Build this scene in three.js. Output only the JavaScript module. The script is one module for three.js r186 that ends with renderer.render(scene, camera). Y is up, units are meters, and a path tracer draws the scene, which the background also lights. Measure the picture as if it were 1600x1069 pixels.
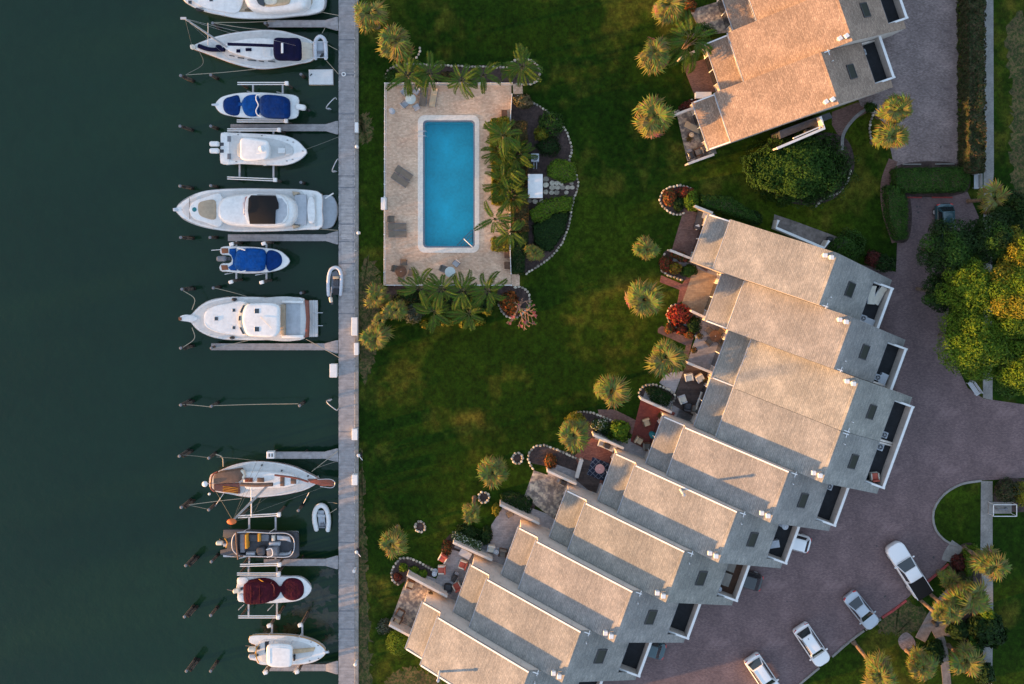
import * as THREE from 'three';
import { mergeGeometries, toCreasedNormals } from 'three/addons/utils/BufferGeometryUtils.js';
import { RoundedBoxGeometry } from 'three/addons/geometries/RoundedBoxGeometry.js';

// ---------------------------------------------------------------- camera, sky, sun, exposure
const scene = new THREE.Scene();
const CAM_H = 86, PPM = 15, NX = 800, NY = 375;           // metres above the lawn, photograph pixels per metre on the lawn, pixel of the point straight below
const camera = new THREE.PerspectiveCamera(2 * Math.atan(1069 / 2 / PPM / CAM_H) * 180 / Math.PI, 1600 / 1069, 1, 3000);
camera.up.set(0, 0, -1);
camera.position.set(0, CAM_H, 0);
camera.lookAt(0, 0, 0);
camera.setViewOffset(1600, 1069, 0, 1069 / 2 - NY, 1600, 1069);
scene.add(camera);

const SUN = new THREE.Vector3(-1, 0.100, 0.25).normalize();
const SKY_W = 512, SKY_H = 256;
const skyData = new Float32Array(SKY_W * SKY_H * 4);
for (let j = 0; j < SKY_H; j++) for (let i = 0; i < SKY_W; i++) {
  const el = ((j + 0.5) / SKY_H - 0.5) * Math.PI, az = ((i + 0.5) / SKY_W - 0.5) * 2 * Math.PI;
  const y = Math.sin(el), c = Math.cos(el), dx = c * Math.cos(az), dz = c * Math.sin(az);
  const s = Math.max(0, dx * SUN.x + y * SUN.y + dz * SUN.z);
  const h = Math.pow(1 - Math.max(0, y), 3.2), glow = Math.pow(s, 6) * 0.55 + Math.pow(s, 40) * 1.0;
  const k = (j * SKY_W + i) * 4;
  skyData[k] = 0.125 + 0.15 * h + glow * 0.80;
  skyData[k + 1] = 0.175 + 0.13 * h + glow * 0.40;
  skyData[k + 2] = 0.245 + 0.09 * h + glow * 0.13;
  skyData[k + 3] = 1;
}
const sky = new THREE.DataTexture(skyData, SKY_W, SKY_H, THREE.RGBAFormat, THREE.FloatType);
sky.mapping = THREE.EquirectangularReflectionMapping; sky.magFilter = THREE.LinearFilter; sky.minFilter = THREE.LinearFilter; sky.needsUpdate = true;
scene.background = sky; scene.environment = sky;

const sun = new THREE.DirectionalLight(new THREE.Color(1.0, 0.50, 0.16), 3.05);
sun.position.copy(SUN).multiplyScalar(220); sun.castShadow = true; sun.shadow.radius = 2.4;
Object.assign(sun.shadow.camera, { left: -90, right: 90, top: 70, bottom: -70, near: 20, far: 480 });
sun.shadow.mapSize.set(4096, 4096);
scene.add(sun, sun.target);

const renderer = new THREE.WebGLRenderer({ antialias: true });
renderer.toneMapping = THREE.LinearToneMapping;
renderer.toneMappingExposure = 4.25;
renderer.shadowMap.enabled = true;

// ---------------------------------------------------------------- helpers
const V3 = THREE.Vector3, V2 = THREE.Vector2;
let seedState = 12345;
const srand = (n) => { seedState = n | 0; };
const rnd = () => { seedState = (seedState + 0x6d2b79f5) | 0; let t = Math.imul(seedState ^ (seedState >>> 15), 1 | seedState); t = (t + Math.imul(t ^ (t >>> 7), 61 | t)) ^ t; return ((t ^ (t >>> 14)) >>> 0) / 4294967296; };
const rr = (a, b) => a + (b - a) * rnd();
const P = (px, py, h = 0) => { const k = (CAM_H - h) / CAM_H / PPM; return new V3((px - NX) * k, h, (py - NY) * k); };   // survey pixel + height above the lawn -> point
const zoomed = (x0, y0, s) => (x, y) => [x0 + x * s, y0 + y * s];
const lay = (pts, h = 0, z) => pts.map(([a, b]) => { const q = z ? z(a, b) : [a, b], p = P(q[0], q[1], h); return [p.x, p.z]; });
const smoothed = (pts, n = 48) => new THREE.CatmullRomCurve3(pts.map(([x, z]) => new V3(x, 0, z)), true, 'centripetal').getSpacedPoints(n).slice(0, n).map((p) => [p.x, p.z]);
const openSmooth = (pts, n = 40) => new THREE.CatmullRomCurve3(pts.map(([x, z]) => new V3(x, 0, z)), false, 'centripetal').getSpacedPoints(n).map((p) => [p.x, p.z]);

function metreUV(g) {                                       // planar uv in metres, by the way each triangle faces
  const p = g.attributes.position, uv = new Float32Array(p.count * 2), a = new V3(), b = new V3(), c = new V3();
  for (let i = 0; i < p.count; i += 3) {
    a.fromBufferAttribute(p, i); b.fromBufferAttribute(p, i + 1); c.fromBufferAttribute(p, i + 2);
    const n = b.clone().sub(a).cross(c.clone().sub(a)), ax = Math.abs(n.x), ay = Math.abs(n.y), az = Math.abs(n.z);
    [a, b, c].forEach((q, k) => {
      const o = (i + k) * 2;
      if (ay >= ax && ay >= az) { uv[o] = q.x; uv[o + 1] = q.z; } else if (ax > az) { uv[o] = q.z; uv[o + 1] = q.y; } else { uv[o] = q.x; uv[o + 1] = q.y; }
    });
  }
  g.setAttribute('uv', new THREE.BufferAttribute(uv, 2));
  return g;
}
function flat(g) {
  if (g.index) g = g.toNonIndexed();
  if (!g.attributes.normal) g.computeVertexNormals();
  for (const k of Object.keys(g.attributes)) if (!['position', 'normal', 'uv'].includes(k)) g.deleteAttribute(k);
  return metreUV(g);
}
function rawGeo(pos, crease) {
  let g = new THREE.BufferGeometry(); g.setAttribute('position', new THREE.Float32BufferAttribute(pos, 3));
  g.computeVertexNormals();
  if (crease) g = toCreasedNormals(g, crease);
  return metreUV(g);
}
function ringSlab(pts, rings, o = {}) {                     // outline [x,z] swept through rings [height, inset], capped
  let area = 0; const n = pts.length;
  for (let i = 0; i < n; i++) { const [x0, z0] = pts[i], [x1, z1] = pts[(i + 1) % n]; area += x0 * z1 - x1 * z0; }
  if (area > 0) pts = pts.slice().reverse();
  const nor = pts.map((p, i) => {
    const a = pts[(i + n - 1) % n], b = pts[(i + 1) % n];
    const e1 = new V2(p[0] - a[0], p[1] - a[1]).normalize(), e2 = new V2(b[0] - p[0], b[1] - p[1]).normalize();
    const m = new V2(-e1.y - e2.y, e1.x + e2.x); if (m.length() < 1e-6) m.set(-e1.y, e1.x);
    m.normalize(); const d = Math.max(0.45, -m.x * e1.y + m.y * e1.x); return [m.x / d, m.y / d];
  });
  const pos = [], yf = o.yf || ((x, z, y) => y);
  const R = rings.map(([y, d]) => pts.map((p, i) => { const x = p[0] - nor[i][0] * d, z = p[1] - nor[i][1] * d; return [x, yf(x, z, y), z]; }));
  for (let k = 0; k + 1 < R.length; k++) for (let i = 0; i < n; i++) {
    const j = (i + 1) % n, a = R[k][i], b = R[k][j], c = R[k + 1][j], d = R[k + 1][i];
    pos.push(...a, ...b, ...c, ...a, ...c, ...d);
  }
  const cap = (ring, up) => {
    const c2 = ring.map((q) => new V2(q[0], -q[2]));
    for (const t of THREE.ShapeUtils.triangulateShape(c2, [])) { const [a, b, c] = up ? t : [t[0], t[2], t[1]]; pos.push(...ring[a], ...ring[b], ...ring[c]); }
  };
  if (o.top !== false) cap(R[R.length - 1], true);
  if (o.bottom !== false) cap(R[0], false);
  return rawGeo(pos, o.crease ?? 0.7);
}
const sheet = (pts, y) => { const pos = [], c2 = pts.map((q) => new V2(q[0], -q[1])); for (const t of THREE.ShapeUtils.triangulateShape(c2, [])) for (const i of t) pos.push(pts[i][0], y, pts[i][1]); const g = rawGeo(pos); const nn = g.attributes.normal; for (let i = 0; i < nn.count; i++) nn.setXYZ(i, 0, 1, 0); return g; };
const slabOf = (pts, y0, y1, bev = 0.02) => ringSlab(pts, [[y0, 0], [y1 - bev, 0], [y1, bev]]);
const hexa = (b, t) => { const f = [[0, 1, 2, 3]], q = (a, bb, c, d) => [...a, ...bb, ...c, ...a, ...c, ...d]; void f; return rawGeo([...q(b[3], b[2], b[1], b[0]), ...q(t[0], t[1], t[2], t[3]), ...[0, 1, 2, 3].flatMap((i) => { const j = (i + 1) % 4; return q(b[i], b[j], t[j], t[i]); })]); };
const plate = (a, b, c, d, th = 0.15) => hexa([a, b, c, d].map((p) => [p[0], p[1] - th, p[2]]), [a, b, c, d]);
const box = (w, h, d, x = 0, y = 0, z = 0, ry = 0, bev = 0) => { const g = bev ? new RoundedBoxGeometry(w, h, d, 2, Math.min(bev, w / 2.01, h / 2.01, d / 2.01)) : new THREE.BoxGeometry(w, h, d); if (ry) g.rotateY(ry); g.translate(x, y, z); return flat(g); };
const tube = (pts, r = 0.03, seg = 0, rad = 6) => { const v = pts.map((p) => (p.isVector3 ? p : new V3(...p))); return flat(new THREE.TubeGeometry(v.length === 2 ? new THREE.LineCurve3(v[0], v[1]) : new THREE.CatmullRomCurve3(v, false, 'centripetal'), seg || (v.length === 2 ? 1 : v.length * 6), r, rad, false)); };
const poleY = (x, y0, y1, z, r0, r1 = r0, seg = 10) => { const g = new THREE.CylinderGeometry(r1, r0, y1 - y0, seg); g.translate(x, (y0 + y1) / 2, z); return flat(g); };
const ball = (r, x, y, z, sx = 1, sy = 1, sz = 1, w = 14, hh = 10) => { const g = new THREE.SphereGeometry(r, w, hh); g.scale(sx, sy, sz); g.translate(x, y, z); return flat(g); };
const lathe = (prof, x = 0, y = 0, z = 0, seg = 20) => { const g = new THREE.LatheGeometry(prof.map((p) => new V2(p[0], p[1])), seg); g.translate(x, y, z); return flat(g); };
const strip = (pts, w, y0, y1) => {                           // a wall or kerb of width w along an open line [x,z]
  const L = [], Rr = [];
  pts.forEach((p, i) => { const a = pts[Math.max(0, i - 1)], b = pts[Math.min(pts.length - 1, i + 1)], l = Math.hypot(b[0] - a[0], b[1] - a[1]) || 1, nx = -(b[1] - a[1]) / l, nz = (b[0] - a[0]) / l; L.push([p[0] + nx * w / 2, p[1] + nz * w / 2]); Rr.push([p[0] - nx * w / 2, p[1] - nz * w / 2]); });
  return ringSlab([...L, ...Rr.reverse()], [[y0, 0], [y1 - 0.02, 0], [y1, Math.min(0.02, w / 4)]]);
};

const ORG = new Map(), used = new Map();
const numbered = (n) => { const k = used.get(n) || 0; used.set(n, k + 1); return k ? n + '_' + String(k).padStart(3, '0') : n; };
function thing(name, label, category, at = [0, 0, 0], group) {
  const o = new THREE.Group(); o.name = numbered(name); o.position.set(...(at.isVector3 ? at.toArray() : at));
  o.userData = { label, category }; if (group) o.userData.group = group;
  ORG.set(o, o.position.clone()); scene.add(o); return o;
}
const proto = () => { const o = new THREE.Group(); ORG.set(o, new V3()); return o; };
function place(pr, name, label, category, at, turn = 0, group, scale) {
  const o = pr.clone(); o.name = numbered(name); o.position.set(...(at.isVector3 ? at.toArray() : at)); o.rotation.y = turn;
  if (scale) Array.isArray(scale) ? o.scale.set(...scale) : o.scale.setScalar(scale);
  o.userData = { label, category }; if (group) o.userData.group = group;
  scene.add(o); return o;
}
function part(name, geos, mat, parent, label) {
  let g = Array.isArray(geos) ? (geos.length > 1 ? mergeGeometries(geos) : geos[0]) : geos;
  const org = ORG.get(parent) || new V3(); if (org.lengthSq()) g = g.clone().translate(-org.x, -org.y, -org.z);
  const m = new THREE.Mesh(g, mat); m.name = name; m.castShadow = m.receiveShadow = true;
  if (label) m.userData.label = label;
  ORG.set(m, org); parent.add(m); return m;
}
function struct(name, geos, mat, label, category) {
  const m = part(numbered(name), geos, mat, scene); m.userData = { kind: 'structure' }; if (label) m.userData.label = label; if (category) m.userData.category = category; return m;
}
function single(name, label, category, geos, mat, group) {       // a thing that is one mesh, its origin at its base
  const list = Array.isArray(geos) ? geos : [geos], g = list.length > 1 ? mergeGeometries(list) : list[0].clone();
  g.computeBoundingBox(); const b = g.boundingBox, c = new V3((b.min.x + b.max.x) / 2, b.min.y, (b.min.z + b.max.z) / 2); g.translate(-c.x, -c.y, -c.z);
  const m = new THREE.Mesh(g, mat); m.name = numbered(name); m.position.copy(c); m.castShadow = m.receiveShadow = true; m.userData = { label, category }; if (group) m.userData.group = group; scene.add(m); return m;
}

// ---------------------------------------------------------------- textures (tileable noise)
const lattice = new Float32Array(65536); srand(77); for (let i = 0; i < 65536; i++) lattice[i] = rnd();
const lat = (x, y, p) => lattice[((((x % p) + p) % p) * 157 + (((y % p) + p) % p) * 311 + p * 13) & 65535];
const vnoise = (x, y, p) => { const xi = Math.floor(x), yi = Math.floor(y); let fx = x - xi, fy = y - yi; fx = fx * fx * (3 - 2 * fx); fy = fy * fy * (3 - 2 * fy); const a = lat(xi, yi, p), b = lat(xi + 1, yi, p), c = lat(xi, yi + 1, p), d = lat(xi + 1, yi + 1, p); return a + (b - a) * fx + (c - a) * fy + (a - b - c + d) * fx * fy; };
const fbm = (u, v, f, oct = 4, g = 0.55) => { let s = 0, a = 1, t = 0; for (let i = 0; i < oct; i++) { s += a * vnoise(u * f, v * f, f); t += a; a *= g; f *= 2; } return s / t; };
const mixc = (a, b, t) => [a[0] + (b[0] - a[0]) * t, a[1] + (b[1] - a[1]) * t, a[2] + (b[2] - a[2]) * t];
const clamp01 = (t) => Math.min(1, Math.max(0, t));
function tex(w, h, fn, srgb = true, metres = 1, metresV = metres) {
  const d = new Uint8Array(w * h * 4);
  for (let j = 0; j < h; j++) for (let i = 0; i < w; i++) { const c = fn((i + 0.5) / w, (j + 0.5) / h, i, j), k = (j * w + i) * 4; d[k] = c[0]; d[k + 1] = c[1]; d[k + 2] = c[2]; d[k + 3] = 255; }
  const t = new THREE.DataTexture(d, w, h, THREE.RGBAFormat); t.wrapS = t.wrapT = THREE.RepeatWrapping; t.magFilter = THREE.LinearFilter; t.minFilter = THREE.LinearMipmapLinearFilter; t.generateMipmaps = true;
  if (srgb) t.colorSpace = THREE.SRGBColorSpace; t.repeat.set(1 / metres, 1 / metresV); t.needsUpdate = true; return t;
}
const greyTex = (w, fn, m) => tex(w, w, (u, v) => { const g = 255 * clamp01(fn(u, v)); return [g, g, g]; }, false, m);
const mat = (c, rough = 0.6, o = {}) => { const m = new THREE.MeshPhysicalMaterial({ roughness: rough, ...o }); Array.isArray(c) ? m.color.setRGB(...c) : m.color.set(c); return m; };

const grainBump = greyTex(512, (u, v) => fbm(u, v, 32, 4, 0.7), 3);
const rippleBump = greyTex(512, (u, v) => 0.6 * fbm(u + 0.02 * fbm(v, u, 8, 2), v, 24, 3, 0.6) + 0.4 * fbm(v, u, 9, 2), 14);
// weathered speckle for painted / moulded surfaces
const speck = (base, amt, metres = 2.5, f = 12) => tex(256, 256, (u, v) => { const n = fbm(u, v, f, 4, 0.7) - 0.5, q = fbm(v, u, 3, 3) - 0.5; const k = 1 + amt * (n * 1.2 + q); return base.map((c) => Math.min(255, c * k)); }, true, metres);

const shingle = (base, alt, fleck, seedF, fleckAmt) => tex(1024, 1024, (u, v) => {       // 6 m tile: courses across the slope, tabs of uneven tone
  const cu = u * 42, row = Math.floor(cu), vv = v * 20 + (row % 2) * 0.5 + lat(row, seedF, 42) * 0.3, tab = Math.floor(vv);
  const t = lat(row * 3 + 1, tab + seedF, 128), n = fbm(u, v, 64, 3, 0.8) - 0.5, big = fbm(u, v, 4, 3) - 0.5, st = fbm(v * 0.5, u, 80, 2, 0.6);
  let c = mixc(base, alt, clamp01(t * 0.8 + big * 0.7));
  const edge = (cu - row) < 0.14 ? 0.80 : 1;
  if (fleckAmt && st > 0.56) c = mixc(c, fleck, fleckAmt * clamp01((st - 0.56) * 9));
  const sk = vnoise(u * 128, v * 16, 128) - 0.5; const k = (1 + n * 0.22 + big * 0.2 + sk * 0.13) * edge; return c.map((q) => Math.max(0, Math.min(255, q * k)));
}, true, 6);
const shingleBump = greyTex(512, (u, v) => { const cu = u * 42, r = cu - Math.floor(cu); return 0.25 + r * 0.5 + 0.25 * fbm(u, v, 64, 2); }, 6);

const creaseBump = greyTex(512, (u, v) => 0.6 * fbm(u + 0.15 * fbm(v, u, 5, 2), v, 5, 3, 0.5) + 0.4 * Math.abs(fbm(u, v + 0.2 * fbm(u, v, 4, 2), 9, 2) - 0.5) * 2, 2.6);
const M = {
  white: mat('#ffffff', 0.35, { map: speck([222, 222, 220], 0.10), clearcoat: 0.3 }),
  cream: mat('#ffffff', 0.45, { map: speck([208, 200, 184], 0.12) }),
  nonskid: mat('#ffffff', 0.8, { map: speck([196, 197, 196], 0.10), bumpMap: grainBump, bumpScale: 0.004 }),
  sand: mat('#ffffff', 0.85, { map: speck([168, 152, 130], 0.14) }),
  teak: mat('#ffffff', 0.7, { map: speck([128, 78, 50], 0.35, 1.2, 24) }),
  teakGrey: mat('#ffffff', 0.75, { map: speck([104, 80, 66], 0.3, 1.2, 24) }),
  varnish: mat('#ffffff', 0.35, { map: speck([120, 58, 30], 0.3, 1.2, 24), clearcoat: 0.5 }),
  navy: mat('#ffffff', 0.9, { specularIntensity: 0.3, bumpMap: creaseBump, bumpScale: 0.05, map: speck([13, 16, 46], 0.35) }),
  blue: mat('#ffffff', 0.9, { specularIntensity: 0.3, bumpMap: creaseBump, bumpScale: 0.06, map: speck([8, 46, 100], 0.3) }),
  royal: mat('#ffffff', 0.9, { specularIntensity: 0.3, bumpMap: creaseBump, bumpScale: 0.06, map: speck([8, 68, 134], 0.3) }),
  maroon: mat('#ffffff', 0.9, { specularIntensity: 0.3, bumpMap: creaseBump, bumpScale: 0.06, map: speck([62, 18, 30], 0.35) }),
  black: mat([0.012, 0.012, 0.014], 0.55),
  canvasBlack: mat('#ffffff', 0.9, { map: speck([15, 13, 14], 0.5) }),
  darkGrey: mat('#ffffff', 0.6, { map: speck([62, 63, 68], 0.3) }),
  midGrey: mat('#ffffff', 0.7, { map: speck([112, 114, 120], 0.2) }),
  lightGrey: mat('#ffffff', 0.6, { map: speck([170, 174, 180], 0.12) }),
  glassDark: mat([0.012, 0.016, 0.022], 0.06, { clearcoat: 1 }),
  steel: mat([0.62, 0.62, 0.64], 0.3, { metalness: 0.9 }),
  alu: mat('#ffffff', 0.55, { map: speck([188, 190, 194], 0.14), metalness: 0.25 }),
  rope: mat([0.42, 0.37, 0.28], 0.9),
  ropeDark: mat([0.17, 0.17, 0.14], 0.9),
  rubber: mat('#ffffff', 0.5, { map: speck([196, 200, 208], 0.1) }),
  orange: mat([0.62, 0.14, 0.03], 0.6),
  red: mat([0.55, 0.03, 0.03], 0.55),
  pile: mat('#ffffff', 0.95, { map: speck([84, 74, 66], 0.6, 0.8), bumpMap: grainBump, bumpScale: 0.02 }),
  pileBand: mat('#ffffff', 0.95, { map: speck([34, 30, 26], 0.6, 0.8) }),
  dockBoard: mat('#ffffff', 0.85, { map: tex(512, 512, (u, v) => { const n = fbm(u, v, 8, 4, 0.65) - 0.5, g = vnoise(u * 10, v * 160, 160) - 0.5, row = lat(Math.floor(v * 20), 3, 20) - 0.5; const k = 1 + n * 0.3 + g * 0.12 + row * 0.08; return [150 * k, 147 * k, 148 * k]; }, true, 3) }),
  concrete: mat('#ffffff', 0.9, { map: tex(512, 512, (u, v) => { const n = fbm(u, v, 6, 5, 0.65) - 0.5, s = fbm(v, u, 40, 2) - 0.5; const k = 1 + n * 0.36 + s * 0.2; return [132 * k, 129 * k, 125 * k]; }, true, 5), bumpMap: grainBump, bumpScale: 0.006 }),
  wallWhite: mat('#ffffff', 0.85, { map: tex(512, 512, (u, v) => { const n = fbm(u, v, 5, 5, 0.6) - 0.5, st = Math.max(0, fbm(u, v * 0.25, 20, 3) - 0.62); const k = 1 + n * 0.14 - st * 0.5; return [208 * k, 198 * k, 188 * k]; }, true, 4), bumpMap: grainBump, bumpScale: 0.006 }),
  trim: mat('#ffffff', 0.6, { map: speck([222, 222, 221], 0.08) }),
  shingleA: mat('#ffffff', 0.95, { map: shingle([132, 132, 129], [152, 149, 143], [176, 172, 163], 5, 0.25), bumpMap: shingleBump, bumpScale: 0.014 }),
  shingleB: mat('#ffffff', 0.95, { map: shingle([138, 118, 103], [154, 132, 115], [194, 174, 154], 23, 0.4), bumpMap: shingleBump, bumpScale: 0.014 }),
  membrane: mat('#ffffff', 0.9, { map: speck([36, 38, 42], 0.4) }),
  woodDark: mat('#ffffff', 0.8, { map: tex(256, 256, (u, v) => { const r = Math.floor(v * 14), g = (v * 14 - r) < 0.08 ? 0.55 : 1, n = fbm(u, v, 10, 4) - 0.5, q = lat(r, 9, 14) - 0.5; const k = g * (1 + n * 0.5 + q * 0.3); return [72 * k, 60 * k, 56 * k]; }, true, 2) }),
  mulch: mat('#ffffff', 1, { map: tex(512, 512, (u, v) => { const n = fbm(u, v, 24, 4, 0.8), q = fbm(v, u, 5, 3); const k = 0.45 + n * 0.8 + (q - 0.5) * 0.5; return [80 * k, 64 * k, 60 * k]; }, true, 4), bumpMap: grainBump, bumpScale: 0.03 }),
  stone: mat('#ffffff', 0.9, { map: speck([168, 158, 142], 0.4, 0.9) }),
  wicker: mat('#ffffff', 0.85, { map: speck([92, 66, 50], 0.5, 0.6, 30) }),
  cushionTan: mat('#ffffff', 0.9, { map: speck([186, 164, 134], 0.16) }),
  cushionGrey: mat('#ffffff', 0.9, { map: speck([122, 116, 108], 0.2) }),
  cushionRed: mat('#ffffff', 0.9, { map: speck([176, 88, 72], 0.2) }),
  slingBrown: mat('#ffffff', 0.85, { map: speck([118, 104, 90], 0.2) }),
  teal: mat('#ffffff', 0.5, { map: speck([20, 110, 116], 0.2) }),
  pink: mat('#ffffff', 0.6, { map: speck([196, 150, 146], 0.2) }),
  terracotta: mat('#ffffff', 0.85, { map: speck([150, 84, 56], 0.25) }),
  glassTable: mat([0.5, 0.58, 0.56], 0.08, { clearcoat: 1 }),
  gold: mat('#ffffff', 0.8, { map: speck([196, 140, 40], 0.3) }),
};
// ---------------------------------------------------------------- water, land, paving
const WATER = -1.0;
M.sea = mat('#ffffff', 0.12, { map: tex(1024, 1024, (u, v) => { const n = fbm(u, v, 4, 5, 0.55) - 0.5, f = fbm(v, u, 60, 2) - 0.5, k = 1 + n * 0.16 + f * 0.08; return [21 * k, 47 * k, 33 * k]; }, true, 60), bumpMap: rippleBump, bumpScale: 0.035, ior: 1.33 });
struct('sea_water', sheet([[-900, -900], [-18.2, -900], [-18.2, 900], [-900, 900]], WATER), M.sea, 'dark green harbour water around the moored boats');
// weed and shoal showing through the shallow water beside the dock
const weedTex = tex(512, 512, (u, v) => { const n = fbm(u, v, 10, 5, 0.7), k = 0.6 + n * 0.9; return [34 * k, 42 * k, 32 * k]; }, true, 6);
M.weed = mat('#ffffff', 0.25, { map: weedTex, bumpMap: rippleBump, bumpScale: 0.03 });
{
  srand(5); const geos = [];
  for (const [cx, cy, r, k] of [[500, 930, 24, 1], [478, 955, 20, 1], [508, 968, 22, 1], [515, 1000, 12, 1], [455, 985, 17, 1], [420, 985, 14, 1], [512, 895, 13, 1], [490, 1010, 12, 1]]) {
    const ring = []; for (let i = 0; i < 26; i++) { const a = i / 26 * Math.PI * 2, q = r * (0.55 + 0.75 * rnd()); ring.push([cx + Math.cos(a) * q * k, cy + Math.sin(a) * q * 0.7]); }
    geos.push(sheet(lay(ring, WATER).map(([x, z]) => [x, z]), WATER + 0.004 + geos.length * 0.003));
  }
  const m = struct('seagrass_shoal', geos, M.weed, 'brown weedy shallows in the water beside the lower dock'); m.userData.kind = 'structure';
}
// lawn: one sheet, colour over 76 m with its own patches
const grassC = (u, v) => {
  const big = fbm(u, v, 5, 4, 0.6), mid = fbm(v + 0.3, u, 22, 4, 0.65), fine = fbm(u, v, 190, 3, 0.8), blade = lattice[((u * 2048 | 0) * 131 + (v * 2048 | 0) * 977) & 65535];
  let c = mixc([27, 49, 10], [60, 74, 15], clamp01((big - 0.36) * 1.9));
  c = mixc(c, [92, 84, 30], clamp01((mid - 0.53) * 2.6));
  const k = 0.42 + 0.8 * fine + 0.36 * blade; return c.map((q) => q * k);
};
const lawnTex = tex(2048, 2048, grassC, true, 76);
const lawnBump = greyTex(1024, (u, v) => 0.5 * fbm(u, v, 128, 3, 0.8) + 0.5 * lattice[((u * 1024 | 0) * 131 + (v * 1024 | 0) * 977) & 65535], 9);
M.lawn = mat('#ffffff', 1, { specularIntensity: 0.15, map: lawnTex, bumpMap: lawnBump, bumpScale: 0.03 });
const ringPath = (outer, inner, y0, y1) => { const sh = new THREE.Shape(outer.map(([x, z]) => new V2(x, -z))); sh.holes.push(new THREE.Path(inner.map(([x, z]) => new V2(x, -z)))); const g = new THREE.ExtrudeGeometry(sh, { depth: y1 - y0, bevelEnabled: false }); g.rotateX(-Math.PI / 2); g.translate(0, y0, 0); return flat(g); };
struct('lawn', ringPath([[-16.15, -600], [700, -600], [700, 600], [-16.15, 600]], lay([[656, 183], [746, 183], [746, 392], [656, 392]]), -2.5, 0), M.lawn, 'green lawn between the dock and the townhouses');
const soilTex = tex(512, 512, (u, v) => { const n = fbm(u, v, 8, 5, 0.7), g = fbm(v, u, 40, 3, 0.7); const c = mixc([92, 78, 48], [44, 58, 16], clamp01((g - 0.36) * 3.4)); return c.map((q) => q * (0.6 + n * 0.8)); }, true, 7);
M.soil = mat('#ffffff', 1, { map: soilTex, bumpMap: lawnBump, bumpScale: 0.03 });
const wobble = (pts, amt, n = 60, sd = 3) => { srand(sd); return smoothed(pts, n).map(([x, z]) => [x + rr(-amt, amt), z + rr(-amt, amt)]); };
const soil = (pts, sd, y = 0.006) => struct('bare_soil', sheet(wobble(lay(pts), 0.34, 120, sd), y), M.soil);
soil([[561, 740], [566, 700], [570, 800], [572, 900], [578, 960], [580, 1020], [576, 1069], [561, 1069]], 1);
soil([[561, 430], [575, 400], [590, 420], [592, 470], [585, 560], [570, 600], [561, 560]], 2, 0.010);
soil([[561, 180], [572, 176], [580, 200], [575, 222], [561, 222]], 4);
soil([[640, 1045], [690, 1062], [700, 1090], [610, 1090], [605, 1060]], 6);
soil([[1380, 960], [1420, 940], [1446, 960], [1440, 985], [1410, 990], [1375, 985]], 7);
soil([[1575, 40], [1600, 20], [1620, 300], [1590, 320], [1580, 150]], 8);

// brick paving
const brickTex = (cols, metres, nu, seedF, joint) => tex(1024, 1024, (u, v) => {
  const row = Math.floor(v * nu * 2), cu = u * nu + (row % 2) * 0.5, col = Math.floor(cu), t = lat(((col % nu) + nu) % nu + 7, row + seedF, 256), n = fbm(u, v, 48, 3, 0.7) - 0.5, big = fbm(v, u, 4, 4) - 0.5;
  const fu = cu - col, fv = v * nu * 2 - row, jt = fu < 0.06 || fv < 0.12 ? joint : 1;
  const c = mixc(cols[0], cols[1], clamp01(t + big * 0.5)), k = (1 + n * 0.16 + big * 0.22) * jt; return c.map((q) => Math.min(255, q * k));
}, true, metres);
const paverBump = greyTex(512, (u, v) => { const nu = 30, row = Math.floor(v * nu * 2), cu = u * nu + (row % 2) * 0.5, fu = cu - Math.floor(cu), fv = v * nu * 2 - row; return fu < 0.07 || fv < 0.14 ? 0.2 : 0.7 + 0.2 * fbm(u, v, 60, 2); }, 6);
M.paver = mat('#ffffff', 0.92, { map: brickTex([[103, 86, 88], [122, 103, 103]], 6, 30, 3, 0.8), bumpMap: paverBump, bumpScale: 0.008 });
M.paverGrey = mat('#ffffff', 0.92, { map: brickTex([[116, 102, 100], [146, 130, 126]], 6, 30, 11, 0.8), bumpMap: paverBump, bumpScale: 0.008 });
M.poolPaver = mat('#ffffff', 0.9, { map: brickTex([[200, 166, 140], [222, 192, 164]], 6, 22, 17, 0.93), bumpMap: paverBump, bumpScale: 0.006 });
M.brickRed = mat('#ffffff', 0.9, { map: brickTex([[126, 74, 62], [152, 96, 78]], 5, 26, 29, 0.75), bumpMap: paverBump, bumpScale: 0.006 });
M.brickBrown = mat('#ffffff', 0.9, { map: brickTex([[104, 76, 68], [126, 96, 86]], 5, 26, 31, 0.75), bumpMap: paverBump, bumpScale: 0.006 });
M.slate = mat('#ffffff', 0.9, { map: tex(512, 512, (u, v) => { const n = fbm(u, v, 18, 3, 0.6), q = fbm(v, u, 7, 3), c = mixc([118, 108, 102], [188, 170, 148], clamp01((n - 0.36) * 3)); return c.map((t) => t * (0.75 + q * 0.5)); }, true, 5) });
M.tanTile = mat('#ffffff', 0.85, { map: brickTex([[160, 132, 104], [178, 150, 120]], 6, 16, 43, 0.88) });
M.greyTile = mat('#ffffff', 0.85, { map: brickTex([[146, 140, 140], [166, 158, 156]], 6, 16, 47, 0.9) });
M.terraTile = mat('#ffffff', 0.85, { map: brickTex([[116, 54, 46], [134, 66, 54]], 6, 18, 53, 0.85) });

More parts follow.
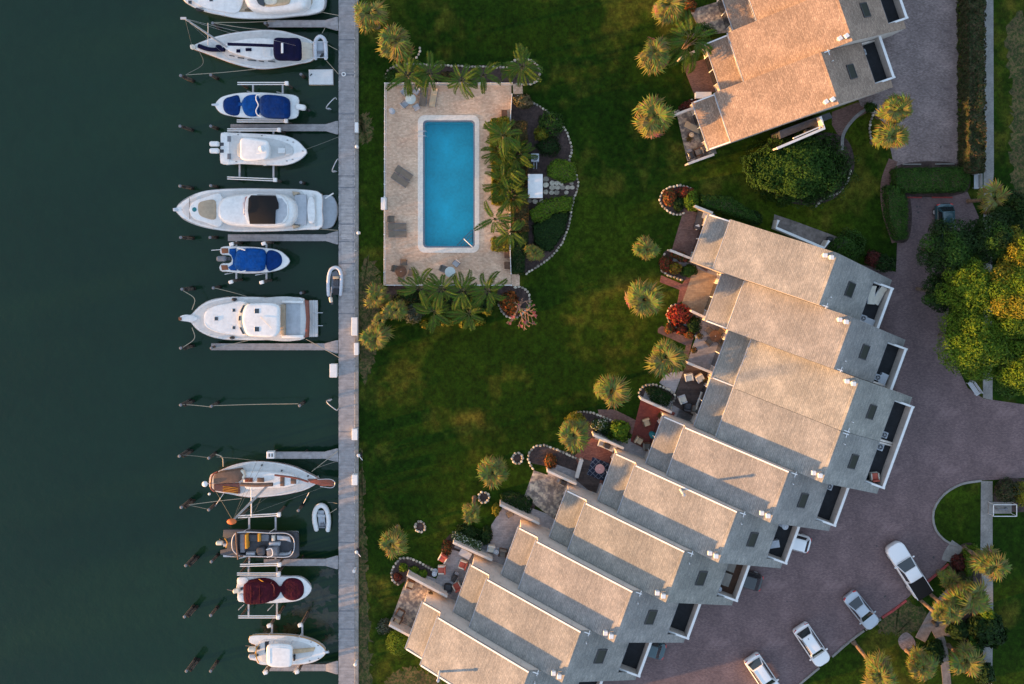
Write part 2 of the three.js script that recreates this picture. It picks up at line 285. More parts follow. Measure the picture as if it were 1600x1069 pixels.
struct('driveway', sheet(lay([[1418, 300], [1512, 300], [1530, 340], [1490, 420], [1478, 520], [1497, 575], [1512, 606], [1537, 623], [1600, 632], [1900, 640], [1900, 742], [1600, 747], [1535, 751], [1500, 757], [1472, 775], [1458, 800], [1461, 826], [1476, 844], [1494, 853], [1485, 872], [1470, 890], [1440, 915], [1412, 940], [1375, 966], [1340, 990], [1300, 1025], [1250, 1067], [1180, 1130], [900, 1200], [840, 1000], [1100, 800], [1250, 560], [1330, 410], [1400, 425], [1402, 378], [1418, 375]]), 0.008), M.paver, 'purple brick paved driveway east of the long townhouse row');
struct('driveway', sheet(lay([[1300, 60], [1380, -60], [1499, -60], [1500, 259], [1397, 259], [1392, 235], [1380, 190], [1345, 165]]), 0.008), M.paverGrey, 'grey brick paved driveway beside the tan roofed row');
struct('sidewalk', [sheet(lay([[1537, -80], [1552, -80], [1553, 270], [1550, 300], [1551, 625], [1536, 622], [1537, 300]]), 0.012)], M.concrete, 'narrow concrete sidewalk along the right edge');
struct('sidewalk', sheet(lay([[1533, 752], [1551, 752], [1551, 860], [1552, 960], [1548, 1200], [1534, 1200], [1537, 960], [1532, 860]]), 0.012), M.concrete, 'concrete walk beside the round lawn island');
M.walk = mat('#ffffff', 0.9, { map: speck([116, 106, 100], 0.4, 3) });
const path = (pts, w, m = M.concrete, y = 0.014) => struct('path', strip(openSmooth(lay(pts), 24), w, -0.05, y), m);
path([[1497, 850], [1485, 868], [1482, 878]], 1.5);
path([[1438, 1000], [1455, 968], [1475, 938], [1494, 920]], 1.2, M.walk, 0.016);
path([[1482, 1100], [1478, 1050], [1472, 1005], [1458, 976]], 0.9, M.walk, 0.018);
path([[1502, 985], [1480, 985], [1460, 975]], 1.2, M.walk, 0.020);
path([[1368, 160], [1335, 185], [1318, 210], [1316, 235]], 0.35, M.concrete);
struct('path', strip(openSmooth(lay([[1396, 250], [1384, 285], [1386, 330], [1401, 378]]), 24), 1.0, -0.05, 0.016), M.brickBrown);
struct('side_walk', sheet(lay([[1300, 175], [1340, 160], [1368, 168], [1330, 190], [1318, 215], [1312, 215], [1300, 195]]), 0.006), M.brickBrown);
struct('side_walk', sheet(lay([[1210, 335], [1240, 345], [1330, 378], [1318, 385], [1296, 395], [1250, 378], [1208, 352]]), 0.006), M.walk);
// mulch beds
const bed = (pts, o = {}) => struct('mulch_bed', sheet(smoothed(lay(pts), 60), o.y ?? 0.010), M.mulch);
bed([[612, 108], [625, 102], [700, 103], [790, 106], [800, 120], [798, 128], [605, 128], [603, 118]]);
bed([[792, 110], [800, 98], [825, 92], [842, 105], [840, 128], [800, 130]], { y: 0.014 });
bed([[803, 148], [830, 158], [862, 180], [884, 204], [893, 235], [890, 252], [900, 272], [903, 292], [895, 316], [890, 346], [880, 376], [858, 403], [822, 427], [803, 415], [804, 300]]);
bed([[780, 449], [812, 447], [825, 458], [826, 478], [815, 492], [800, 497], [785, 488], [778, 472]]);
bed([[606, 448], [760, 449], [770, 470], [700, 485], [610, 480]], { y: 0.014 });
bed([[1182, 262], [1190, 230], [1220, 212], [1320, 215], [1335, 260], [1322, 290], [1300, 312], [1250, 320], [1205, 302], [1176, 278]]);
bed([[1032, 312], [1038, 298], [1060, 291], [1084, 295], [1086, 312], [1068, 333], [1058, 336], [1042, 326]]);
bed([[1032, 420], [1040, 392], [1062, 400], [1085, 410], [1090, 420], [1076, 438], [1060, 436], [1034, 426]]);
bed([[1044, 495], [1050, 476], [1062, 474], [1090, 490], [1098, 500], [1094, 520], [1075, 524], [1050, 512]]);
bed([[1000, 614], [1008, 604], [1022, 602], [1055, 618], [1048, 640], [1034, 635], [1003, 624]]);
bed([[884, 666], [900, 646], [920, 645], [985, 668], [976, 690], [930, 690], [886, 680]]);
bed([[827, 714], [834, 700], [850, 698], [912, 720], [902, 745], [850, 728], [828, 722]]);
bed([[780, 785], [800, 775], [836, 780], [828, 805], [790, 795]]);
bed([[612, 905], [614, 890], [630, 872], [650, 878], [676, 888], [672, 908], [640, 905], [620, 915]]);
bed([[690, 862], [700, 838], [715, 832], [755, 850], [740, 866]]);
bed([[1560, 752], [1600, 750], [1640, 780], [1600, 800], [1555, 790]]);
bed([[1495, 856], [1516, 848], [1530, 860], [1530, 1000], [1500, 980], [1490, 920], [1484, 880]]);
bed([[1398, 262], [1510, 262], [1512, 298], [1398, 298]], { y: 0.016 });
bed([[1384, 290], [1418, 300], [1418, 376], [1398, 378], [1386, 340]], { y: 0.020 });
struct('path_ring', sheet(smoothed(lay([[1404, 998], [1416, 988], [1428, 998], [1430, 1010], [1416, 1018], [1406, 1010]]), 30), 0.012), M.paverGrey);

// oil spots on the paving
M.oil = mat([0.05, 0.045, 0.048], 0.7);
[[1433, 323, 2.4], [1437, 323, 1.6], [1435, 332, 2], [1433, 341, 1.2], [1383, 932, 2.4], [1459, 871, 2.6], [1388, 938, 1.4], [1370, 853, 1.4], [1330, 842, 1.2], [1445, 690, 1.6], [1410, 660, 1.2], [1230, 940, 1.5], [1150, 985, 1.3], [1470, 230, 1.5]].forEach(([x, y, r], i) => { srand(600 + i); const ring = []; for (let k = 0; k < 11; k++) { const q = r * rr(0.5, 1.15); ring.push([x + q * Math.cos(k * 0.571), y + q * Math.sin(k * 0.571)]); } struct('oil_spot', sheet(lay(ring), 0.012), M.oil); });
// kerbs
const kerbMat = { plain: M.concrete, red: mat('#ffffff', 0.8, { map: speck([150, 62, 60], 0.35) }) };
const kerb = (pts, m, label) => single('kerb', label, 'kerb', strip(openSmooth(lay(pts), 16), 0.22, -0.05, 0.12), m, 'kerbs along the driveway');
kerb([[1482, 881], [1462, 898], [1443, 914]], kerbMat.red, 'red painted kerb beside the white pickup truck, upper stretch');
kerb([[1416, 938], [1396, 953], [1378, 965]], kerbMat.red, 'red painted kerb between the pickup and the silver car');
kerb([[1376, 967], [1362, 976], [1352, 984]], kerbMat.plain, 'pale concrete kerb at the nose of the silver car');
kerb([[1350, 985], [1325, 1004], [1300, 1026]], kerbMat.plain, 'pale concrete kerb between silver car and white sport utility');
kerb([[1280, 1043], [1255, 1064], [1225, 1090]], kerbMat.plain, 'pale concrete kerb running off the bottom edge');
kerb([[1533, 751], [1500, 757], [1472, 775], [1458, 800], [1461, 826], [1476, 844], [1494, 853]], M.concrete, 'curved kerb around the half round lawn island');
kerb([[1500, 20], [1500, 140], [1500, 258]], M.concrete, 'straight kerb between grey driveway and tall hedge');
for (const [x0, x1, y, m, l] of [[1417, 1440, 308.5, kerbMat.red, 'faded red wheel stop left of the two by the hedge'], [1456, 1488, 308.5, kerbMat.red, 'bright red wheel stop right of the two by the hedge'], [1410, 1439, 257, M.concrete, 'pale concrete wheel stop, left one at the end of grey driveway'], [1461, 1491, 256.5, M.concrete, 'pale concrete wheel stop, right one at the end of grey driveway']]) {
  const a = P(x0, y), b = P(x1, y); single('wheel_stop', l, 'wheel stop', ringSlab([[a.x, a.z - 0.08], [b.x, a.z - 0.08], [b.x, a.z + 0.08], [a.x, a.z + 0.08]], [[0.012, 0], [0.1, 0.01], [0.14, 0.05]]), m, 'wheel stops');
}

// ---------------------------------------------------------------- dock
{
  const dock = thing('dock', 'long grey plank dock with concrete cap along the seawall', 'dock', [-17.3, WATER, 0]);
  const x0 = P(529, 0, 0.15).x, x1 = P(554, 0, 0.15).x; srand(31);
  const boards = [];
  for (let z = -29; z < 52; z += 0.146) boards.push(box(x1 - x0 + rr(-0.02, 0.02), 0.045, 0.139, (x0 + x1) / 2 + rr(-0.006, 0.006), 0.128 + rr(-0.004, 0.004), z));
  part('deck_boards', boards, M.dockBoard, dock).userData.kind = 'stuff';
 
  part('joist', [box(0.16, 0.3, 82, x0 + 0.15, -0.05, 11), box(0.16, 0.3, 82, x1 - 0.15, -0.05, 11)], M.pile, dock);
  for (const y of [62, 117, 178, 275, 293, 350, 378, 412, 490, 675, 848, 955, 983]) part('joint_plate', box(x1 - x0, 0.016, 0.10, (x0 + x1) / 2, 0.163, P(0, y, 0.15).z), M.midGrey, dock);
  for (let z = -27; z < 50; z += 5.4) { part('post', poleY(x0 + 0.25, -4, 0.05, z, 0.15), M.pileBand, dock); part('post', poleY(x1 - 0.25, -4, 0.05, z, 0.15), M.pileBand, dock); }
  const c0 = x1 + 0.015, c1 = P(560, 0, 0.2).x;
  srand(9);
  for (let z = -29; z < 52; z += 6.02) part('seawall_cap', slabOf([[c0, z], [c1, z], [c1, z + 6], [c0, z + 6]], -3, 0.2, 0.025), M.concrete, dock);
}
const dockEdge = 529;
function finger(x, y, w, label, o = {}) {
  const a = P(x, y, 0.1), b = P(527.5, y, 0.1), hw = w / 2;
  const f = thing('finger_pier', label, 'finger pier', [(a.x + b.x) / 2, WATER, a.z], 'finger piers off the dock');
  srand(x); const bs = [], n = Math.floor((b.x - 1.2 - a.x) / 0.146);
  for (let i = 0; i < n; i++) bs.push(box(0.139, 0.045, w + rr(-0.015, 0.015), a.x + (i + 0.5) * 0.146, 0.09 + rr(-0.003, 0.003), a.z));
  const xe = a.x + n * 0.146;
  part('deck_boards', bs, M.dockBoard, f).userData.kind = 'stuff';
  part('gusset', ringSlab([[xe, a.z - hw], [b.x - 0.15, a.z - hw - 0.33], [b.x + 0.05, a.z - hw - 0.33], [b.x + 0.05, a.z + hw + 0.33], [b.x - 0.15, a.z + hw + 0.33], [xe, a.z + hw]], [[0.02, 0], [0.105, 0], [0.115, 0.015]]), M.dockBoard, f);
  for (const s of [-1, 1]) part('stringer', box(b.x - a.x, 0.22, 0.08, (a.x + b.x) / 2, -0.06, a.z + s * (hw - 0.06)), M.pile, f);
  for (const t of [0.04, 0.5]) for (const s of [-1, 1]) part('post', poleY(a.x + (b.x - a.x) * t, -4, 0.04, a.z + s * (hw - 0.12), 0.12), M.pileBand, f);
  if (o.box) { const c = P(422, y, 0.7); part('end_box', box(0.8, 0.55, 0.72, c.x, 0.4, c.z, 0, 0.05), M.trim, f); part('latch', [box(0.12, 0.03, 0.34, c.x - 0.1, 0.69, c.z), box(0.12, 0.03, 0.34, c.x + 0.2, 0.69, c.z)], M.darkGrey, f); }
}
finger(418, 37, 0.74, 'finger pier between the top motor yacht and blue canvas sailboat');
finger(360, 199.5, 0.72, 'finger pier between the blue covered boat and the white centre console');
finger(356, 371.5, 0.7, 'finger pier below the big motor yacht with dark hatch');
finger(330, 542, 0.7, 'finger pier below the cabin cruiser, longest of them');
finger(424, 711.5, 0.72, 'finger pier with a white box at its tip', { box: true });
finger(412, 879, 0.72, 'finger pier below the dark grey pontoon boat');
finger(421, 1043.5, 0.7, 'finger pier at the bottom, under the hardtop boat');

// pilings
function piling(px, py, top, label, o = {}) {
  const c = P(px, py, top), n = o.n || 1, t = thing('mooring_piling', label, 'piling', [c.x, WATER, c.z], 'mooring pilings');
  for (let i = 0; i < n; i++) {
    const dx = i * 0.33 + 0.0, dz = (i % 2) * 0.12 - 0.03 * i, tp = top - i * 0.35;
    part('post', poleY(c.x + dx, -4, tp, c.z + dz, 0.17, 0.15), M.pile, t);
    part('cap', lathe([[0, 0.03], [0.12, 0.02], [0.155, 0], [0.155, -0.06]], c.x + dx, tp + 0.01, c.z + dz, 12), i ? M.pileBand : M.midGrey, t);
    part('weed_band', poleY(c.x + dx, WATER - 0.4, WATER + 0.55, c.z + dz, 0.185, 0.178), M.pileBand, t);
  }
}
{
  const rows = [[118, 117, 'below the blue canvas sailboat'], [197, 197, 'left of the finger pier under the blue covered boat'], [290.6, 290, 'above the bow of the big motor yacht'], [371, 371, 'below the bow of the big motor yacht'], [452, 450, 'above the cabin cruiser bow'], [544, 544, 'below the cabin cruiser bow'], [633, 635, 'in the empty slip row'], [713, 716, 'above the ketch stern'], [793, 797, 'below the ketch stern'], [884, 878, 'left of the pontoon boat'], [964, 962, 'left of the maroon covered boat'], [1049, 1049, 'near the bottom, left of the hardtop boat']];
  rows.forEach(([ya, yb, w], i) => {
    piling([282, 281, 281, 282, 284, 282, 282, 280, 283, 290, 288, 291][i], ya, 1.5, 'outer cluster of timber mooring pilings ' + w, { n: 2 });
    piling([329, 329, 329, 328, 333, 330, 330, 326, 326, 330, 329, 329][i], yb, 1.0, 'inner single timber mooring piling ' + w);
  });
  piling(332, 36, 1.1, 'timber piling between the top motor yacht and the sailboat mast');
  piling(414, 36, 1.0, 'timber piling at the tip of the topmost finger pier');
  piling(470, 116, 0.4, 'short piling left of the white floating platform');
  piling(470, 285, 0.4, 'short piling above the stern of the big motor yacht');
  piling(470, 458, 0.4, 'short piling above the cabin cruiser cockpit');
  piling(468, 634, 0.9, 'piling at the dock end of the slack line across the empty slip');
  piling(466, 798, 0.9, 'piling with orange top left of the white inflatable dinghy');
}

// ropes
function rope(a, b, sag, label, m = M.rope, r = 0.03, c) {
  const A = P(...a), B = P(...b), mid = A.clone().add(B).multiplyScalar(0.5); mid.y -= sag; if (c) { mid.x += c[0]; mid.z += c[1]; }
  single('mooring_rope', label, 'rope', tube([A, mid, B], r, 16, 5), m, 'mooring ropes');
}
rope([311, 79, 0.6], [290, 117, 1.2], 0.3, 'bow line curving from the blue sailboat down to the outer pilings', M.ropeDark, 0.03, [1.0, 0]);
rope([291, 117, 1.0], [400, 108, 0.3], 0.25, 'pale line from the pilings to the side of the blue sailboat');
rope([334, 36, 1.0], [412, 47, 0.3], 0.3, 'line from the inner piling to the blue sailboat beam');
rope([334, 35, 1.0], [430, 33, 0.2], 0.2, 'line from the inner piling to the topmost finger pier');
rope([494, 17, 0.2], [529, 24, 0.2], 0.1, 'stern line of the top motor yacht tied to the dock');
rope([510, 95, 0.3], [529, 116, 0.2], 0.1, 'stern line below the grey tender tied to the dock');
rope([512, 70, 0.3], [527, 78, 0.2], 0.1, 'short stern line of the blue sailboat to the dock');
rope([508, 43, 0.0], [503, 52, 0.2], 0.05, 'short spring line above the grey tender');
rope([286, 454, 1.2], [300, 484, 0.8], 0.3, 'upper bow line of the cabin cruiser', M.rope, 0.035, [0.6, -0.1]);
rope([286, 543, 1.2], [300, 512, 0.8], 0.3, 'lower bow line of the cabin cruiser', M.rope, 0.035, [0.6, 0.1]);
rope([335, 450, 0.9], [385, 463, 0.4], 0.2, 'line from inner piling to the upper side of the cabin cruiser');
rope([478, 530, 0.3], [530, 559, 0.2], 0.15, 'stern line of the cabin cruiser crossing the finger pier');
rope([332, 545, 0.9], [392, 531, 0.4], 0.2, 'line from the inner piling to lower side of the cabin cruiser');
rope([331, 634, 0.8], [466, 631, 0.7], 0.2, 'long slack line strung across the empty slip', M.rope, 0.03);
rope([286, 632, 1.2], [330, 636, 0.8], 0.1, 'short line joining the pilings of the empty slip', M.rope, 0.03);
rope([285, 711, 1.2], [325, 715, 0.8], 0.1, 'line joining the pilings above the ketch stern', M.ropeDark);
rope([337, 710, 0.8], [349, 729, 0.4], 0.0, 'thick stern line curving onto the ketch', M.rope, 0.06, [0.25, -0.35]);
rope([338, 714, 0.8], [400, 720, 0.3], 0.15, 'thin green line running along the top of the ketch', M.ropeDark);
rope([295, 789, 1.0], [378, 779, 0.4], 0.1, 'line from outer pilings to the lower side of the ketch');
rope([297, 790, 1.0], [326, 796, 0.8], 0.05, 'short line joining the pilings below the ketch', M.ropeDark);
rope([487, 737, 0.5], [528, 705, 0.2], 0.1, 'bow line of the ketch to the finger pier with white box');
rope([490, 733, 0.5], [526, 721, 0.2], 0.1, 'second bow line of the ketch to the dock', M.ropeDark);
rope([512, 785, -0.5], [527, 787, 0.1], 0.1, 'short painter of the white inflatable dinghy', M.ropeDark);
rope([504, 810, -0.5], [526, 795, 0.1], 0.1, 'diagonal line over the white inflatable dinghy', M.rope);
rope([479, 233, 0.6], [529, 214, 0.2], 0.1, 'long bow line of the white centre console to the dock', M.ropeDark, 0.025);
rope([500, 358, 0.3], [528, 360, 0.2], 0.05, 'stern line of the big motor yacht to the dock');

// things on the dock
function dockBox(px0, py0, px1, py1, h, label) {
  const a = P(px0, py0, h), b = P(px1, py1, h), t = thing('dock_box', label, 'dock box', [(a.x + b.x) / 2, 0.15, (a.z + b.z) / 2], 'white dock boxes');
  part('body', box(b.x - a.x - 0.06, h - 0.27, b.z - a.z - 0.06, (a.x + b.x) / 2, 0.15 + (h - 0.27) / 2, (a.z + b.z) / 2, 0, 0.03), M.trim, t);
  part('lid', box(b.x - a.x, 0.12, b.z - a.z, (a.x + b.x) / 2, h - 0.06, (a.z + b.z) / 2, 0, 0.04), M.trim, t);
}
dockBox(549, 496, 558.5, 524.5, 0.8, 'long white dock box above its neighbour, right of the cabin cruiser');
dockBox(553, 536, 560, 555, 0.8, 'short white dock box near the lawn corner below the long one');
dockBox(549.5, 670.5, 558.5, 688, 0.8, 'white dock box on the dock beside the empty slip');
dockBox(549.5, 742, 558.5, 758.5, 0.8, 'white dock box on the dock beside the ketch bow');
dockBox(554, 191, 559.5, 207, 0.8, 'narrow white dock box right of the blue covered boat');
{
  const c = P(520.5, 579.5, 0.6), t = thing('dock_box', 'white box hanging over the water left of the dock', 'dock box', [c.x, -0.2, c.z], 'white dock boxes');
  part('body', box(0.72, 0.5, 1.35, c.x, 0.2, c.z, 0, 0.04), M.trim, t); part('lid', box(0.76, 0.12, 1.4, c.x, 0.52, c.z, 0, 0.04), M.trim, t); part('bracket', [box(0.7, 0.06, 0.08, c.x + 0.3, -0.08, c.z - 0.4), box(0.7, 0.06, 0.08, c.x + 0.3, -0.08, c.z + 0.4)], M.alu, t);
}
{
  const pts = lay([[482, 108.5], [520, 108], [520.5, 132], [482.5, 132]], -0.55), c = P(501, 120, -0.55), t = thing('floating_platform', 'white rectangular floating platform below the blue sailboat stern', 'float', [c.x, WATER - 0.1, c.z]);
  part('deck', slabOf(pts, WATER - 0.15, -0.55, 0.04), M.trim, t); part('cleat', box(0.3, 0.1, 0.1, c.x - 1.0, -0.5, c.z - 0.2, 0.8, 0.03), M.darkGrey, t);
}
function davit(a, b, label) { const A = P(...a, 0.9), B = P(...b, 0.9), t = thing('boat_ladder', label, 'ladder', [A.x, 0.15, A.z], 'dock ladders and rails'); part('rail', tube([[A.x, 0.1, A.z], [A.x, 0.9, A.z], [B.x, 0.9, B.z], [B.x, -1.4, B.z]], 0.05, 24), M.alu, t); part('rung', [0, -0.4, -0.8].map((y) => box(0.3, 0.04, 0.06, B.x, y, B.z)), M.alu, t); }
davit([523, 153], [510, 167], 'slanted metal boarding rail beside the dock above the second finger pier');
davit([527, 249], [519, 266], 'metal boarding rail at the dock below the white centre console');
davit([526, 641], [511, 629], 'bent metal boarding rail at the dock in the empty slip');
{
  const c = P(537, 116, 0.2), t = single('life_ring', 'small white ring lying on the dock beside the floating platform', 'ring', (() => { const g = new THREE.TorusGeometry(0.18, 0.06, 8, 20); g.rotateX(Math.PI / 2); g.translate(c.x, 0.22, c.z); return flat(g); })(), M.trim); void t;
  for (const [x, y, l] of [[560, 712, 'dark power pedestal with white cap at the seawall beside the ketch'], [557, 863, 'dark power pedestal on the dock left of the lower lawn'], [559.5, 364, 'pale power pedestal at the seawall right of the big motor yacht'], [557, 229, 'grey power pedestal at the seawall right of the white centre console'], [555, 1039, 'white power pedestal at the seawall near the bottom'], [553, 893, 'white power pedestal by the dock, level with the maroon boat']]) {
    const q = P(x, y, 1.0), u = thing('power_pedestal', l, 'power pedestal', [q.x, 0.2, q.z], 'dock power pedestals');
    part('post', box(0.22, 0.8, 0.26, q.x, 0.6, q.z, 0, 0.03), l.startsWith('dark') ? M.darkGrey : M.trim, u); part('cap', lathe([[0, 0.16], [0.12, 0.12], [0.18, 0]], q.x, 0.98, q.z, 12), M.trim, u);
    if (l.startsWith('dark')) { part('hose_reel', flat(new THREE.TorusGeometry(0.26, 0.08, 8, 16).rotateY(Math.PI / 2).translate(q.x + 0.18, 0.55, q.z + 0.1)), M.black, u); part('arm', tube([[q.x, 0.9, q.z], [q.x + 0.4, 0.9, q.z + 0.5]], 0.04), M.trim, u); }
  }
}

// trees on the opposite shore, out of the picture: their shade lies over the upper slips and the upper lawn
const farShore = [];
// ---------------------------------------------------------------- townhouses: x = depth from ridge towards the driveway, z = across the unit
const UW = 5.16, RH = 9.0, ES = 0.70, WE = -9.25, LE = -11.1, EE = 8.2, DK = 5.8, STR = 0.86;
const eastY = (u) => RH - ES * u, westY = (u) => RH + (RH - 5.0) / 9.25 * u;
function townhouse(roofMat, mirror, name, label, at, turn, o = {}) {
  const t = thing(name, label, 'townhouse', at, o.group); t.rotation.y = turn;
  ORG.set(t, new V3());
  const Z = (v) => (mirror ? UW - v : v), N = Z;
  const q4 = (u0, v0, u1, v1, yf, th) => plate([u0, yf(u0), N(v0)], [u1, yf(u1), N(v0)], [u1, yf(u1), N(v1)], [u0, yf(u0), N(v1)], th);
  part('west_roof', q4(WE - 0.15, 0.012, 0, UW - 0.012, westY, 0.2), roofMat, t);
  part('east_roof', [q4(0, 0.012, DK, UW - 0.012, eastY, 0.2), q4(DK, UW - STR, EE, UW - 0.012, eastY, 0.18)], roofMat, t);
  part('lower_roof', q4(LE - 0.12, 0.012, WE + 0.05, UW - 0.012, (u) => 2.95 + (u - LE) * 0.43, 0.16), roofMat, t);
  part('ridge_cap', [plate([-0.16, westY(-0.16) + 0.03, 0.05], [0, RH + 0.045, 0.05], [0, RH + 0.045, UW - 0.05], [-0.16, westY(-0.16) + 0.03, UW - 0.05], 0.03), plate([0, RH + 0.045, 0.05], [0.16, eastY(0.16) + 0.03, 0.05], [0.16, eastY(0.16) + 0.03, UW - 0.05], [0, RH + 0.045, UW - 0.05], 0.03)], roofMat, t);
  // side walls follow the roof, end walls
  const side = (z0, z1, drop) => {
    const pr = [[LE + 0.1, 0], [LE + 0.1, 2.85], [WE, 3.6], [WE, 4.85], [0, RH - 0.15], [DK + 0.02, eastY(DK) - 0.15], [EE - 0.02, eastY(EE) - 0.13], [EE - 0.02, 0]], g = [];
    const A = pr.map(([u, y]) => [u, Math.max(0, y - drop), z0]), B = pr.map(([u, y]) => [u, Math.max(0, y - drop), z1]);
    const tri = THREE.ShapeUtils.triangulateShape(pr.map(([u, y]) => new V2(u, y)), []);
    for (const [a, b, c] of tri) g.push(...A[a], ...B[b].slice(0, 0), ...A[b], ...A[c], ...B[a], ...B[c], ...B[b]);
    for (let i = 0; i < pr.length; i++) { const j = (i + 1) % pr.length; g.push(...A[i], ...A[j], ...B[j], ...A[i], ...B[j], ...B[i]); }
    return rawGeo(g);
  };
  part('side_wall', side(0.03, 0.2, 0.05), M.wallWhite, t); part('side_wall', side(UW - 0.2, UW - 0.03, 0.05), M.wallWhite, t);
  part('west_wall', [box(0.18, 2.7, UW - 0.4, LE + 0.25, 1.35, UW / 2), box(0.18, 1.4, UW - 0.4, WE + 0.12, 4.15, UW / 2)], M.wallWhite, t);
  const door = part('sliding_door', box(0.06, 2.1, 3.0, LE + 0.14, 1.1, UW / 2), M.glassDark, t); part('frame', [box(0.08, 2.2, 0.08, LE + 0.13, 1.1, UW / 2 - 1.5), box(0.08, 2.2, 0.08, LE + 0.13, 1.1, UW / 2), box(0.08, 2.2, 0.08, LE + 0.13, 1.1, UW / 2 + 1.5)], M.trim, door);
  for (const k of [-1, 1]) { const w = part('clerestory_window', box(0.06, 0.7, 1.7, WE + 0.02, 4.25, UW / 2 + k * 1.1), M.glassDark, t); part('frame', box(0.05, 0.06, 1.8, WE + 0.0, 3.87, UW / 2 + k * 1.1), M.trim, w); }
  // eaves
  part('gutter', box(0.07, 0.13, UW - 0.06, WE - 0.21, westY(WE) - 0.2, UW / 2), M.lightGrey, t);
  part('gutter', box(0.07, 0.13, UW - 0.06, LE - 0.19, 2.80, UW / 2), M.lightGrey, t);
  const rake = (v) => { const z = N(v), w = 0.065; return [plate([WE - 0.1, westY(WE - 0.1) + 0.07, z - w], [0, RH + 0.07, z - w], [0, RH + 0.07, z + w], [WE - 0.1, westY(WE - 0.1) + 0.07, z + w], 0.24), plate([LE - 0.05, 3.03, z - w], [WE + 0.1, 3.83, z - w], [WE + 0.1, 3.83, z + w], [LE - 0.05, 3.03, z + w], 0.24)]; };
  for (const v of o.rakes || [0.1]) { const [hi, lo] = rake(v); if (!mirror && !o.plain) part('rake_trim', hi, M.trim, t); part('rake_trim', lo, M.trim, t); }
  part('flashing', [box(0.9, 0.06, 0.08, 0.55, eastY(0.55) + 0.05, N(0.12)), box(0.07, 0.07, 0.55, 0.95, eastY(0.95) + 0.06, N(0.2))], M.trim, t);
  // roof terrace let into the east slope
  part('terrace_floor', box(EE - DK - 0.1, 0.12, UW - STR - 0.1, (DK + EE) / 2, 2.94, N((UW - STR) / 2)), o.deckMat || M.membrane, t);
  part('terrace_wall', box(0.12, eastY(DK) - 3.0, UW - STR - 0.05, DK - 0.02, 3 + (eastY(DK) - 3.05) / 2, N((UW - STR) / 2)), M.midGrey, t);
  const gd = part('terrace_door', box(0.06, 1.7, 2.2, DK + 0.05, 3.9, N((UW - STR) / 2)), M.glassDark, t); part('frame', box(0.07, 1.75, 0.07, DK + 0.06, 3.9, N((UW - STR) / 2)), M.trim, gd);
  const ew = part('parapet', box(0.16, 1.2, UW - STR + 0.02, EE - 0.12, 3.55, N((UW - STR) / 2)), M.wallWhite, t); part('cap', box(0.26, 0.07, UW - STR + 0.1, EE - 0.12, 4.19, N((UW - STR) / 2), 0, 0.015), M.trim, ew);
  const sw = part('parapet', box(EE - DK - 0.1, 1.2, 0.14, (DK + EE) / 2 - 0.06, 3.5, N(UW - STR - 0.03)), M.wallWhite, t); part('cap', box(EE - DK + 0.1, 0.07, 0.2, (DK + EE) / 2 + 0.03, 4.14, N(UW - STR - 0.03), 0, 0.015), M.trim, sw);
  // garage front under the terrace
  part('front_wall', box(0.16, 2.85, UW - 0.42, DK + 1.0, 1.43, UW / 2), M.wallWhite, t);
  const gdoor = part('garage_door', box(0.06, 2.1, 2.6, DK + 1.11, 1.06, N(1.75)), M.trim, t); part('panel', [0.4, 0.95, 1.5].map((y) => box(0.03, 0.4, 2.4, DK + 1.15, y + 0.1, N(1.75))), M.lightGrey, gdoor);
  // skylight
  const su = 3.15, sv = N(UW / 2 - 0.05), sy = eastY(su), fr = [], tilt = (u) => eastY(u) + 0.13;
  for (const [u0, u1, z0, z1] of [[su - 0.5, su - 0.42, -0.72, 0.72], [su + 0.42, su + 0.5, -0.72, 0.72], [su - 0.42, su + 0.42, -0.72, -0.64], [su - 0.42, su + 0.42, 0.64, 0.72]]) fr.push(plate([u0, tilt(u0), sv + z0], [u1, tilt(u1), sv + z0], [u1, tilt(u1), sv + z1], [u0, tilt(u0), sv + z1], 0.16));
  const sk = part('skylight', fr, M.darkGrey, t); part('pane', plate([su - 0.43, tilt(su - 0.43) - 0.03, sv - 0.65], [su + 0.43, tilt(su + 0.43) - 0.03, sv - 0.65], [su + 0.43, tilt(su + 0.43) - 0.03, sv + 0.65], [su - 0.43, tilt(su - 0.43) - 0.03, sv + 0.65], 0.03), M.skylight, sk); void sy;
  // roof vents by the ridge corner
  for (const u of [-1.05, -0.5]) { const vz = N(UW - 0.62), y = westY(u); const v = part('roof_vent', box(0.22, 0.5, 0.22, u, y + 0.2, vz, 0.4), M.lightGrey, t); part('hood', box(0.4, 0.24, 0.4, u, y + 0.52, vz, 0.3, 0.04), M.trim, v); }
  part('vent_stack', poleY(1.0, eastY(1.0) - 0.1, eastY(1.0) + 0.35, N(1.1), 0.05), M.trim, t);
  if (o.chimney) { const [u, v] = o.chimney, y = westY(u); const c = part('chimney_flue', poleY(u, y - 0.1, y + 1.7, v, 0.11), M.trim, t); part('cap', poleY(u, y + 1.6, y + 1.78, v, 0.17, 0.12), M.lightGrey, c); }
  return t;
}
M.skylight = mat([0.03, 0.036, 0.03], 0.35, { specularIntensity: 0.4 });
const rowFrame = (ox, oz, deg) => { const f = deg * Math.PI / 180, U = [Math.cos(f), Math.sin(f)], Vv = [-Math.sin(f), Math.cos(f)]; return { at: (du, dv) => [(ox + U[0] * du + Vv[0] * dv) / PPM, 0, (oz + U[1] * du + Vv[1] * dv) / PPM], turn: -f, U, V: Vv }; };
const rowA = rowFrame(486.4, 194.2, 20), rowB = rowFrame(432, -263, -18.9);
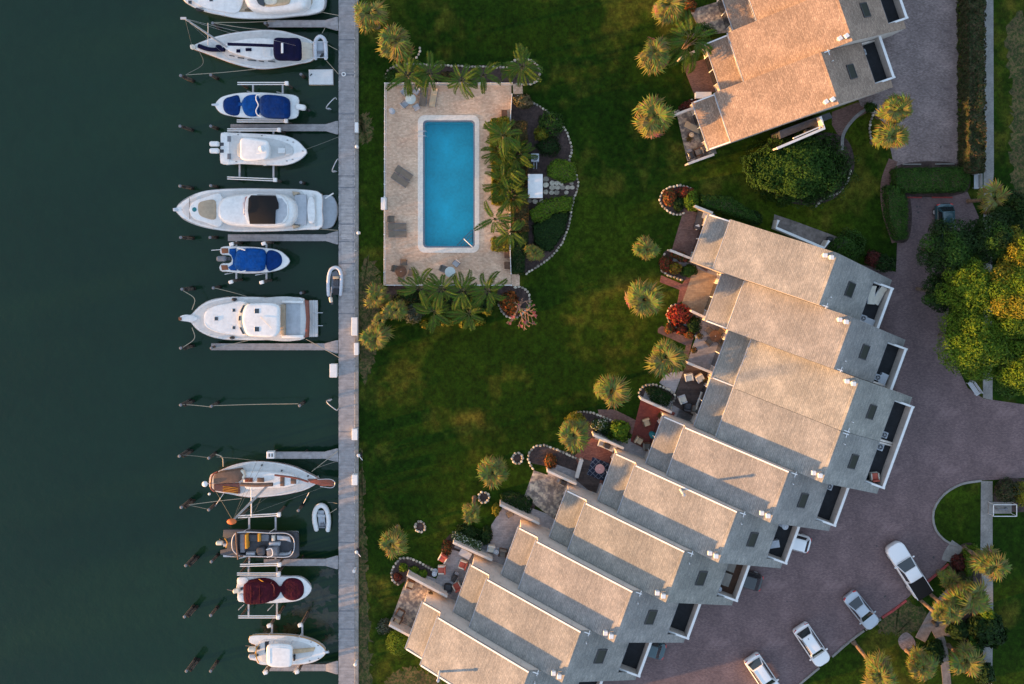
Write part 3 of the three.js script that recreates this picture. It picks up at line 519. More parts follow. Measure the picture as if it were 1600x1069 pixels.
const unitsA = [
  [-2, -89, true, 'grey roofed townhouse at the upper end of the long row, two loungers on its terrace', { rakes: [UW - 0.1] }],
  [-1, -39, true, 'grey roofed townhouse second from the upper end of the long row', {}],
  [0, 0, true, 'grey roofed townhouse farthest towards the driveway, upper half of the flush pair', {}],
  [1, 0, false, 'grey roofed townhouse, lower half of the flush pair nearest the driveway', { rakes: [] }],
  [2, -49, false, 'grey roofed townhouse with a thin flue shadow, above the white car', {}],
  [3, -98, false, 'grey roofed townhouse with a spiked flue on its edge, behind the white car', { chimney: [-5.0, 0.4] }],
  [4, -148, false, 'grey roofed townhouse with tables on a brown terrace, behind the black car', { deckMat: null }],
  [5, -197, false, 'grey roofed townhouse with empty dark terrace, third from the bottom of the row', {}],
  [6, -246, false, 'grey roofed townhouse second from the bottom left end of the row', {}],
  [7, -295, false, 'grey roofed townhouse at the bottom left end of the row by the clipped round bush', { chimney: [-7.5, 4.6], rakes: [0.1, UW - 0.1] }],
];
M.brownDeck = mat('#ffffff', 0.8, { map: speck([70, 46, 32], 0.4) });
const tints = [1, 0.95, 1.03, 1.03, 0.97, 1.02, 0.94, 1.0, 0.96, 1.04].map((t, i) => { const m = M.shingleA.clone(); m.color.setRGB(t, t * (i % 3 === 1 ? 0.985 : 1), t * (i % 4 === 2 ? 0.97 : 1)); return m; });
for (const [k, du, mir, label, o] of unitsA) townhouse(tints[k + 2], mir, 'townhouse', label, rowA.at(du, 77.5 * k), rowA.turn, { ...o, deckMat: k === 4 ? M.brownDeck : k === 3 ? M.membrane : undefined, group: 'grey roofed townhouses' });
[[0, 0, 'tan roofed townhouse at the lower end of the upper row, over the big shrub', { rakes: [0.1, UW - 0.1], plain: true }], [-1, 47, 'tan roofed townhouse in the middle of the upper row', { plain: true }], [-2, 94, 'tan roofed townhouse cut off by the top edge', { plain: true }]]
  .forEach(([k, du, label, o]) => townhouse(M.shingleB, false, 'townhouse', label, rowB.at(du, 77.5 * k), rowB.turn, { ...o, group: 'tan roofed townhouses' }));

// things on terraces: place in a unit's own frame
const inUnit = (row, k, du, u, y, v) => { const o = row.at(du + u * PPM, 77.5 * k + v * PPM); return [o[0], y, o[2]]; };

// paved aprons in the recesses beside each unit
for (const [k, du] of unitsA) { const q = (u, v) => { const p = inUnit(rowA, k, du, u, 0, v); return [p[0], p[2]]; }; if (k > 1) struct('patio_apron', sheet([q(-13.2, -1.35), q(-5.5, -1.35), q(-5.5, 0.1), q(-13.2, 0.1)], 0.011), M.greyTile); else struct('patio_apron', sheet([q(-12.5, 0), q(-9, 0), q(-9, 6.3), q(-12.5, 6.3)], 0.011), M.greyTile); }
// side entry courts of the end units
function sideCourt(name, label, pts, h, opts = {}) {
  const w = lay(pts, h), c = w[0], t = thing(name, label, 'balcony', [c[0], 0, c[1]]);
  part('wall', strip(w, 0.16, 0, h - 0.08), M.wallWhite, t); part('cap', strip(w, 0.26, h - 0.08, h), M.trim, t);
  if (opts.rail) { const r = lay(opts.rail, h + 0.0); part('rail', strip(r, 0.12, h - 0.25, h + 0.03), M.trim, t); }
  if (opts.floor) part('floor', slabOf(lay(opts.floor, 0.1), 0, opts.fy || 0.1, 0.01), opts.fm || M.midGrey, t);
}
sideCourt('side_balcony', 'white walled side balcony between the tan roof and the big shrub', [[1214, 232], [1289, 200], [1282, 182]], 3.9, { rail: [[1240, 216], [1284, 197]], floor: [[1206, 222], [1285, 190], [1280, 182], [1204, 210]], fm: M.darkGrey, fy: 2.9 });
sideCourt('side_court', 'white walled entry court on the upper side of the long row', [[1217, 344], [1213, 356], [1288, 388], [1296, 376]], 1.5, {});
for (const [x, y, m, l] of [[1262, 206, M.black, 'black chair on the side balcony under the tan roof'], [1297, 374, M.black, 'black grill in the entry court beside the round shrub']]) { const p = P(x, y, l.includes('balcony') ? 3.4 : 0.8), t = thing('grill', l, l.includes('chair') ? 'chair' : 'grill', [p.x, l.includes('balcony') ? 2.9 : 0, p.z]); part('body', ball(0.38, p.x, p.y - 0.1, p.z, 1, 0.7, 0.8), m, t); part('leg', [poleY(p.x - 0.2, l.includes('balcony') ? 2.9 : 0, p.y - 0.1, p.z, 0.03), poleY(p.x + 0.2, l.includes('balcony') ? 2.9 : 0, p.y - 0.1, p.z, 0.03)], M.black, t); }

// ---------------------------------------------------------------- patios and their walls
const patio = (pts, m, y = 0.02) => struct('patio', slabOf(lay(pts), -0.05, y, 0.005), m);
patio([[1069, 325], [1125, 345], [1105, 425], [1050, 390]], M.brickBrown);
patio([[1085, 418], [1130, 436], [1110, 505], [1064, 478]], M.tanTile);
patio([[1033, 430], [1066, 444], [1075, 430], [1082, 432], [1070, 468], [1058, 476], [1062, 453], [1031, 441]], M.brickRed, 0.016);
patio([[1098, 497], [1150, 518], [1125, 590], [1074, 565]], M.greyTile);
patio([[1028, 514], [1034, 509], [1076, 528], [1080, 522], [1084, 526], [1074, 564], [1066, 562], [1072, 540], [1028, 520]], M.brickBrown, 0.016);
patio([[1073, 566], [1124, 588], [1100, 660], [1050, 632]], M.woodDark, 0.05);
patio([[1030, 598], [1042, 583], [1068, 580], [1054, 616]], M.greyTile, 0.016);
patio([[1002, 622], [1055, 645], [1028, 712], [985, 690]], M.terraTile);
patio([[934, 640], [960, 640], [1000, 660], [990, 680], [938, 656]], M.brickBrown, 0.016);
patio([[925, 684], [975, 705], [950, 760], [910, 745], [898, 712]], M.brickRed);
patio([[910, 716], [945, 728], [930, 775], [900, 750]], M.woodDark, 0.06);
patio([[834, 735], [902, 758], [870, 815], [819, 776]], M.slate);
patio([[782, 798], [840, 815], [802, 880], [760, 858], [768, 820]], M.greyTile, 0.018);
patio([[703, 858], [765, 875], [735, 935], [680, 908]], M.greyTile, 0.024);
patio([[636, 902], [700, 935], [680, 990], [607, 980]], M.slate, 0.02);
patio([[1092, 95], [1124, 82], [1140, 140], [1085, 148], [1066, 100]], M.brickBrown);
patio([[1078, 16], [1130, 0], [1145, 50], [1098, 55]], M.slate);
patio([[1058, 180], [1098, 165], [1120, 240], [1074, 252]], M.slate, 0.024);
patio([[801, 131], [816, 131], [817, 147], [802, 147]], M.poolPaver); patio([[799, 428], [812, 428], [812, 447], [799, 447]], M.poolPaver);

function wall(a, b, h, label, w = 0.16, slope = 0) {
  h *= 0.84;
  const A = P(...a, h), B = P(...b, h + slope), t = thing('privacy_wall', label, 'wall', [(A.x + B.x) / 2, 0, (A.z + B.z) / 2], 'white patio walls');
  const line = [[A.x, A.z], [B.x, B.z]];
  part('wall', strip(line, w, 0, h - 0.07), M.wallWhite, t); part('cap', strip(line, w + 0.09, h - 0.07, h), M.wallWhite, t);
}
wall([1086, 322], [1114, 333], 2.0, 'white patio wall at the top end of the long row beside the hedge');
wall([1047, 391], [1085, 406], 1.9, 'white patio wall between the brown brick patio and the flower bed');
wall([1080, 486], [1106, 498], 1.9, 'white patio wall behind the red bougainvillea');
wall([1074, 567], [1116, 584], 1.9, 'white patio wall between grey tile patio and dark plank patio');
wall([1001, 623], [1050, 645], 1.9, 'white patio wall above the red tile patio');
wall([927, 680], [975, 701], 1.9, 'white patio wall beside the round leafy shrub and dark furniture');
wall([855, 736], [901, 757], 1.9, 'white patio wall below the long mulch bed with orange shrub');
wall([781, 789], [843, 819], 1.9, 'white patio wall below the dark planting bed');
wall([708, 848], [769, 876], 1.9, 'white patio wall below the white flowering hedge');
wall([636, 899], [699, 933], 1.9, 'white patio wall at the top of the lowest patio');
wall([608, 977], [640, 994], 1.9, 'white patio wall beside the clipped round bush');
wall([1047, 182], [1088, 167], 1.9, 'white patio wall under the lawn palm beside the tan roofed row');
wall([1075, 256], [1116, 241], 1.9, 'white patio wall at the lower corner of the tan roofed row');
wall([1063, 91], [1086, 80], 1.9, 'white patio wall below the feathery palm at the tan roofed row');
wall([909, 718], [901, 747], 0.8, 'low white kerb wall at the edge of the dark plank deck', 0.3);

// stone edging: irregular stones set along a line
M.stones = [M.stone, mat('#ffffff', 0.9, { map: speck([196, 186, 168], 0.35, 0.9) }), mat('#ffffff', 0.9, { map: speck([136, 128, 116], 0.4, 0.9) })];
function edging(pts, label, o = {}) {
  const line = openSmooth(lay(pts), Math.max(8, Math.round((o.len || 0) || pts.length * 14))); srand(Math.round(pts[0][0] * 7 + pts[0][1]));
  const t = thing('stone_edging', label, 'edging', [line[0][0], 0, line[0][1]], 'stone bed edgings'); const geos = [[], [], []];
  let acc = 0, last = line[0]; const step = o.step || 0.36;
  for (let i = 1; i < line.length; i++) {
    const seg = Math.hypot(line[i][0] - last[0], line[i][1] - last[1]); if (seg < 1e-6) continue; let d = step - acc;
    while (d < seg) { const f = d / seg, x = last[0] + (line[i][0] - last[0]) * f, z = last[1] + (line[i][1] - last[1]) * f, a = Math.atan2(line[i][1] - last[1], line[i][0] - last[0]); const g = new THREE.IcosahedronGeometry(0.155, 1); const pp = g.attributes.position; for (let k = 0; k < pp.count; k++) { const s = 0.9 + 0.22 * lattice[(Math.round(pp.getX(k) * 900) * 31 + Math.round(pp.getY(k) * 900) * 17 + Math.round(pp.getZ(k) * 900) * 7 + geos[0].length * 97) & 65535]; pp.setXYZ(k, pp.getX(k) * s, pp.getY(k) * s, pp.getZ(k) * s); } g.scale(rr(0.9, 1.15), rr(0.6, 0.85), rr(0.7, 0.95)); g.rotateY(-a + rr(-0.3, 0.3)); g.translate(x + rr(-0.04, 0.04), 0.07, z + rr(-0.04, 0.04)); g.deleteAttribute('normal'); g.computeVertexNormals(); geos[Math.floor(rnd() * 3)].push(flat(g)); d += step * rr(0.9, 1.1); }
    acc = (acc + seg) % step; last = line[i];
  }
  geos.forEach((g, i) => { if (g.length) part('stones', g, M.stones[i], t).userData.kind = 'stuff'; });
}
edging([[805, 149], [830, 159], [862, 180], [884, 204], [893, 235], [890, 252], [900, 272], [903, 292], [895, 316], [890, 346], [880, 376], [858, 403], [822, 428]], 'long curved pale stone edging of the bed right of the pool', { len: 120 });
edging([[604, 127], [606, 112], [622, 102], [700, 103], [790, 106]], 'pale stone edging along the palm bed above the pool', { len: 80 });
edging([[790, 110], [800, 97], [822, 92], [841, 104], [842, 122], [830, 131], [806, 131]], 'round stone ring under the palm at the pool upper right corner', { len: 60 });
edging([[800, 449], [815, 449], [825, 458], [827, 476], [816, 490], [801, 497], [786, 489], [778, 474]], 'stone ring around the bare flowering tree bed', { len: 60 });
edging([[1084, 296], [1060, 290], [1038, 298], [1031, 312], [1040, 327], [1058, 336], [1070, 333]], 'stone ring around the red and orange flower bed', { len: 60 });
edging([[1040, 393], [1033, 412], [1035, 424], [1068, 438]], 'stone edging of the orange flower bed left of the brick strip', { len: 40 });
edging([[1060, 474], [1047, 480], [1043, 494], [1050, 508], [1088, 525]], 'stone edging of the red bougainvillea bed', { len: 40 });
edging([[1000, 624], [999, 613], [1008, 603], [1022, 601], [1054, 617], [1048, 638]], 'stone edging of the narrow green bed above red tile patio', { len: 50 });
edging([[885, 672], [900, 646], [920, 644], [985, 670]], 'stone edging of the bed by the white flowers', { len: 50 });
edging([[836, 736], [826, 720], [827, 708], [836, 698], [850, 696], [914, 722]], 'pale stone edging of the long tongue shaped mulch bed', { len: 60 });
edging([[626, 916], [613, 905], [613, 892], [624, 874], [640, 872], [676, 890]], 'stone edging of the bed beside the lowest palm', { len: 50 });
edging([[1178, 250], [1174, 272], [1190, 292], [1210, 302]], 'dark stone edging at the left of the big shrub', { len: 30 });
edging([[1330, 262], [1322, 288], [1305, 304], [1290, 308], [1275, 322]], 'stone edging at the lower right of the big shrub', { len: 40 });
edging([[1370, 165], [1360, 190], [1360, 215], [1368, 226]], 'stone edging left of the two golden palms', { len: 40 });
edging([[1040, 182], [1062, 172], [1082, 156], [1088, 168]], 'stone edging beside the middle palm at the tan roofed row', { len: 30 });
edging([[630, 92], [648, 92], [656, 80], [655, 70]], 'stone arc right of the second palm near the dock', { len: 24 });
for (const [x, y, l] of [[808.5, 716, 'upper round stone tree ring on the lawn'], [756, 777, 'middle round stone tree ring on the lawn beside the palm'], [656.5, 823, 'lower left round stone tree ring on the lawn']]) {
  const ring = []; for (let i = 0; i <= 24; i++) ring.push([x + 8.2 * Math.cos(i / 12 * Math.PI), y + 8.2 * Math.sin(i / 12 * Math.PI)]);
  edging(ring, l, { len: 50, step: 0.34 }); struct('mulch_disc', sheet(lay(ring.slice(0, 24)), 0.012), M.mulch);
}
// ---------------------------------------------------------------- pool
{
  const fenceH = 1.2, deckPts = [[602.5, 130], [799, 130], [798.5, 445], [601.5, 445]];
  const c = [[741, 190]]; void c;
  const rrect = (x0, y0, x1, y1, r, h = 0, n = 8) => { const out = []; for (const [cx, cy, a0] of [[x1 - r, y1 - r, 0], [x0 + r, y1 - r, 1], [x0 + r, y0 + r, 2], [x1 - r, y0 + r, 3]]) for (let i = 0; i <= n; i++) { const a = (a0 + i / n) * Math.PI / 2; out.push([cx + r * Math.cos(a), cy + r * Math.sin(a)]); } return lay(out, h); };
  const frameGeo = ringPath;
  struct('pool_deck', frameGeo(lay(deckPts), rrect(655, 182, 747, 393, 9), 0.0, 0.06), M.poolPaver, 'pink tan paved pool deck');
  const pool = thing('swimming_pool', 'turquoise rectangular swimming pool with pale coping', 'pool', [P(701, 288).x, -1.6, P(701, 288).z]);
  M.coping = mat('#ffffff', 0.8, { map: speck([228, 216, 202], 0.12, 1.5) });
  M.poolTile = mat('#ffffff', 0.4, { map: tex(256, 256, (u, v) => { const a = (u * 16) % 1 < 0.1 || (v * 16) % 1 < 0.1 ? 0.8 : 1, t = lat(Math.floor(u * 16), Math.floor(v * 16), 16) - 0.5; return [116 * a * (1 + t * 0.2), 124 * a * (1 + t * 0.2), 136 * a * (1 + t * 0.2)]; }, true, 1.2) });
  M.plaster = mat('#ffffff', 0.7, { map: tex(512, 512, (u, v) => { const n = fbm(u, v, 4, 4) - 0.5, f = fbm(v, u, 40, 2) - 0.5, k = 1 + n * 0.2 + f * 0.1; return [26 * k, 172 * k, 190 * k]; }, true, 7) });
  M.poolWater = mat([0.80, 0.95, 0.98], 0.03, { transmission: 1, thickness: 0, ior: 1.33, bumpMap: rippleBump, bumpScale: 0.012 });
  part('coping', frameGeo(rrect(653, 180, 749, 395, 11), rrect(661, 188, 742, 387, 6), -0.2, 0.11), M.coping, pool);
  part('tile_band', frameGeo(rrect(660.5, 187.5, 742.5, 387.5, 6), rrect(663.4, 190.4, 739.6, 384.6, 5), -0.42, 0.03), M.poolTile, pool);
  part('basin', [frameGeo(rrect(660, 187, 743, 388, 6), rrect(664, 191, 739, 384, 5), -1.9, -0.425), (() => { const g = sheet(rrect(661, 188, 742, 387, 6, 0, 8), -1.3), q = g.attributes.position; for (let i = 0; i < q.count; i++) q.setY(i, -1.3 + 0.5 * (q.getZ(i) + 12.4) / 13.2 - 0.45); g.computeVertexNormals(); return g; })()], M.plaster, pool);
  part('water_surface', sheet(rrect(663, 190, 740, 385, 6), -0.08), M.poolWater, pool);
  const st = zoomed(560, 280, 0.225);
  [[680, 460, 785, 352], [705, 460, 785, 375], [730, 460, 785, 400], [752, 460, 785, 425]].forEach(([x0, y0, x1, y1], i) => { const a = P(...st(x0, y0)), b = P(...st(x1, y1)); part('step', ringSlab([[a.x, a.z], [b.x, b.z], [P(739.5, 384.5).x, P(739.5, 384.5).z]], [[-1.6, 0], [-1.1 + i * 0.26, 0]]), M.plaster, pool); part('step_edge', strip([[a.x, a.z], [b.x, b.z]], 0.09, -1.1 + i * 0.26, -1.08 + i * 0.26), M.poolTile, pool); });
  const ha = P(...st(735, 418), 0.9), hb = P(...st(790, 468), 0.9), rail = part('handrail', tube([[ha.x, 0.05, ha.z], [ha.x, 0.75, ha.z], [hb.x, 0.95, hb.z], [hb.x, 0.06, hb.z]], 0.045, 24), M.trim, pool); void rail;
  for (const y of [205, 212.5]) { const a = P(652, y, 0.7), b = P(665, y, 0.7); part('ladder_rail', tube([[a.x, 0.06, a.z], [a.x, 0.7, a.z], [b.x, 0.72, b.z], [b.x + 0.05, 0.02, b.z]], 0.04, 24), M.steel, pool); }
  // fence: posts and two rails per side
  const fence = (a, b, label, n) => {
    const A = P(...a, fenceH), B = P(...b, fenceH), t = thing('pool_fence', label, 'fence', [A.x, 0.06, A.z], 'white pool fence sides');
    for (let i = 0; i <= n; i++) { const q = A.clone().lerp(B, i / n); part('post', box(0.07, fenceH, 0.07, q.x, fenceH / 2, q.z), M.trim, t); part('post_cap', box(0.1, 0.04, 0.1, q.x, fenceH + 0.02, q.z), M.trim, t); }
    part('top_rail', strip([[A.x, A.z], [B.x, B.z]], 0.06, fenceH - 0.08, fenceH - 0.02), M.trim, t); part('bottom_rail', strip([[A.x, A.z], [B.x, B.z]], 0.045, 0.12, 0.17), M.trim, t);
    const pk = [], len = A.distanceTo(B), m = Math.floor(len / 0.115); for (let i = 1; i < m; i++) { const q = A.clone().lerp(B, i / m); pk.push(box(0.018, 1.0, 0.018, q.x, 0.64, q.z)); } part('pickets', pk, M.trim, t).userData.kind = 'stuff';
  };
  fence([601, 129.5], [800, 129.5], 'white picket fence along the upper side of the pool deck', 12);
  fence([601, 130.5], [600, 445], 'white picket fence along the dock side of the pool deck', 16);
  fence([600, 446], [799, 446], 'white picket fence along the lower side of the pool deck', 12);
  fence([800, 147], [797.5, 183], 'short white fence at the pool upper right corner', 3);
  fence([797, 185], [797, 388], 'white fence hidden in the palms right of the pool', 12);
  fence([797, 391], [798.5, 428], 'short white fence at the pool lower right corner', 3);
}
const pair = (a, b) => a.concat(b); void pair;

// ---------------------------------------------------------------- outdoor furniture (built once, cloned)
const mkLounger = (sling, frame) => { const g = proto(); part('bed', hexa([[-0.95, 0.3, -0.32], [0.3, 0.3, -0.32], [0.3, 0.3, 0.32], [-0.95, 0.3, 0.32]], [[-0.95, 0.36, -0.32], [0.3, 0.36, -0.32], [0.3, 0.36, 0.32], [-0.95, 0.36, 0.32]]), sling, g); part('backrest', hexa([[0.32, 0.3, -0.32], [0.92, 0.6, -0.32], [0.92, 0.6, 0.32], [0.32, 0.3, 0.32]], [[0.30, 0.36, -0.32], [0.9, 0.66, -0.32], [0.9, 0.66, 0.32], [0.30, 0.36, 0.32]]), sling, g); for (const s of [-1, 1]) part('side_rail', box(1.9, 0.05, 0.05, -0.02, 0.31, s * 0.345), frame, g); for (const [x, z] of [[-0.85, -0.3], [-0.85, 0.3], [0.6, -0.3], [0.6, 0.3]]) part('leg', box(0.05, 0.3, 0.05, x, 0.15, z), frame, g); return g; };
const mkChair = (seatM, frame, w = 0.6) => { const g = proto(); part('seat', box(0.55, 0.08, w, 0, 0.42, 0, 0, 0.03), seatM, g); part('backrest', hexa([[-0.3, 0.46, -w / 2], [-0.24, 0.46, -w / 2], [-0.24, 0.46, w / 2], [-0.3, 0.46, w / 2]], [[-0.42, 0.95, -w / 2], [-0.36, 0.95, -w / 2], [-0.36, 0.95, w / 2], [-0.42, 0.95, w / 2]]), seatM, g); for (const s of [-1, 1]) part('arm', box(0.55, 0.04, 0.06, -0.03, 0.64, s * (w / 2 + 0.02)), frame, g); for (const [x, z] of [[-0.26, -1], [-0.26, 1], [0.24, -1], [0.24, 1]]) part('leg', box(0.04, 0.62, 0.04, x, 0.31, z * (w / 2 + 0.02)), frame, g); return g; };
const mkArmchair = (seatM, frame) => { const g = proto(); part('base', box(0.8, 0.3, 0.8, 0, 0.2, 0, 0, 0.04), frame, g); part('seat', box(0.62, 0.16, 0.6, 0.06, 0.43, 0, 0, 0.06), seatM, g); part('backrest', box(0.16, 0.5, 0.74, -0.34, 0.6, 0, 0, 0.06), seatM, g); for (const s of [-1, 1]) part('arm', box(0.72, 0.26, 0.12, 0.02, 0.48, s * 0.36, 0, 0.04), frame, g); return g; };
const mkRound = (top, leg, r = 0.55) => { const g = proto(); part('table_top', lathe([[0, 0.74], [r - 0.02, 0.74], [r, 0.72], [r - 0.02, 0.7], [0, 0.7]], 0, 0, 0, 28), top, g); part('pedestal', poleY(0, 0, 0.7, 0, 0.06), leg, g); part('base', lathe([[0, 0.06], [0.28, 0.03], [0.3, 0]], 0, 0, 0, 20), leg, g); part('umbrella_holder', poleY(0, 0.74, 0.82, 0, 0.04), M.trim, g); return g; };
const mkBox = (m, w, h, d) => { const g = proto(); part('body', box(w, h - 0.06, d, 0, (h - 0.06) / 2, 0, 0, 0.03), m, g); part('lid', box(w + 0.04, 0.06, d + 0.04, 0, h - 0.03, 0, 0, 0.02), m, g); return g; };
const mkGrill = () => { const g = proto(); part('hood', box(0.75, 0.34, 0.5, 0, 0.98, 0, 0, 0.14), M.black, g); part('cabinet', box(0.7, 0.75, 0.48, 0, 0.42, 0, 0, 0.02), M.darkGrey, g); for (const s of [-1, 1]) part('shelf', box(0.3, 0.04, 0.45, s * 0.52, 0.85, 0), M.midGrey, g); part('handle', tube([[-0.25, 1.02, 0.28], [0.25, 1.02, 0.28]], 0.02), M.steel, g); return g; };
const mkAC = () => { const g = proto(); part('cabinet', box(0.8, 0.7, 0.8, 0, 0.35, 0, 0, 0.05), M.lightGrey, g); const f = part('fan_opening', lathe([[0, 0.005], [0.3, 0.005], [0.31, 0.0]], 0, 0.702, 0, 24), M.black, g); part('blade', [0, 1, 2].map((i) => box(0.26, 0.012, 0.09, 0.14, 0.72, 0).rotateY(i * 2.094)), M.midGrey, f); part('hub', poleY(0, 0.7, 0.74, 0, 0.06), M.trim, f); part('grille', [0.12, 0.2, 0.29].map((r) => flat(new THREE.TorusGeometry(r, 0.008, 5, 24).rotateX(Math.PI / 2).translate(0, 0.745, 0))), M.steel, g); return g; };
const F = { lounger: mkLounger(M.slingBrown, M.midGrey), loungerTan: mkLounger(M.cushionTan, M.midGrey), loungerGrey: mkLounger(M.cushionGrey, M.darkGrey), loungerBlack: mkLounger(M.darkGrey, M.black), loungerWhite: mkLounger(M.cream, M.lightGrey), chairGrey: mkChair(M.cushionGrey, M.midGrey), chairSling: mkChair(M.slingBrown, M.darkGrey), chairPale: mkChair(M.lightGrey, M.midGrey), armWhite: mkArmchair(M.cream, M.lightGrey), armTan: mkArmchair(M.cushionTan, M.wicker), armRed: mkArmchair(M.cushionRed, M.cream), armGrey: mkArmchair(M.cushionGrey, M.wicker), armBlack: mkArmchair(M.darkGrey, M.black), tableGlass: mkRound(M.glassTable, M.lightGrey), tableBrown: mkRound(M.wicker, M.wicker, 0.6), tableTeal: mkRound(M.teal, M.teal, 0.32), tablePink: mkRound(M.pink, M.wicker, 0.5), tableSmall: mkRound(M.lightGrey, M.lightGrey, 0.26), tableTan: mkRound(M.cushionTan, M.wicker, 0.26), binWicker: mkBox(M.wicker, 0.55, 0.8, 0.7), binBlack: mkBox(M.black, 0.5, 0.9, 0.5), boxWhite: mkBox(M.trim, 1.6, 0.7, 0.62), boxGrey: mkBox(M.lightGrey, 1.2, 0.5, 0.7), mattress: mkBox(M.cushionGrey, 1.25, 0.6, 0.8), grill: mkGrill(), ac: mkAC() };
const deg = (d) => -d * Math.PI / 180;
const put = (f, name, cat, px, py, turn, label, y = 0.06, h = 0.5) => { const p = P(px, py, y + h); return place(F[f], name, label, cat, [p.x, y, p.z], deg(turn)); };
put('tableGlass', 'round_table', 'table', 642, 155, 0, 'round glass table under the palm at the pool upper left corner');
put('chairPale', 'patio_chair', 'chair', 633.5, 145, 40, 'pale chair at upper left of the glass table by the pool');
put('chairPale', 'patio_chair', 'chair', 633, 162.5, -40, 'pale chair at lower left of the glass table by the pool');
put('chairPale', 'patio_chair', 'chair', 650.5, 167, -120, 'pale chair below the glass table by the pool');
put('chairPale', 'patio_chair', 'chair', 650, 143, 120, 'pale chair above the glass table by the pool');
put('tableSmall', 'side_table', 'table', 612, 173, 0, 'small pale side table near the dock side pool fence');
put('lounger', 'sun_lounger', 'lounger', 661.5, 151, -84, 'brown sun lounger, left one of the upright pair above the pool');
put('loungerTan', 'sun_lounger', 'lounger', 677, 152, -80, 'brown sun lounger with tan head, right of the upright pair above the pool');
put('lounger', 'sun_lounger', 'lounger', 630.5, 270, 214, 'brown sun lounger, upper one of the slanted pair left of the pool');
put('lounger', 'sun_lounger', 'lounger', 624.5, 281, 214, 'brown sun lounger, lower one of the slanted pair left of the pool');
put('lounger', 'sun_lounger', 'lounger', 620, 354, 180, 'brown sun lounger, upper of the level pair by the dock side fence');
put('lounger', 'sun_lounger', 'lounger', 620.5, 365.5, 180, 'brown sun lounger, lower of the level pair by the dock side fence');
put('chairSling', 'patio_chair', 'chair', 612, 342.5, 0, 'brown sling chair above the level loungers by the fence');
put('tableBrown', 'round_table', 'table', 627, 424, 0, 'brown wicker round table at the pool lower left corner');
put('chairSling', 'patio_chair', 'chair', 631, 410.5, 90, 'brown chair above the wicker table at the pool');
put('chairSling', 'patio_chair', 'chair', 618, 420, 10, 'brown chair left of the wicker table at the pool');
put('chairSling', 'patio_chair', 'chair', 642, 426, 190, 'brown chair right of the wicker table at the pool');
put('chairGrey', 'patio_chair', 'chair', 627, 434, -90, 'grey brown chair below the wicker table at the pool');
put('tableGlass', 'round_table', 'table', 703.5, 425, 0, 'round glass table behind the palms below the pool');
put('chairGrey', 'patio_chair', 'chair', 693, 420, 20, 'grey chair left of the glass table below the pool');
put('chairPale', 'patio_chair', 'chair', 712.5, 412, 130, 'white chair upper right of the glass table below the pool');
put('binWicker', 'storage_bin', 'bin', 792.5, 398, 0, 'brown wicker bin, upper of two at the pool fence', 0.06, 0.8);
put('binWicker', 'storage_bin', 'bin', 792.5, 415, 0, 'brown wicker bin, lower of two at the pool fence', 0.06, 0.8);
put('binWicker', 'storage_bin', 'bin', 788, 177, 0, 'small brown bin at the top of the palm hedge right of the pool', 0.06, 0.8);
{
  const a = P(599, 318, 0.9), t = thing('shower_panel', 'white slab standing on the dock side pool fence', 'panel', [a.x, 0, a.z]); part('panel', box(0.5, 0.9, 1.25, a.x, 0.45, a.z, 0, 0.03), M.trim, t); part('base', box(0.6, 0.1, 1.35, a.x, 0.05, a.z), M.concrete, t);
  const c = P(836, 246, 0.9), h = place(F.ac, 'heat_pump', 'square white heat pump with black fan in the bed right of the pool', 'heat pump', [c.x, 0.02, c.z], 0, undefined, 1.05); void h;
  const pp = thing('pipe_pair', 'two pale pipes below the heat pump', 'pipes', [c.x, 0.02, c.z + 0.9]); for (const s of [0, 0.28]) part('pipe', tube([[c.x - 0.1 + s, 0.3, c.z + 0.42], [c.x - 0.1 + s, 0.25, c.z + 0.8], [c.x - 0.1 + s, 0.02, c.z + 1.1]], 0.05), M.lightGrey, pp);
  const s0 = P(825, 272, 1.6), s1 = P(848, 309.5, 1.6), sx = (s0.x + s1.x) / 2, sz = (s0.z + s1.z) / 2, w = s1.x - s0.x, d = s1.z - s0.z, sh = thing('equipment_shed', 'white flat roofed equipment shed beside the stepping stones', 'shed', [sx, 0.01, sz]);
  part('wall', box(w - 0.15, 1.5, d - 0.15, sx, 0.75, sz), M.wallWhite, sh); part('roof', box(w, 0.12, d, sx, 1.56, sz, 0, 0.03), M.trim, sh); part('roof_edge', box(0.2, 0.06, d, sx - w / 2 + 0.1, 1.64, sz), M.trim, sh); part('door', box(0.06, 1.2, 0.8, sx + w / 2 - 0.06, 0.62, sz), M.lightGrey, sh);
  srand(44); const stn = thing('stepping_stones', 'grey stepping stones right of the white shed', 'stepping stones', [P(872, 294).x, 0.01, P(872, 294).z]);
  for (const [x, y, r] of [[853, 280, 5], [853, 289, 5], [863, 286, 4.6], [870, 286, 4.2], [877, 287, 4], [863, 293, 5], [871, 293, 4.6], [879, 293, 4.4], [887, 293, 4.4], [894, 293, 4], [862, 301, 4.4], [870, 301, 4.6], [853, 300, 4.5], [836, 315, 4.5], [827, 314, 4], [846, 314, 4], [893, 286, 3.6], [885, 301, 3.8]]) { const ring = []; for (let i = 0; i < 8; i++) { const a = (i + 0.5) / 8 * Math.PI * 2, q = r * rr(0.88, 1.05); ring.push([x + q * Math.cos(a), y + q * Math.sin(a) * 0.9]); } part('stone', slabOf(lay(ring), 0, 0.05 + rr(0, 0.02), 0.015), M.stones[Math.floor(rnd() * 3)], stn); }
}
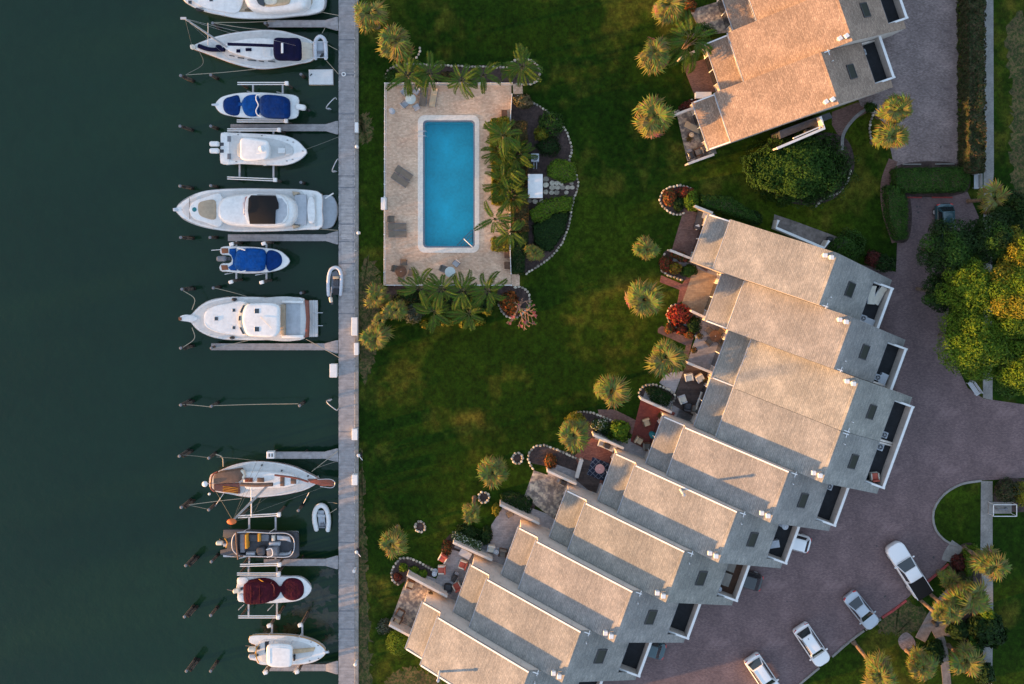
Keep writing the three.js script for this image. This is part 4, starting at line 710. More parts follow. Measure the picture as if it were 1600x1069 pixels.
// patio furniture
put('loungerBlack', 'chaise', 'chaise', 1092.5, 345, 105, 'black chaise with white pillow on the brown brick patio'); { const p = P(1090, 355, 0.5), t = thing('pillow', 'white pillow on the black chaise', 'pillow', [p.x, 0.42, p.z]); part('pillow', box(0.5, 0.16, 0.5, p.x, 0.5, p.z, 0.3, 0.07), M.trim, t); }
put('boxGrey', 'storage_box', 'box', 1107, 338, 20, 'white storage box in the corner of the brown brick patio');
put('tableBrown', 'round_table', 'table', 1117, 525, 0, 'brown round table on the grey tile patio');
for (const [x, y, a, l] of [[1108, 517, 45, 'upper left'], [1126, 517, 135, 'upper right'], [1108, 534, -45, 'lower left'], [1126, 534, -135, 'lower right']]) put('chairSling', 'patio_chair', 'chair', x, y, a, 'brown chair at the ' + l + ' of the table on grey tile patio');
put('armWhite', 'armchair', 'armchair', 1077, 590, 80, 'white armchair, left of the pair on the dark plank patio');
put('armWhite', 'armchair', 'armchair', 1094, 591.5, 60, 'cream armchair, right of the pair on the dark plank patio');
put('armWhite', 'armchair', 'armchair', 1067, 624.5, -20, 'white armchair at the lower end of the dark plank patio');
put('armBlack', 'armchair', 'armchair', 1075, 636, -80, 'black armchair at the lower wall of the dark plank patio');
put('armGrey', 'armchair', 'armchair', 1086, 640, -80, 'armchair with pale throw beside the black armchair');
put('loungerWhite', 'chaise', 'chaise', 1096, 628, 110, 'striped white chaise under the eave of the dark plank patio');
put('armTan', 'armchair', 'armchair', 1010.5, 660.5, 70, 'tan armchair in the middle of the red tile patio');
put('armTan', 'armchair', 'armchair', 998.5, 689, 30, 'tan armchair at the lower end of the red tile patio');
put('tableTeal', 'round_table', 'table', 1019.5, 680, 0, 'teal round table on the red tile patio');
put('armGrey', 'armchair', 'armchair', 1011, 698, 0, 'brown armchair with patterned cushion beside the teal table');
put('armWhite', 'armchair', 'armchair', 941.5, 693.5, 110, 'white chair against the wall, left of the dark cabinet');
put('boxGrey', 'storage_box', 'box', 954, 699, 25, 'pale bench right of the dark cabinet by the wall');
put('grill', 'grill', 'grill', 948, 696, 25, 'black grill between the white chair and pale bench', 0.02, 0.8);
put('tablePink', 'round_table', 'table', 937, 732, 0, 'pink round table on the blue lattice rug', 0.06);
{ // rug
  M.rug = mat('#ffffff', 0.95, { map: tex(256, 256, (u, v) => { const a = Math.abs(((u + v) * 4) % 1 - 0.5) < 0.07 || Math.abs(((u - v + 2) * 4) % 1 - 0.5) < 0.07; const n = 0.85 + 0.3 * fbm(u, v, 30, 2); return (a ? [112, 118, 128] : [36, 44, 64]).map((q) => q * n); }, true, 2.4) });
  single('rug', 'dark blue lattice rug on the dark plank deck', 'rug', slabOf(lay([[926, 714], [955, 725], [944, 752], [917, 741]]), 0.062, 0.075, 0.004), M.rug);
}
put('grill', 'grill', 'grill', 880, 754, 25, 'grill with pale hood on the mottled stone patio', 0.02, 0.9);
put('armWhite', 'armchair', 'armchair', 767.5, 858, 100, 'white armchair, left of the pair on the grey patio');
put('armGrey', 'armchair', 'armchair', 785.5, 865, 100, 'grey armchair, right of the pair on the grey patio');
put('tableSmall', 'side_table', 'table', 776, 862, 0, 'small table between the two armchairs on the grey patio');
put('chairSling', 'patio_chair', 'chair', 797, 804, 60, 'brown chair below the wall of the upper grey patio');
put('armRed', 'armchair', 'armchair', 692, 873, 120, 'red cushioned armchair at the left edge of the furnished patio');
put('armRed', 'armchair', 'armchair', 723, 883, 200, 'red cushioned armchair in the middle of the furnished patio');
put('armRed', 'armchair', 'armchair', 714, 917, 240, 'red cushioned armchair at the lower edge of the furnished patio');
put('armBlack', 'armchair', 'armchair', 700, 920, 270, 'black round seat by the lower wall of the furnished patio');
put('grill', 'grill', 'grill', 710, 903, 300, 'black grill in the middle of the furnished patio', 0.02, 0.8);
put('boxGrey', 'storage_box', 'box', 727, 866, 30, 'small white box by the upper wall of the furnished patio');
put('armRed', 'armchair', 'armchair', 690, 891, 180, 'bright red small seat at the planter of the furnished patio');
put('tableSmall', 'side_table', 'table', 679, 896, 0, 'round grey pot table at the bed of the furnished patio');
put('armTan', 'armchair', 'armchair', 640.5, 914, 20, 'wicker lounge chair at the top of the lowest patio');
put('armTan', 'armchair', 'armchair', 621, 970, 300, 'tan lounge chair at the bottom of the lowest patio'); put('armGrey', 'armchair', 'armchair', 624.5, 960, 300, 'brown ottoman chair beside the tan lounge chair');
put('loungerTan', 'chaise', 'chaise', 1083, 199, 205, 'tan chaise on the patio at the tan roofed row');
put('tableTan', 'side_table', 'table', 1080, 211, 0, 'small round table beside the tan chaise');
put('armGrey', 'armchair', 'armchair', 1092, 237, 160, 'grey armchair beside the covered grill at tan roofed row');
put('armGrey', 'armchair', 'armchair', 1104, 231, 160, 'grey armchair nearest the tan roof eave');
put('grill', 'grill', 'grill', 1079.5, 243, 70, 'black covered grill at the corner of the tan roofed row patio', 0.02, 0.8);
put('boxWhite', 'storage_box', 'box', 1099.5, 148.5, 0, 'white storage chest beside the dark brick patio', 0.02, 0.7);
// terrace things, in their units
const terrace = (f, name, cat, row, k, du, u, v, turn, label, sc) => place(F[f], name, label, cat, inUnit(row, k, du, u, 3.005, v), row.turn + turn, undefined, sc);
terrace('loungerWhite', 'chaise', 'chaise', rowA, -2, -89, 6.75, 2.1, 1.85, 'white lounger, left of two on the top terrace of the long row');
terrace('loungerWhite', 'chaise', 'chaise', rowA, -2, -89, 7.5, 1.9, 1.45, 'white lounger, right of two on the top terrace of the long row');
terrace('boxGrey', 'storage_box', 'box', rowA, -2, -89, 7.3, 4.75, 0, 'pale box at the end of the loungers terrace');
terrace('ac', 'air_conditioner', 'air conditioner', rowA, -2, -89, 6.7, 4.6, 0, 'round fan air conditioner on the terrace with two loungers', 0.8);
terrace('ac', 'air_conditioner', 'air conditioner', rowA, -1, -39, 6.75, 4.5, 0, 'air conditioner on the second terrace of the long row', 0.8);
terrace('boxGrey', 'storage_box', 'box', rowA, -1, -39, 7.35, 4.5, 1.5, 'pale box on the second terrace of the long row');
terrace('ac', 'air_conditioner', 'air conditioner', rowA, 0, 0, 6.75, 4.5, 0, 'air conditioner on the upper terrace of the flush pair', 0.8);
terrace('ac', 'air_conditioner', 'air conditioner', rowA, 1, 0, 6.7, 0.6, 0, 'air conditioner on the lower terrace of the flush pair', 0.9);
terrace('armRed', 'armchair', 'armchair', rowA, 1, 0, 7.3, 3.6, 2, 'red seat on the lower terrace of the flush pair');
terrace('ac', 'air_conditioner', 'air conditioner', rowA, 2, -49, 6.6, 0.9, 0, 'air conditioner on the terrace above the white car', 0.8);
terrace('mattress', 'garden_ottoman', 'ottoman', rowA, 4, -148, 6.7, 1.3, 1.57, 'grey covered seat, upper of two on the brown terrace');
terrace('mattress', 'garden_ottoman', 'ottoman', rowA, 4, -148, 6.7, 2.8, 1.57, 'grey covered seat, lower of two on the brown terrace');
terrace('tableSmall', 'side_table', 'table', rowA, 4, -148, 6.3, 3.9, 0, 'small pale pot on the brown terrace');
terrace('tableSmall', 'side_table', 'table', rowA, 3, -98, 6.9, 0.9, 0, 'pale round seat on the terrace behind the white car', 1.3);
terrace('boxGrey', 'storage_box', 'box', rowA, 3, -98, 6.6, 3.1, 0.5, 'pale glass table on the terrace behind the white car');
terrace('ac', 'air_conditioner', 'air conditioner', rowB, 0, 0, 6.35, 0.9, 0, 'air conditioner on the lower tan row terrace', 0.75);
// ---------------------------------------------------------------- boats (outlines surveyed from above, each at its own height)
const zA = zoomed(260, 0, 0.2), zB = zoomed(260, 190, 0.2), zC = zoomed(260, 370, 0.2), zE = zoomed(260, 690, 0.2), zF = zoomed(260, 855, 0.2);
const PZ = (z, x, y, h) => { const q = z(x, y); return P(q[0], q[1], h); };
const out = (z, pts, h, n = 0) => { const w = lay(pts, h, z); return n ? smoothed(w, n) : w; };
// a form: outline at height h1 of zoom points, down to h0; rounded upper edge
const form = (z, pts, h0, h1, o = {}) => { const r = o.r ?? 0.06; return ringSlab(out(z, pts, h1, o.n ?? 40), o.dome ? [[h0, 0], [h1 - o.dome, 0], [h1 - o.dome * 0.4, o.dw ?? 0.15], [h1 - o.dome * 0.12, (o.dw ?? 0.15) * 2.4], [h1, (o.dw ?? 0.15) * 4.2]] : [[h0, 0], [h1 - r, 0], [h1 - r * 0.3, r * 0.3], [h1, r]], { yf: o.yf }); };
function hull(z, pts, deck, draft, parent, m, o = {}) {
  const w = out(z, pts, deck, 64), bot = deck - draft, c = w.reduce((a, p) => [a[0] + p[0] / w.length, a[1] + p[1] / w.length], [0, 0]);
  const bw = o.tuck ?? 0.55;
  part('hull', ringSlab(w, [[bot, bw], [bot + draft * 0.35, bw * 0.42], [deck - draft * 0.25, 0.06], [deck - 0.05, 0], [deck, 0.03]]), m, parent);
  if (o.rub) part('rub_rail', ringSlab(w, [[deck - 0.16, -0.025], [deck - 0.09, -0.035], [deck - 0.06, -0.01]], { top: false, bottom: false }), o.rub, parent);
  if (o.rail) { const rp = w.filter((p) => o.rail(p, c)).map((p) => [p[0] + (c[0] - p[0]) * 0.02, p[1] + (c[1] - p[1]) * 0.04]); void rp; }
  return w;
}
function boat(name, label, cat, z, cx, cy, base = WATER) { const c = PZ(z, cx, cy, 0.3); return thing(name, label, cat, [c.x, base, c.z], 'boats at the dock'); }
function outboard(t, z, x, y, h, ang, m = M.white, s = 1) {
  const p = PZ(z, x, y, h), T = (g) => { g.rotateY(deg(ang)); g.translate(p.x, h, p.z); return g; };
  const b = part('outboard_motor', T(box(0.85 * s, 0.55 * s, 0.48 * s, 0, -0.2 * s, 0, 0, 0.18 * s)), m, t);
  part('leg', T(box(0.28 * s, 1.2 * s, 0.16 * s, -0.1, -0.9 * s, 0, 0, 0.05)), M.darkGrey, b); part('bracket', T(box(0.4 * s, 0.3 * s, 0.3 * s, 0.55 * s, -0.5 * s, 0, 0, 0.04)), M.darkGrey, b); part('propeller', T(ball(0.14 * s, -0.35 * s, -1.45 * s, 0, 1.2, 1, 1, 8, 6)), M.black, b);
}
const railing = (t, z, pts, h0, h1, o = {}) => { const ps = pts.map(([x, y]) => PZ(z, x, y, h1)); const r = part(o.name || 'rail', tube(ps, 0.022, ps.length * 5, 5), M.steel, t); part('stanchion', ps.map((p) => poleY(p.x, h0, h1, p.z, 0.016, 0.016, 5)), M.steel, r); };
const hatch = (t, z, x, y, h, w = 0.42) => { const p = PZ(z, x, y, h); const a = part('hatch', box(w, 0.06, w, p.x, h + 0.01, p.z, 0, 0.02), M.steel, t); part('pane', box(w - 0.07, 0.03, w - 0.07, p.x, h + 0.04, p.z), M.glassDark, a); };

{ // 1 motor yacht cut by the top edge
  const z = zA, t = boat('motor_yacht', 'white motor yacht with tan deck cut off by the top edge', 'yacht', z, 680, 0);
  hull(z, [[120, -20], [150, -70], [260, -135], [450, -190], [700, -210], [1000, -200], [1210, -170], [1228, -60], [1225, 70], [1150, 105], [1000, 125], [820, 142], [560, 140], [400, 112], [260, 75], [160, 25]], 0.75, 1.9, t, M.white, { rub: M.steel });
  part('foredeck', form(z, [[180, -30], [300, -110], [520, -150], [600, -150], [560, 90], [420, 85], [260, 45]], 0.7, 0.95), M.white, t);
  part('side_deck', form(z, [[515, -150], [600, -170], [640, 60], [1080, 75], [1130, -120], [1140, 20], [1110, 75], [900, 95], [560, 92], [545, 40]], 0.74, 0.80, { n: 0, r: 0.02 }), M.sand, t);
  part('cabin', form(z, [[600, -150], [900, -160], [1080, -120], [1100, 40], [1000, 75], [700, 82], [620, 40]], 0.8, 2.0, { dome: 0.5 }), M.white, t);
  part('cockpit_floor', form(z, [[735, -60], [950, -60], [960, 20], [880, 42], [760, 40]], 1.9, 2.12, { r: 0.03 }), M.cushionTan, t);
  part('seat', form(z, [[760, -40], [860, -40], [850, 25], [770, 25]], 2.1, 2.3), M.cream, t); part('windscreen', form(z, [[700, -40], [735, -60], [760, 40], [720, 30]], 2.0, 2.4, { r: 0.02 }), M.glassDark, t);
  part('swim_platform', form(z, [[1150, -150], [1225, -140], [1232, 60], [1160, 85]], -0.4, 0.1), M.lightGrey, t);
  part('anchor', form(z, [[225, 62], [260, 60], [290, 75], [270, 88], [235, 80]], 0.75, 0.95, { r: 0.03 }), M.black, t);
  for (const [x, y] of [[350, -3], [185, 18]]) hatch(t, z, x, y, 0.96);
  railing(t, z, [[130, -10], [180, 30], [300, 80], [450, 115]], 0.75, 1.35);
}
{ // 2 sailboat with blue canvas
  const z = zA, t = boat('sailboat', 'white sailboat with dark blue canvas and tall leaning mast', 'sailboat', z, 680, 380);
  hull(z, [[195, 366], [260, 330], [340, 300], [480, 262], [650, 240], [800, 232], [900, 240], [1000, 265], [1100, 300], [1150, 330], [1165, 380], [1160, 450], [1130, 478], [1040, 498], [900, 525], [760, 540], [640, 528], [500, 490], [380, 445], [280, 408], [215, 385]], 0.35, 1.6, t, M.white, { rub: M.teak });
  part('deck', form(z, [[215, 368], [340, 315], [480, 275], [650, 253], [800, 245], [1000, 278], [1110, 318], [1140, 400], [1120, 465], [1000, 495], [760, 525], [500, 475], [300, 405]], 0.3, 0.41, { n: 60, r: 0.03 }), M.nonskid, t);
  part('cabin', form(z, [[440, 360], [520, 325], [640, 300], [760, 295], [840, 310], [850, 450], [740, 470], [600, 440], [500, 405]], 0.4, 0.85, { r: 0.12 }), M.white, t);
  for (const [x, y, w, dx] of [[510, 435, 0.4, 20], [580, 452, 0.5, 25], [665, 470, 0.6, 33], [740, 477, 0.4, 20], [820, 480, 0.5, 28]]) part('window', form(z, [[x - dx, y - 7], [x + dx, y], [x + dx, y + 7], [x - dx, y]], 0.5, 0.62, { n: 0, r: 0.01 }), M.glassDark, t);
  part('hatch', form(z, [[545, 385], [575, 385], [575, 410], [545, 410]], 0.8, 0.92, { n: 0, r: 0.02 }), M.navy, t); part('hatch', form(z, [[618, 375], [662, 375], [662, 398], [618, 398]], 0.85, 0.95, { n: 0, r: 0.02 }), M.navy, t); part('hatch', form(z, [[760, 375], [815, 375], [815, 440], [760, 440]], 0.85, 0.95, { n: 0, r: 0.02 }), M.white, t);
  part('cockpit', form(z, [[1040, 320], [1140, 340], [1145, 450], [1050, 470]], 0.36, 0.5, { n: 0 }), M.cream, t);
  part('bimini', form(z, [[840, 296], [940, 292], [1035, 298], [1048, 330], [1052, 400], [1045, 465], [950, 470], [850, 462], [834, 430], [832, 330]], 1.95, 2.25, { dome: 0.22, dw: 0.06 }), M.navy, t);
  const q = (x, y) => PZ(z, x, y, 2.2); for (const [x, y] of [[850, 310], [850, 450], [1035, 310], [1035, 455]]) { const p = q(x, y); part('bimini_pole', poleY(p.x, 0.4, 2.0, p.z, 0.02, 0.02, 6), M.steel, t); }
  part('solar_strip', form(z, [[895, 335], [912, 335], [912, 415], [895, 415]], 2.2, 2.29, { n: 0, r: 0.01 }), M.trim, t);
  part('sail_cover', tube([PZ(z, 480, 345, 1.9), PZ(z, 640, 350, 1.95), PZ(z, 840, 358, 2.0)], 0.16, 16, 8), M.navy, t);
  part('furled_genoa', tube([PZ(z, 250, 358, 0.6), PZ(z, 330, 385, 0.62), PZ(z, 455, 388, 0.7)], 0.22, 16, 8), M.navy, t); part('sail_bag', form(z, [[385, 352], [420, 352], [425, 390], [388, 392]], 0.4, 0.75), M.navy, t);
  const mb = PZ(z, 470, 366, 0.8), top = 11.7; const mast = part('mast', poleY(mb.x, 0.4, top, mb.z, 0.12, 0.08), M.alu, t);
  part('spreader', tube([[mb.x, 6.0, mb.z - 1.1], [mb.x, 6.0, mb.z + 1.1]], 0.035), M.alu, mast); part('masthead', box(0.5, 0.12, 0.2, mb.x - 0.1, top + 0.06, mb.z), M.lightGrey, mast);
  const stay = (x, y, h) => tube([[mb.x, top - 0.1, mb.z], PZ(z, x, y, h)], 0.014, 0, 4); part('rigging', [stay(200, 366, 0.5), stay(1150, 390, 0.5), stay(520, 265, 0.4), stay(520, 490, 0.4)], M.steel, t);
  part('bow_roller', form(z, [[185, 350], [215, 350], [225, 380], [190, 382]], 0.3, 0.5, { r: 0.03 }), M.cream, t); part('davit', [tube([PZ(z, 1130, 328, 0.9), PZ(z, 1262, 328, 1.0)], 0.04), tube([PZ(z, 1130, 450, 0.9), PZ(z, 1262, 450, 1.0)], 0.04)], M.steel, t);
  railing(t, z, [[200, 366], [330, 305], [480, 266], [650, 243], [800, 236], [1000, 268]], 0.38, 0.95); railing(t, z, [[230, 388], [380, 440], [500, 486], [640, 524], [760, 536], [900, 521]], 0.38, 0.95);
}
function inflatable(label, z, tubePts, floor, h, base, o = {}) {
  const c = PZ(z, o.c[0], o.c[1], h), t = thing('inflatable_dinghy', label, 'dinghy', [c.x, base, c.z], 'small inflatable dinghies');
  part('tube', tube(tubePts.map(([x, y]) => PZ(z, x, y, h)), o.r || 0.24, 60, 10), o.m || M.rubber, t); for (const e of [tubePts[0], tubePts[tubePts.length - 1]]) { const p = PZ(z, ...e, h); part('tube_end', ball((o.r || 0.24) * 0.98, p.x, h, p.z), o.m || M.rubber, t); }
  part('floor', form(z, floor, h - 0.25, h - 0.1, { n: 0, r: 0.02 }), o.fm || M.lightGrey, t);
  for (const [pts, m, hh, nm] of o.extra || []) part(nm, form(z, pts, h - 0.12, hh, { n: 0, r: 0.04 }), m, t);
  return t;
}
{ const t = inflatable('grey inflatable tender hanging at the stern of the blue sailboat', zA, [[1165, 455], [1162, 380], [1170, 310], [1200, 285], [1232, 305], [1245, 380], [1245, 455]], [[1175, 320], [1225, 320], [1235, 450], [1172, 450]], 0.7, 0.3, { c: [1205, 370], r: 0.2, extra: [[[[1175, 395], [1232, 395], [1232, 415], [1175, 415]], M.midGrey, 0.72, 'thwart']] }); outboard(t, zA, 1210, 435, 1.0, -60, M.black, 0.5); }
{ // 3 blue covered bowrider on a lift
  const z = zA, t = boat('covered_motorboat', 'white motorboat under bright blue covers with white outboard', 'motorboat', z, 700, 825, 0);
  hull(z, [[378, 822], [420, 765], [470, 745], [560, 728], [700, 722], [850, 730], [1000, 745], [1030, 765], [1032, 820], [1020, 912], [940, 930], [800, 930], [640, 922], [520, 908], [430, 885], [400, 860]], 1.25, 1.2, t, M.white, { tuck: 0.45, rub: M.lightGrey });
  part('bow_cover', form(z, [[440, 790], [460, 765], [500, 752], [555, 742], [572, 790], [572, 850], [555, 897], [480, 892], [445, 860]], 1.2, 1.45, { dome: 0.18, dw: 0.08 }), M.blue, t);
  part('mid_cover', form(z, [[585, 790], [620, 748], [700, 740], [720, 770], [720, 880], [690, 905], [620, 898], [590, 850]], 1.2, 1.6, { dome: 0.2, dw: 0.06 }), M.royal, t); part('cover_strap', form(z, [[560, 800], [600, 800], [600, 825], [560, 825]], 1.3, 1.46, { n: 0 }), M.royal, t);
  part('cockpit_cover', form(z, [[722, 770], [745, 742], [850, 740], [940, 765], [950, 830], [940, 912], [850, 918], [745, 905], [725, 880]], 1.3, 2.2, { dome: 0.3, dw: 0.09 }), M.blue, t);
  part('windscreen_frame', tube([[735, 740], [705, 745], [700, 775], [718, 820], [700, 865], [710, 895], [740, 912]].map(([x, y]) => PZ(z, x, y, 2.0)), 0.06, 40, 6), M.trim, t);
  part('aft_platform', form(z, [[950, 755], [1022, 770], [1024, 820], [1012, 905], [950, 920]], 1.2, 1.28, { n: 0, r: 0.02 }), M.white, t);
  part('anchor', form(z, [[350, 812], [385, 808], [410, 818], [385, 828], [352, 824]], 1.1, 1.3, { n: 0, r: 0.02 }), M.steel, t); outboard(t, z, 1045, 835, 1.6, 190, M.white, 1.25);
}
{ // 4 white centre console, bow right
  const z = zB, t = boat('centre_console_boat', 'white centre console fishing boat with hardtop and twin outboards', 'motorboat', z, 740, 210, 0);
  hull(z, [[425, 90], [440, 85], [600, 90], [800, 100], [930, 112], [1020, 150], [1075, 205], [1098, 235], [1070, 275], [1010, 315], [920, 340], [760, 338], [600, 330], [425, 326], [418, 290], [422, 150]], 1.2, 1.3, t, M.white, { tuck: 0.45, rub: M.lightGrey });
  part('cockpit_sole', form(z, [[500, 115], [600, 118], [800, 130], [920, 160], [990, 200], [990, 255], [900, 290], [800, 305], [600, 302], [490, 295]], 1.1, 1.215, { n: 50, r: 0.01 }), M.nonskid, t);
  part('gunwale_cap', form(z, [[426, 95], [490, 95], [490, 318], [424, 318]], 1.15, 1.26, { n: 0, r: 0.03 }), M.white, t);
  for (const y of [135, 272]) part('livewell', form(z, [[475, y - 22], [500, y - 22], [500, y + 22], [475, y + 22]], 1.2, 1.29, { n: 0, r: 0.02 }), M.midGrey, t);
  part('console', form(z, [[640, 150], [780, 160], [790, 280], [650, 280]], 1.2, 2.0), M.white, t);
  part('hardtop', form(z, [[582, 132], [740, 140], [790, 155], [802, 220], [790, 280], [740, 298], [582, 292], [572, 215]], 2.75, 2.95, { dome: 0.12, dw: 0.05 }), M.white, t);
  for (const [x, y] of [[620, 150], [620, 280], [770, 165], [770, 270]]) { const p = PZ(z, x, y, 2.7); part('hardtop_post', poleY(p.x, 1.2, 2.76, p.z, 0.03, 0.03, 6), M.steel, t); }
  { const p = PZ(z, 740, 210, 3.1); part('radome', lathe([[0, 0.2], [0.2, 0.17], [0.3, 0.05], [0.3, 0]], p.x, 2.95, p.z), M.trim, t); part('antenna', tube([[p.x - 0.5, 2.95, p.z + 0.5], [p.x + 0.5, 3.3, p.z + 0.4]], 0.02), M.trim, t); }
  part('rear_seat', form(z, [[560, 170], [585, 170], [585, 270], [560, 270]], 1.2, 1.9), M.cream, t); part('bow_seat', form(z, [[868, 203], [925, 206], [925, 245], [868, 245]], 1.2, 1.5, { n: 0 }), M.trim, t); part('bow_cushion', form(z, [[925, 175], [985, 205], [985, 250], [930, 265]], 1.2, 1.38, { n: 0 }), M.nonskid, t);
  for (const [x, y] of [[945, 145], [990, 160], [1065, 230], [940, 308], [985, 295], [560, 103], [745, 110], [545, 313]]) { const p = PZ(z, x, y, 1.25); part('cleat', box(0.18, 0.06, 0.06, p.x, 1.25, p.z, 0, 0.02), M.darkGrey, t); }
  outboard(t, z, 370, 173, 1.7, 0, M.white, 1.15); outboard(t, z, 370, 227, 1.7, 0, M.white, 1.15);
}
{ // 5 big motor yacht
  const z = zB, t = boat('motor_yacht', 'largest white motor yacht with black open sunroof', 'yacht', z, 680, 690);
  hull(z, [[68, 690], [100, 645], [180, 590], [270, 550], [400, 530], [600, 522], [850, 525], [1050, 530], [1190, 550], [1215, 575], [1215, 690], [1210, 830], [1080, 845], [900, 855], [700, 860], [500, 858], [350, 835], [220, 800], [130, 755], [85, 715]], 0.7, 1.9, t, M.white, { rub: M.steel });
  part('side_deck', form(z, [[120, 690], [190, 615], [300, 565], [450, 545], [900, 540], [1060, 545], [1100, 700], [1060, 832], [900, 842], [500, 845], [320, 815], [190, 765]], 0.65, 0.76, { r: 0.02, n: 60 }), M.nonskid, t);
  part('foredeck', form(z, [[175, 690], [200, 630], [300, 590], [420, 565], [420, 820], [300, 790], [205, 755]], 0.7, 1.0, { r: 0.12 }), M.white, t);
  part('sun_pad', form(z, [[250, 640], [290, 620], [375, 615], [385, 690], [378, 762], [300, 752], [255, 725]], 0.95, 1.12), M.sand, t); { const p = PZ(z, 218, 687, 1.0); part('hatch', lathe([[0, 0.06], [0.2, 0.05], [0.24, 0]], p.x, 1.0, p.z), M.teal, t); }
  part('superstructure', form(z, [[385, 700], [395, 640], [430, 595], [520, 570], [650, 562], [900, 565], [960, 600], [1000, 640], [1000, 760], [960, 810], [880, 828], [620, 825], [470, 808], [400, 765]], 0.8, 2.15, { dome: 0.7, dw: 0.11 }), M.white, t);
  part('windscreen', form(z, [[600, 640], [615, 590], [640, 582], [635, 650], [632, 720], [605, 728]], 1.9, 2.28, { n: 0, r: 0.02 }), M.cushionRed, t);
  part('flybridge_coaming', form(z, [[612, 640], [640, 575], [800, 565], [900, 580], [945, 640], [950, 720], [930, 780], [840, 812], [660, 808], [620, 760]], 2.0, 2.35), M.white, t);
  part('flybridge_floor', form(z, [[850, 600], [900, 600], [938, 650], [940, 730], [900, 790], [850, 800]], 2.3, 2.4, { n: 0, r: 0.02 }), M.lightGrey, t);
  part('sunroof', form(z, [[640, 600], [660, 575], [850, 580], [872, 640], [872, 680], [850, 690], [845, 800], [650, 800], [635, 700]], 2.3, 2.62, { n: 0, r: 0.04 }), M.canvasBlack, t);
  part('arch', tube([PZ(z, 615, 590, 2.7), PZ(z, 605, 660, 2.75), PZ(z, 608, 725, 2.7)], 0.05), M.steel, t); part('roof_rail', tube([PZ(z, 710, 572, 2.7), PZ(z, 855, 575, 2.7)], 0.04), M.darkGrey, t);
  part('cockpit', form(z, [[1000, 570], [1090, 570], [1100, 690], [1090, 810], [1000, 800]], 0.8, 1.05, { n: 0 }), M.lightGrey, t);
  for (const y of [560, 820]) part('side_seat', form(z, [[980, y - 15], [1030, y - 8], [1040, y], [990, y + 18]], 0.8, 1.15, { n: 0 }), M.sand, t);
  part('aft_bench', form(z, [[1110, 600], [1140, 590], [1150, 790], [1115, 790]], 0.75, 1.2), M.white, t);
  for (let i = 0; i < 6; i++) part('teak_step', form(z, [[1150 + i * 8, 570 + i * 4], [1155 + i * 8, 570 + i * 4], [1160 + i * 8, 820 - i * 3], [1154 + i * 8, 820 - i * 3]], 0.65, 0.9 - i * 0.06, { n: 0, r: 0.01 }), M.white, t);
  part('swim_platform', form(z, [[1200, 590], [1290, 580], [1325, 630], [1335, 690], [1325, 760], [1290, 825], [1200, 828]], -0.75, -0.4), M.lightGrey, t); part('gangway', tube([PZ(z, 1240, 600, 0.3), PZ(z, 1305, 560, 0.5)], 0.08), M.trim, t);
  railing(t, z, [[68, 690], [100, 640], [180, 585], [280, 548], [400, 532], [600, 524]], 0.7, 1.4); railing(t, z, [[72, 700], [130, 760], [220, 804], [350, 838], [500, 856]], 0.7, 1.4);
  part('anchor', form(z, [[48, 676], [78, 672], [95, 690], [78, 704], [50, 700]], 0.5, 0.75, { n: 0 }), M.steel, t); for (const [x, y] of [[180, 600], [120, 688]]) part('bow_rib', tube([PZ(z, x, y, 0.85), PZ(z, x + 2, 690 + (690 - y) * 0.8, 0.85)], 0.025), M.darkGrey, t);
}
{ // 6 blue covered deck boat, bow right
  const z = zC, t = boat('covered_motorboat', 'white deck boat under royal blue covers with teak stern pads', 'motorboat', z, 680, 180, 0);
  hull(z, [[425, 85], [480, 75], [600, 78], [760, 88], [880, 110], [940, 155], [962, 188], [940, 225], [880, 258], [760, 280], [600, 285], [470, 272], [425, 268], [412, 240], [430, 210], [500, 205], [510, 180], [500, 148], [430, 140], [418, 115]], 1.15, 1.0, t, M.white, { tuck: 0.3, rub: M.lightGrey });
  part('bow_cover', form(z, [[780, 125], [800, 105], [860, 118], [890, 145], [900, 185], [890, 220], [850, 250], [795, 268], [778, 240], [772, 180]], 1.1, 1.35, { dome: 0.15, dw: 0.07 }), M.blue, t);
  part('main_cover', form(z, [[530, 150], [545, 110], [600, 92], [700, 92], [755, 105], [770, 150], [765, 210], [750, 262], [650, 272], [560, 265], [530, 240], [522, 200]], 1.15, 1.7, { dome: 0.3, dw: 0.1 }), M.royal, t);
  part('aft_cover', form(z, [[490, 95], [540, 90], [545, 265], [500, 262], [480, 240], [515, 215], [518, 180], [505, 145], [488, 130]], 1.1, 1.3, { n: 0 }), M.royal, t);
  part('stern_pad', form(z, [[428, 90], [480, 90], [482, 128], [432, 130]], 1.1, 1.22, { n: 0, r: 0.02 }), M.teak, t); part('stern_pad', form(z, [[425, 222], [475, 222], [482, 258], [432, 262]], 1.1, 1.22, { n: 0, r: 0.02 }), M.teak, t);
  part('bimini_fold', [tube([PZ(z, 555, 85, 1.9), PZ(z, 615, 105, 1.9)], 0.07), tube([PZ(z, 550, 280, 1.8), PZ(z, 620, 265, 1.8)], 0.05)], M.trim, t); part('swim_rail', tube([PZ(z, 350, 106, 1.2), PZ(z, 425, 100, 1.25)], 0.04), M.trim, t);
  outboard(t, z, 425, 172, 1.6, 0, M.midGrey, 1.15);
}
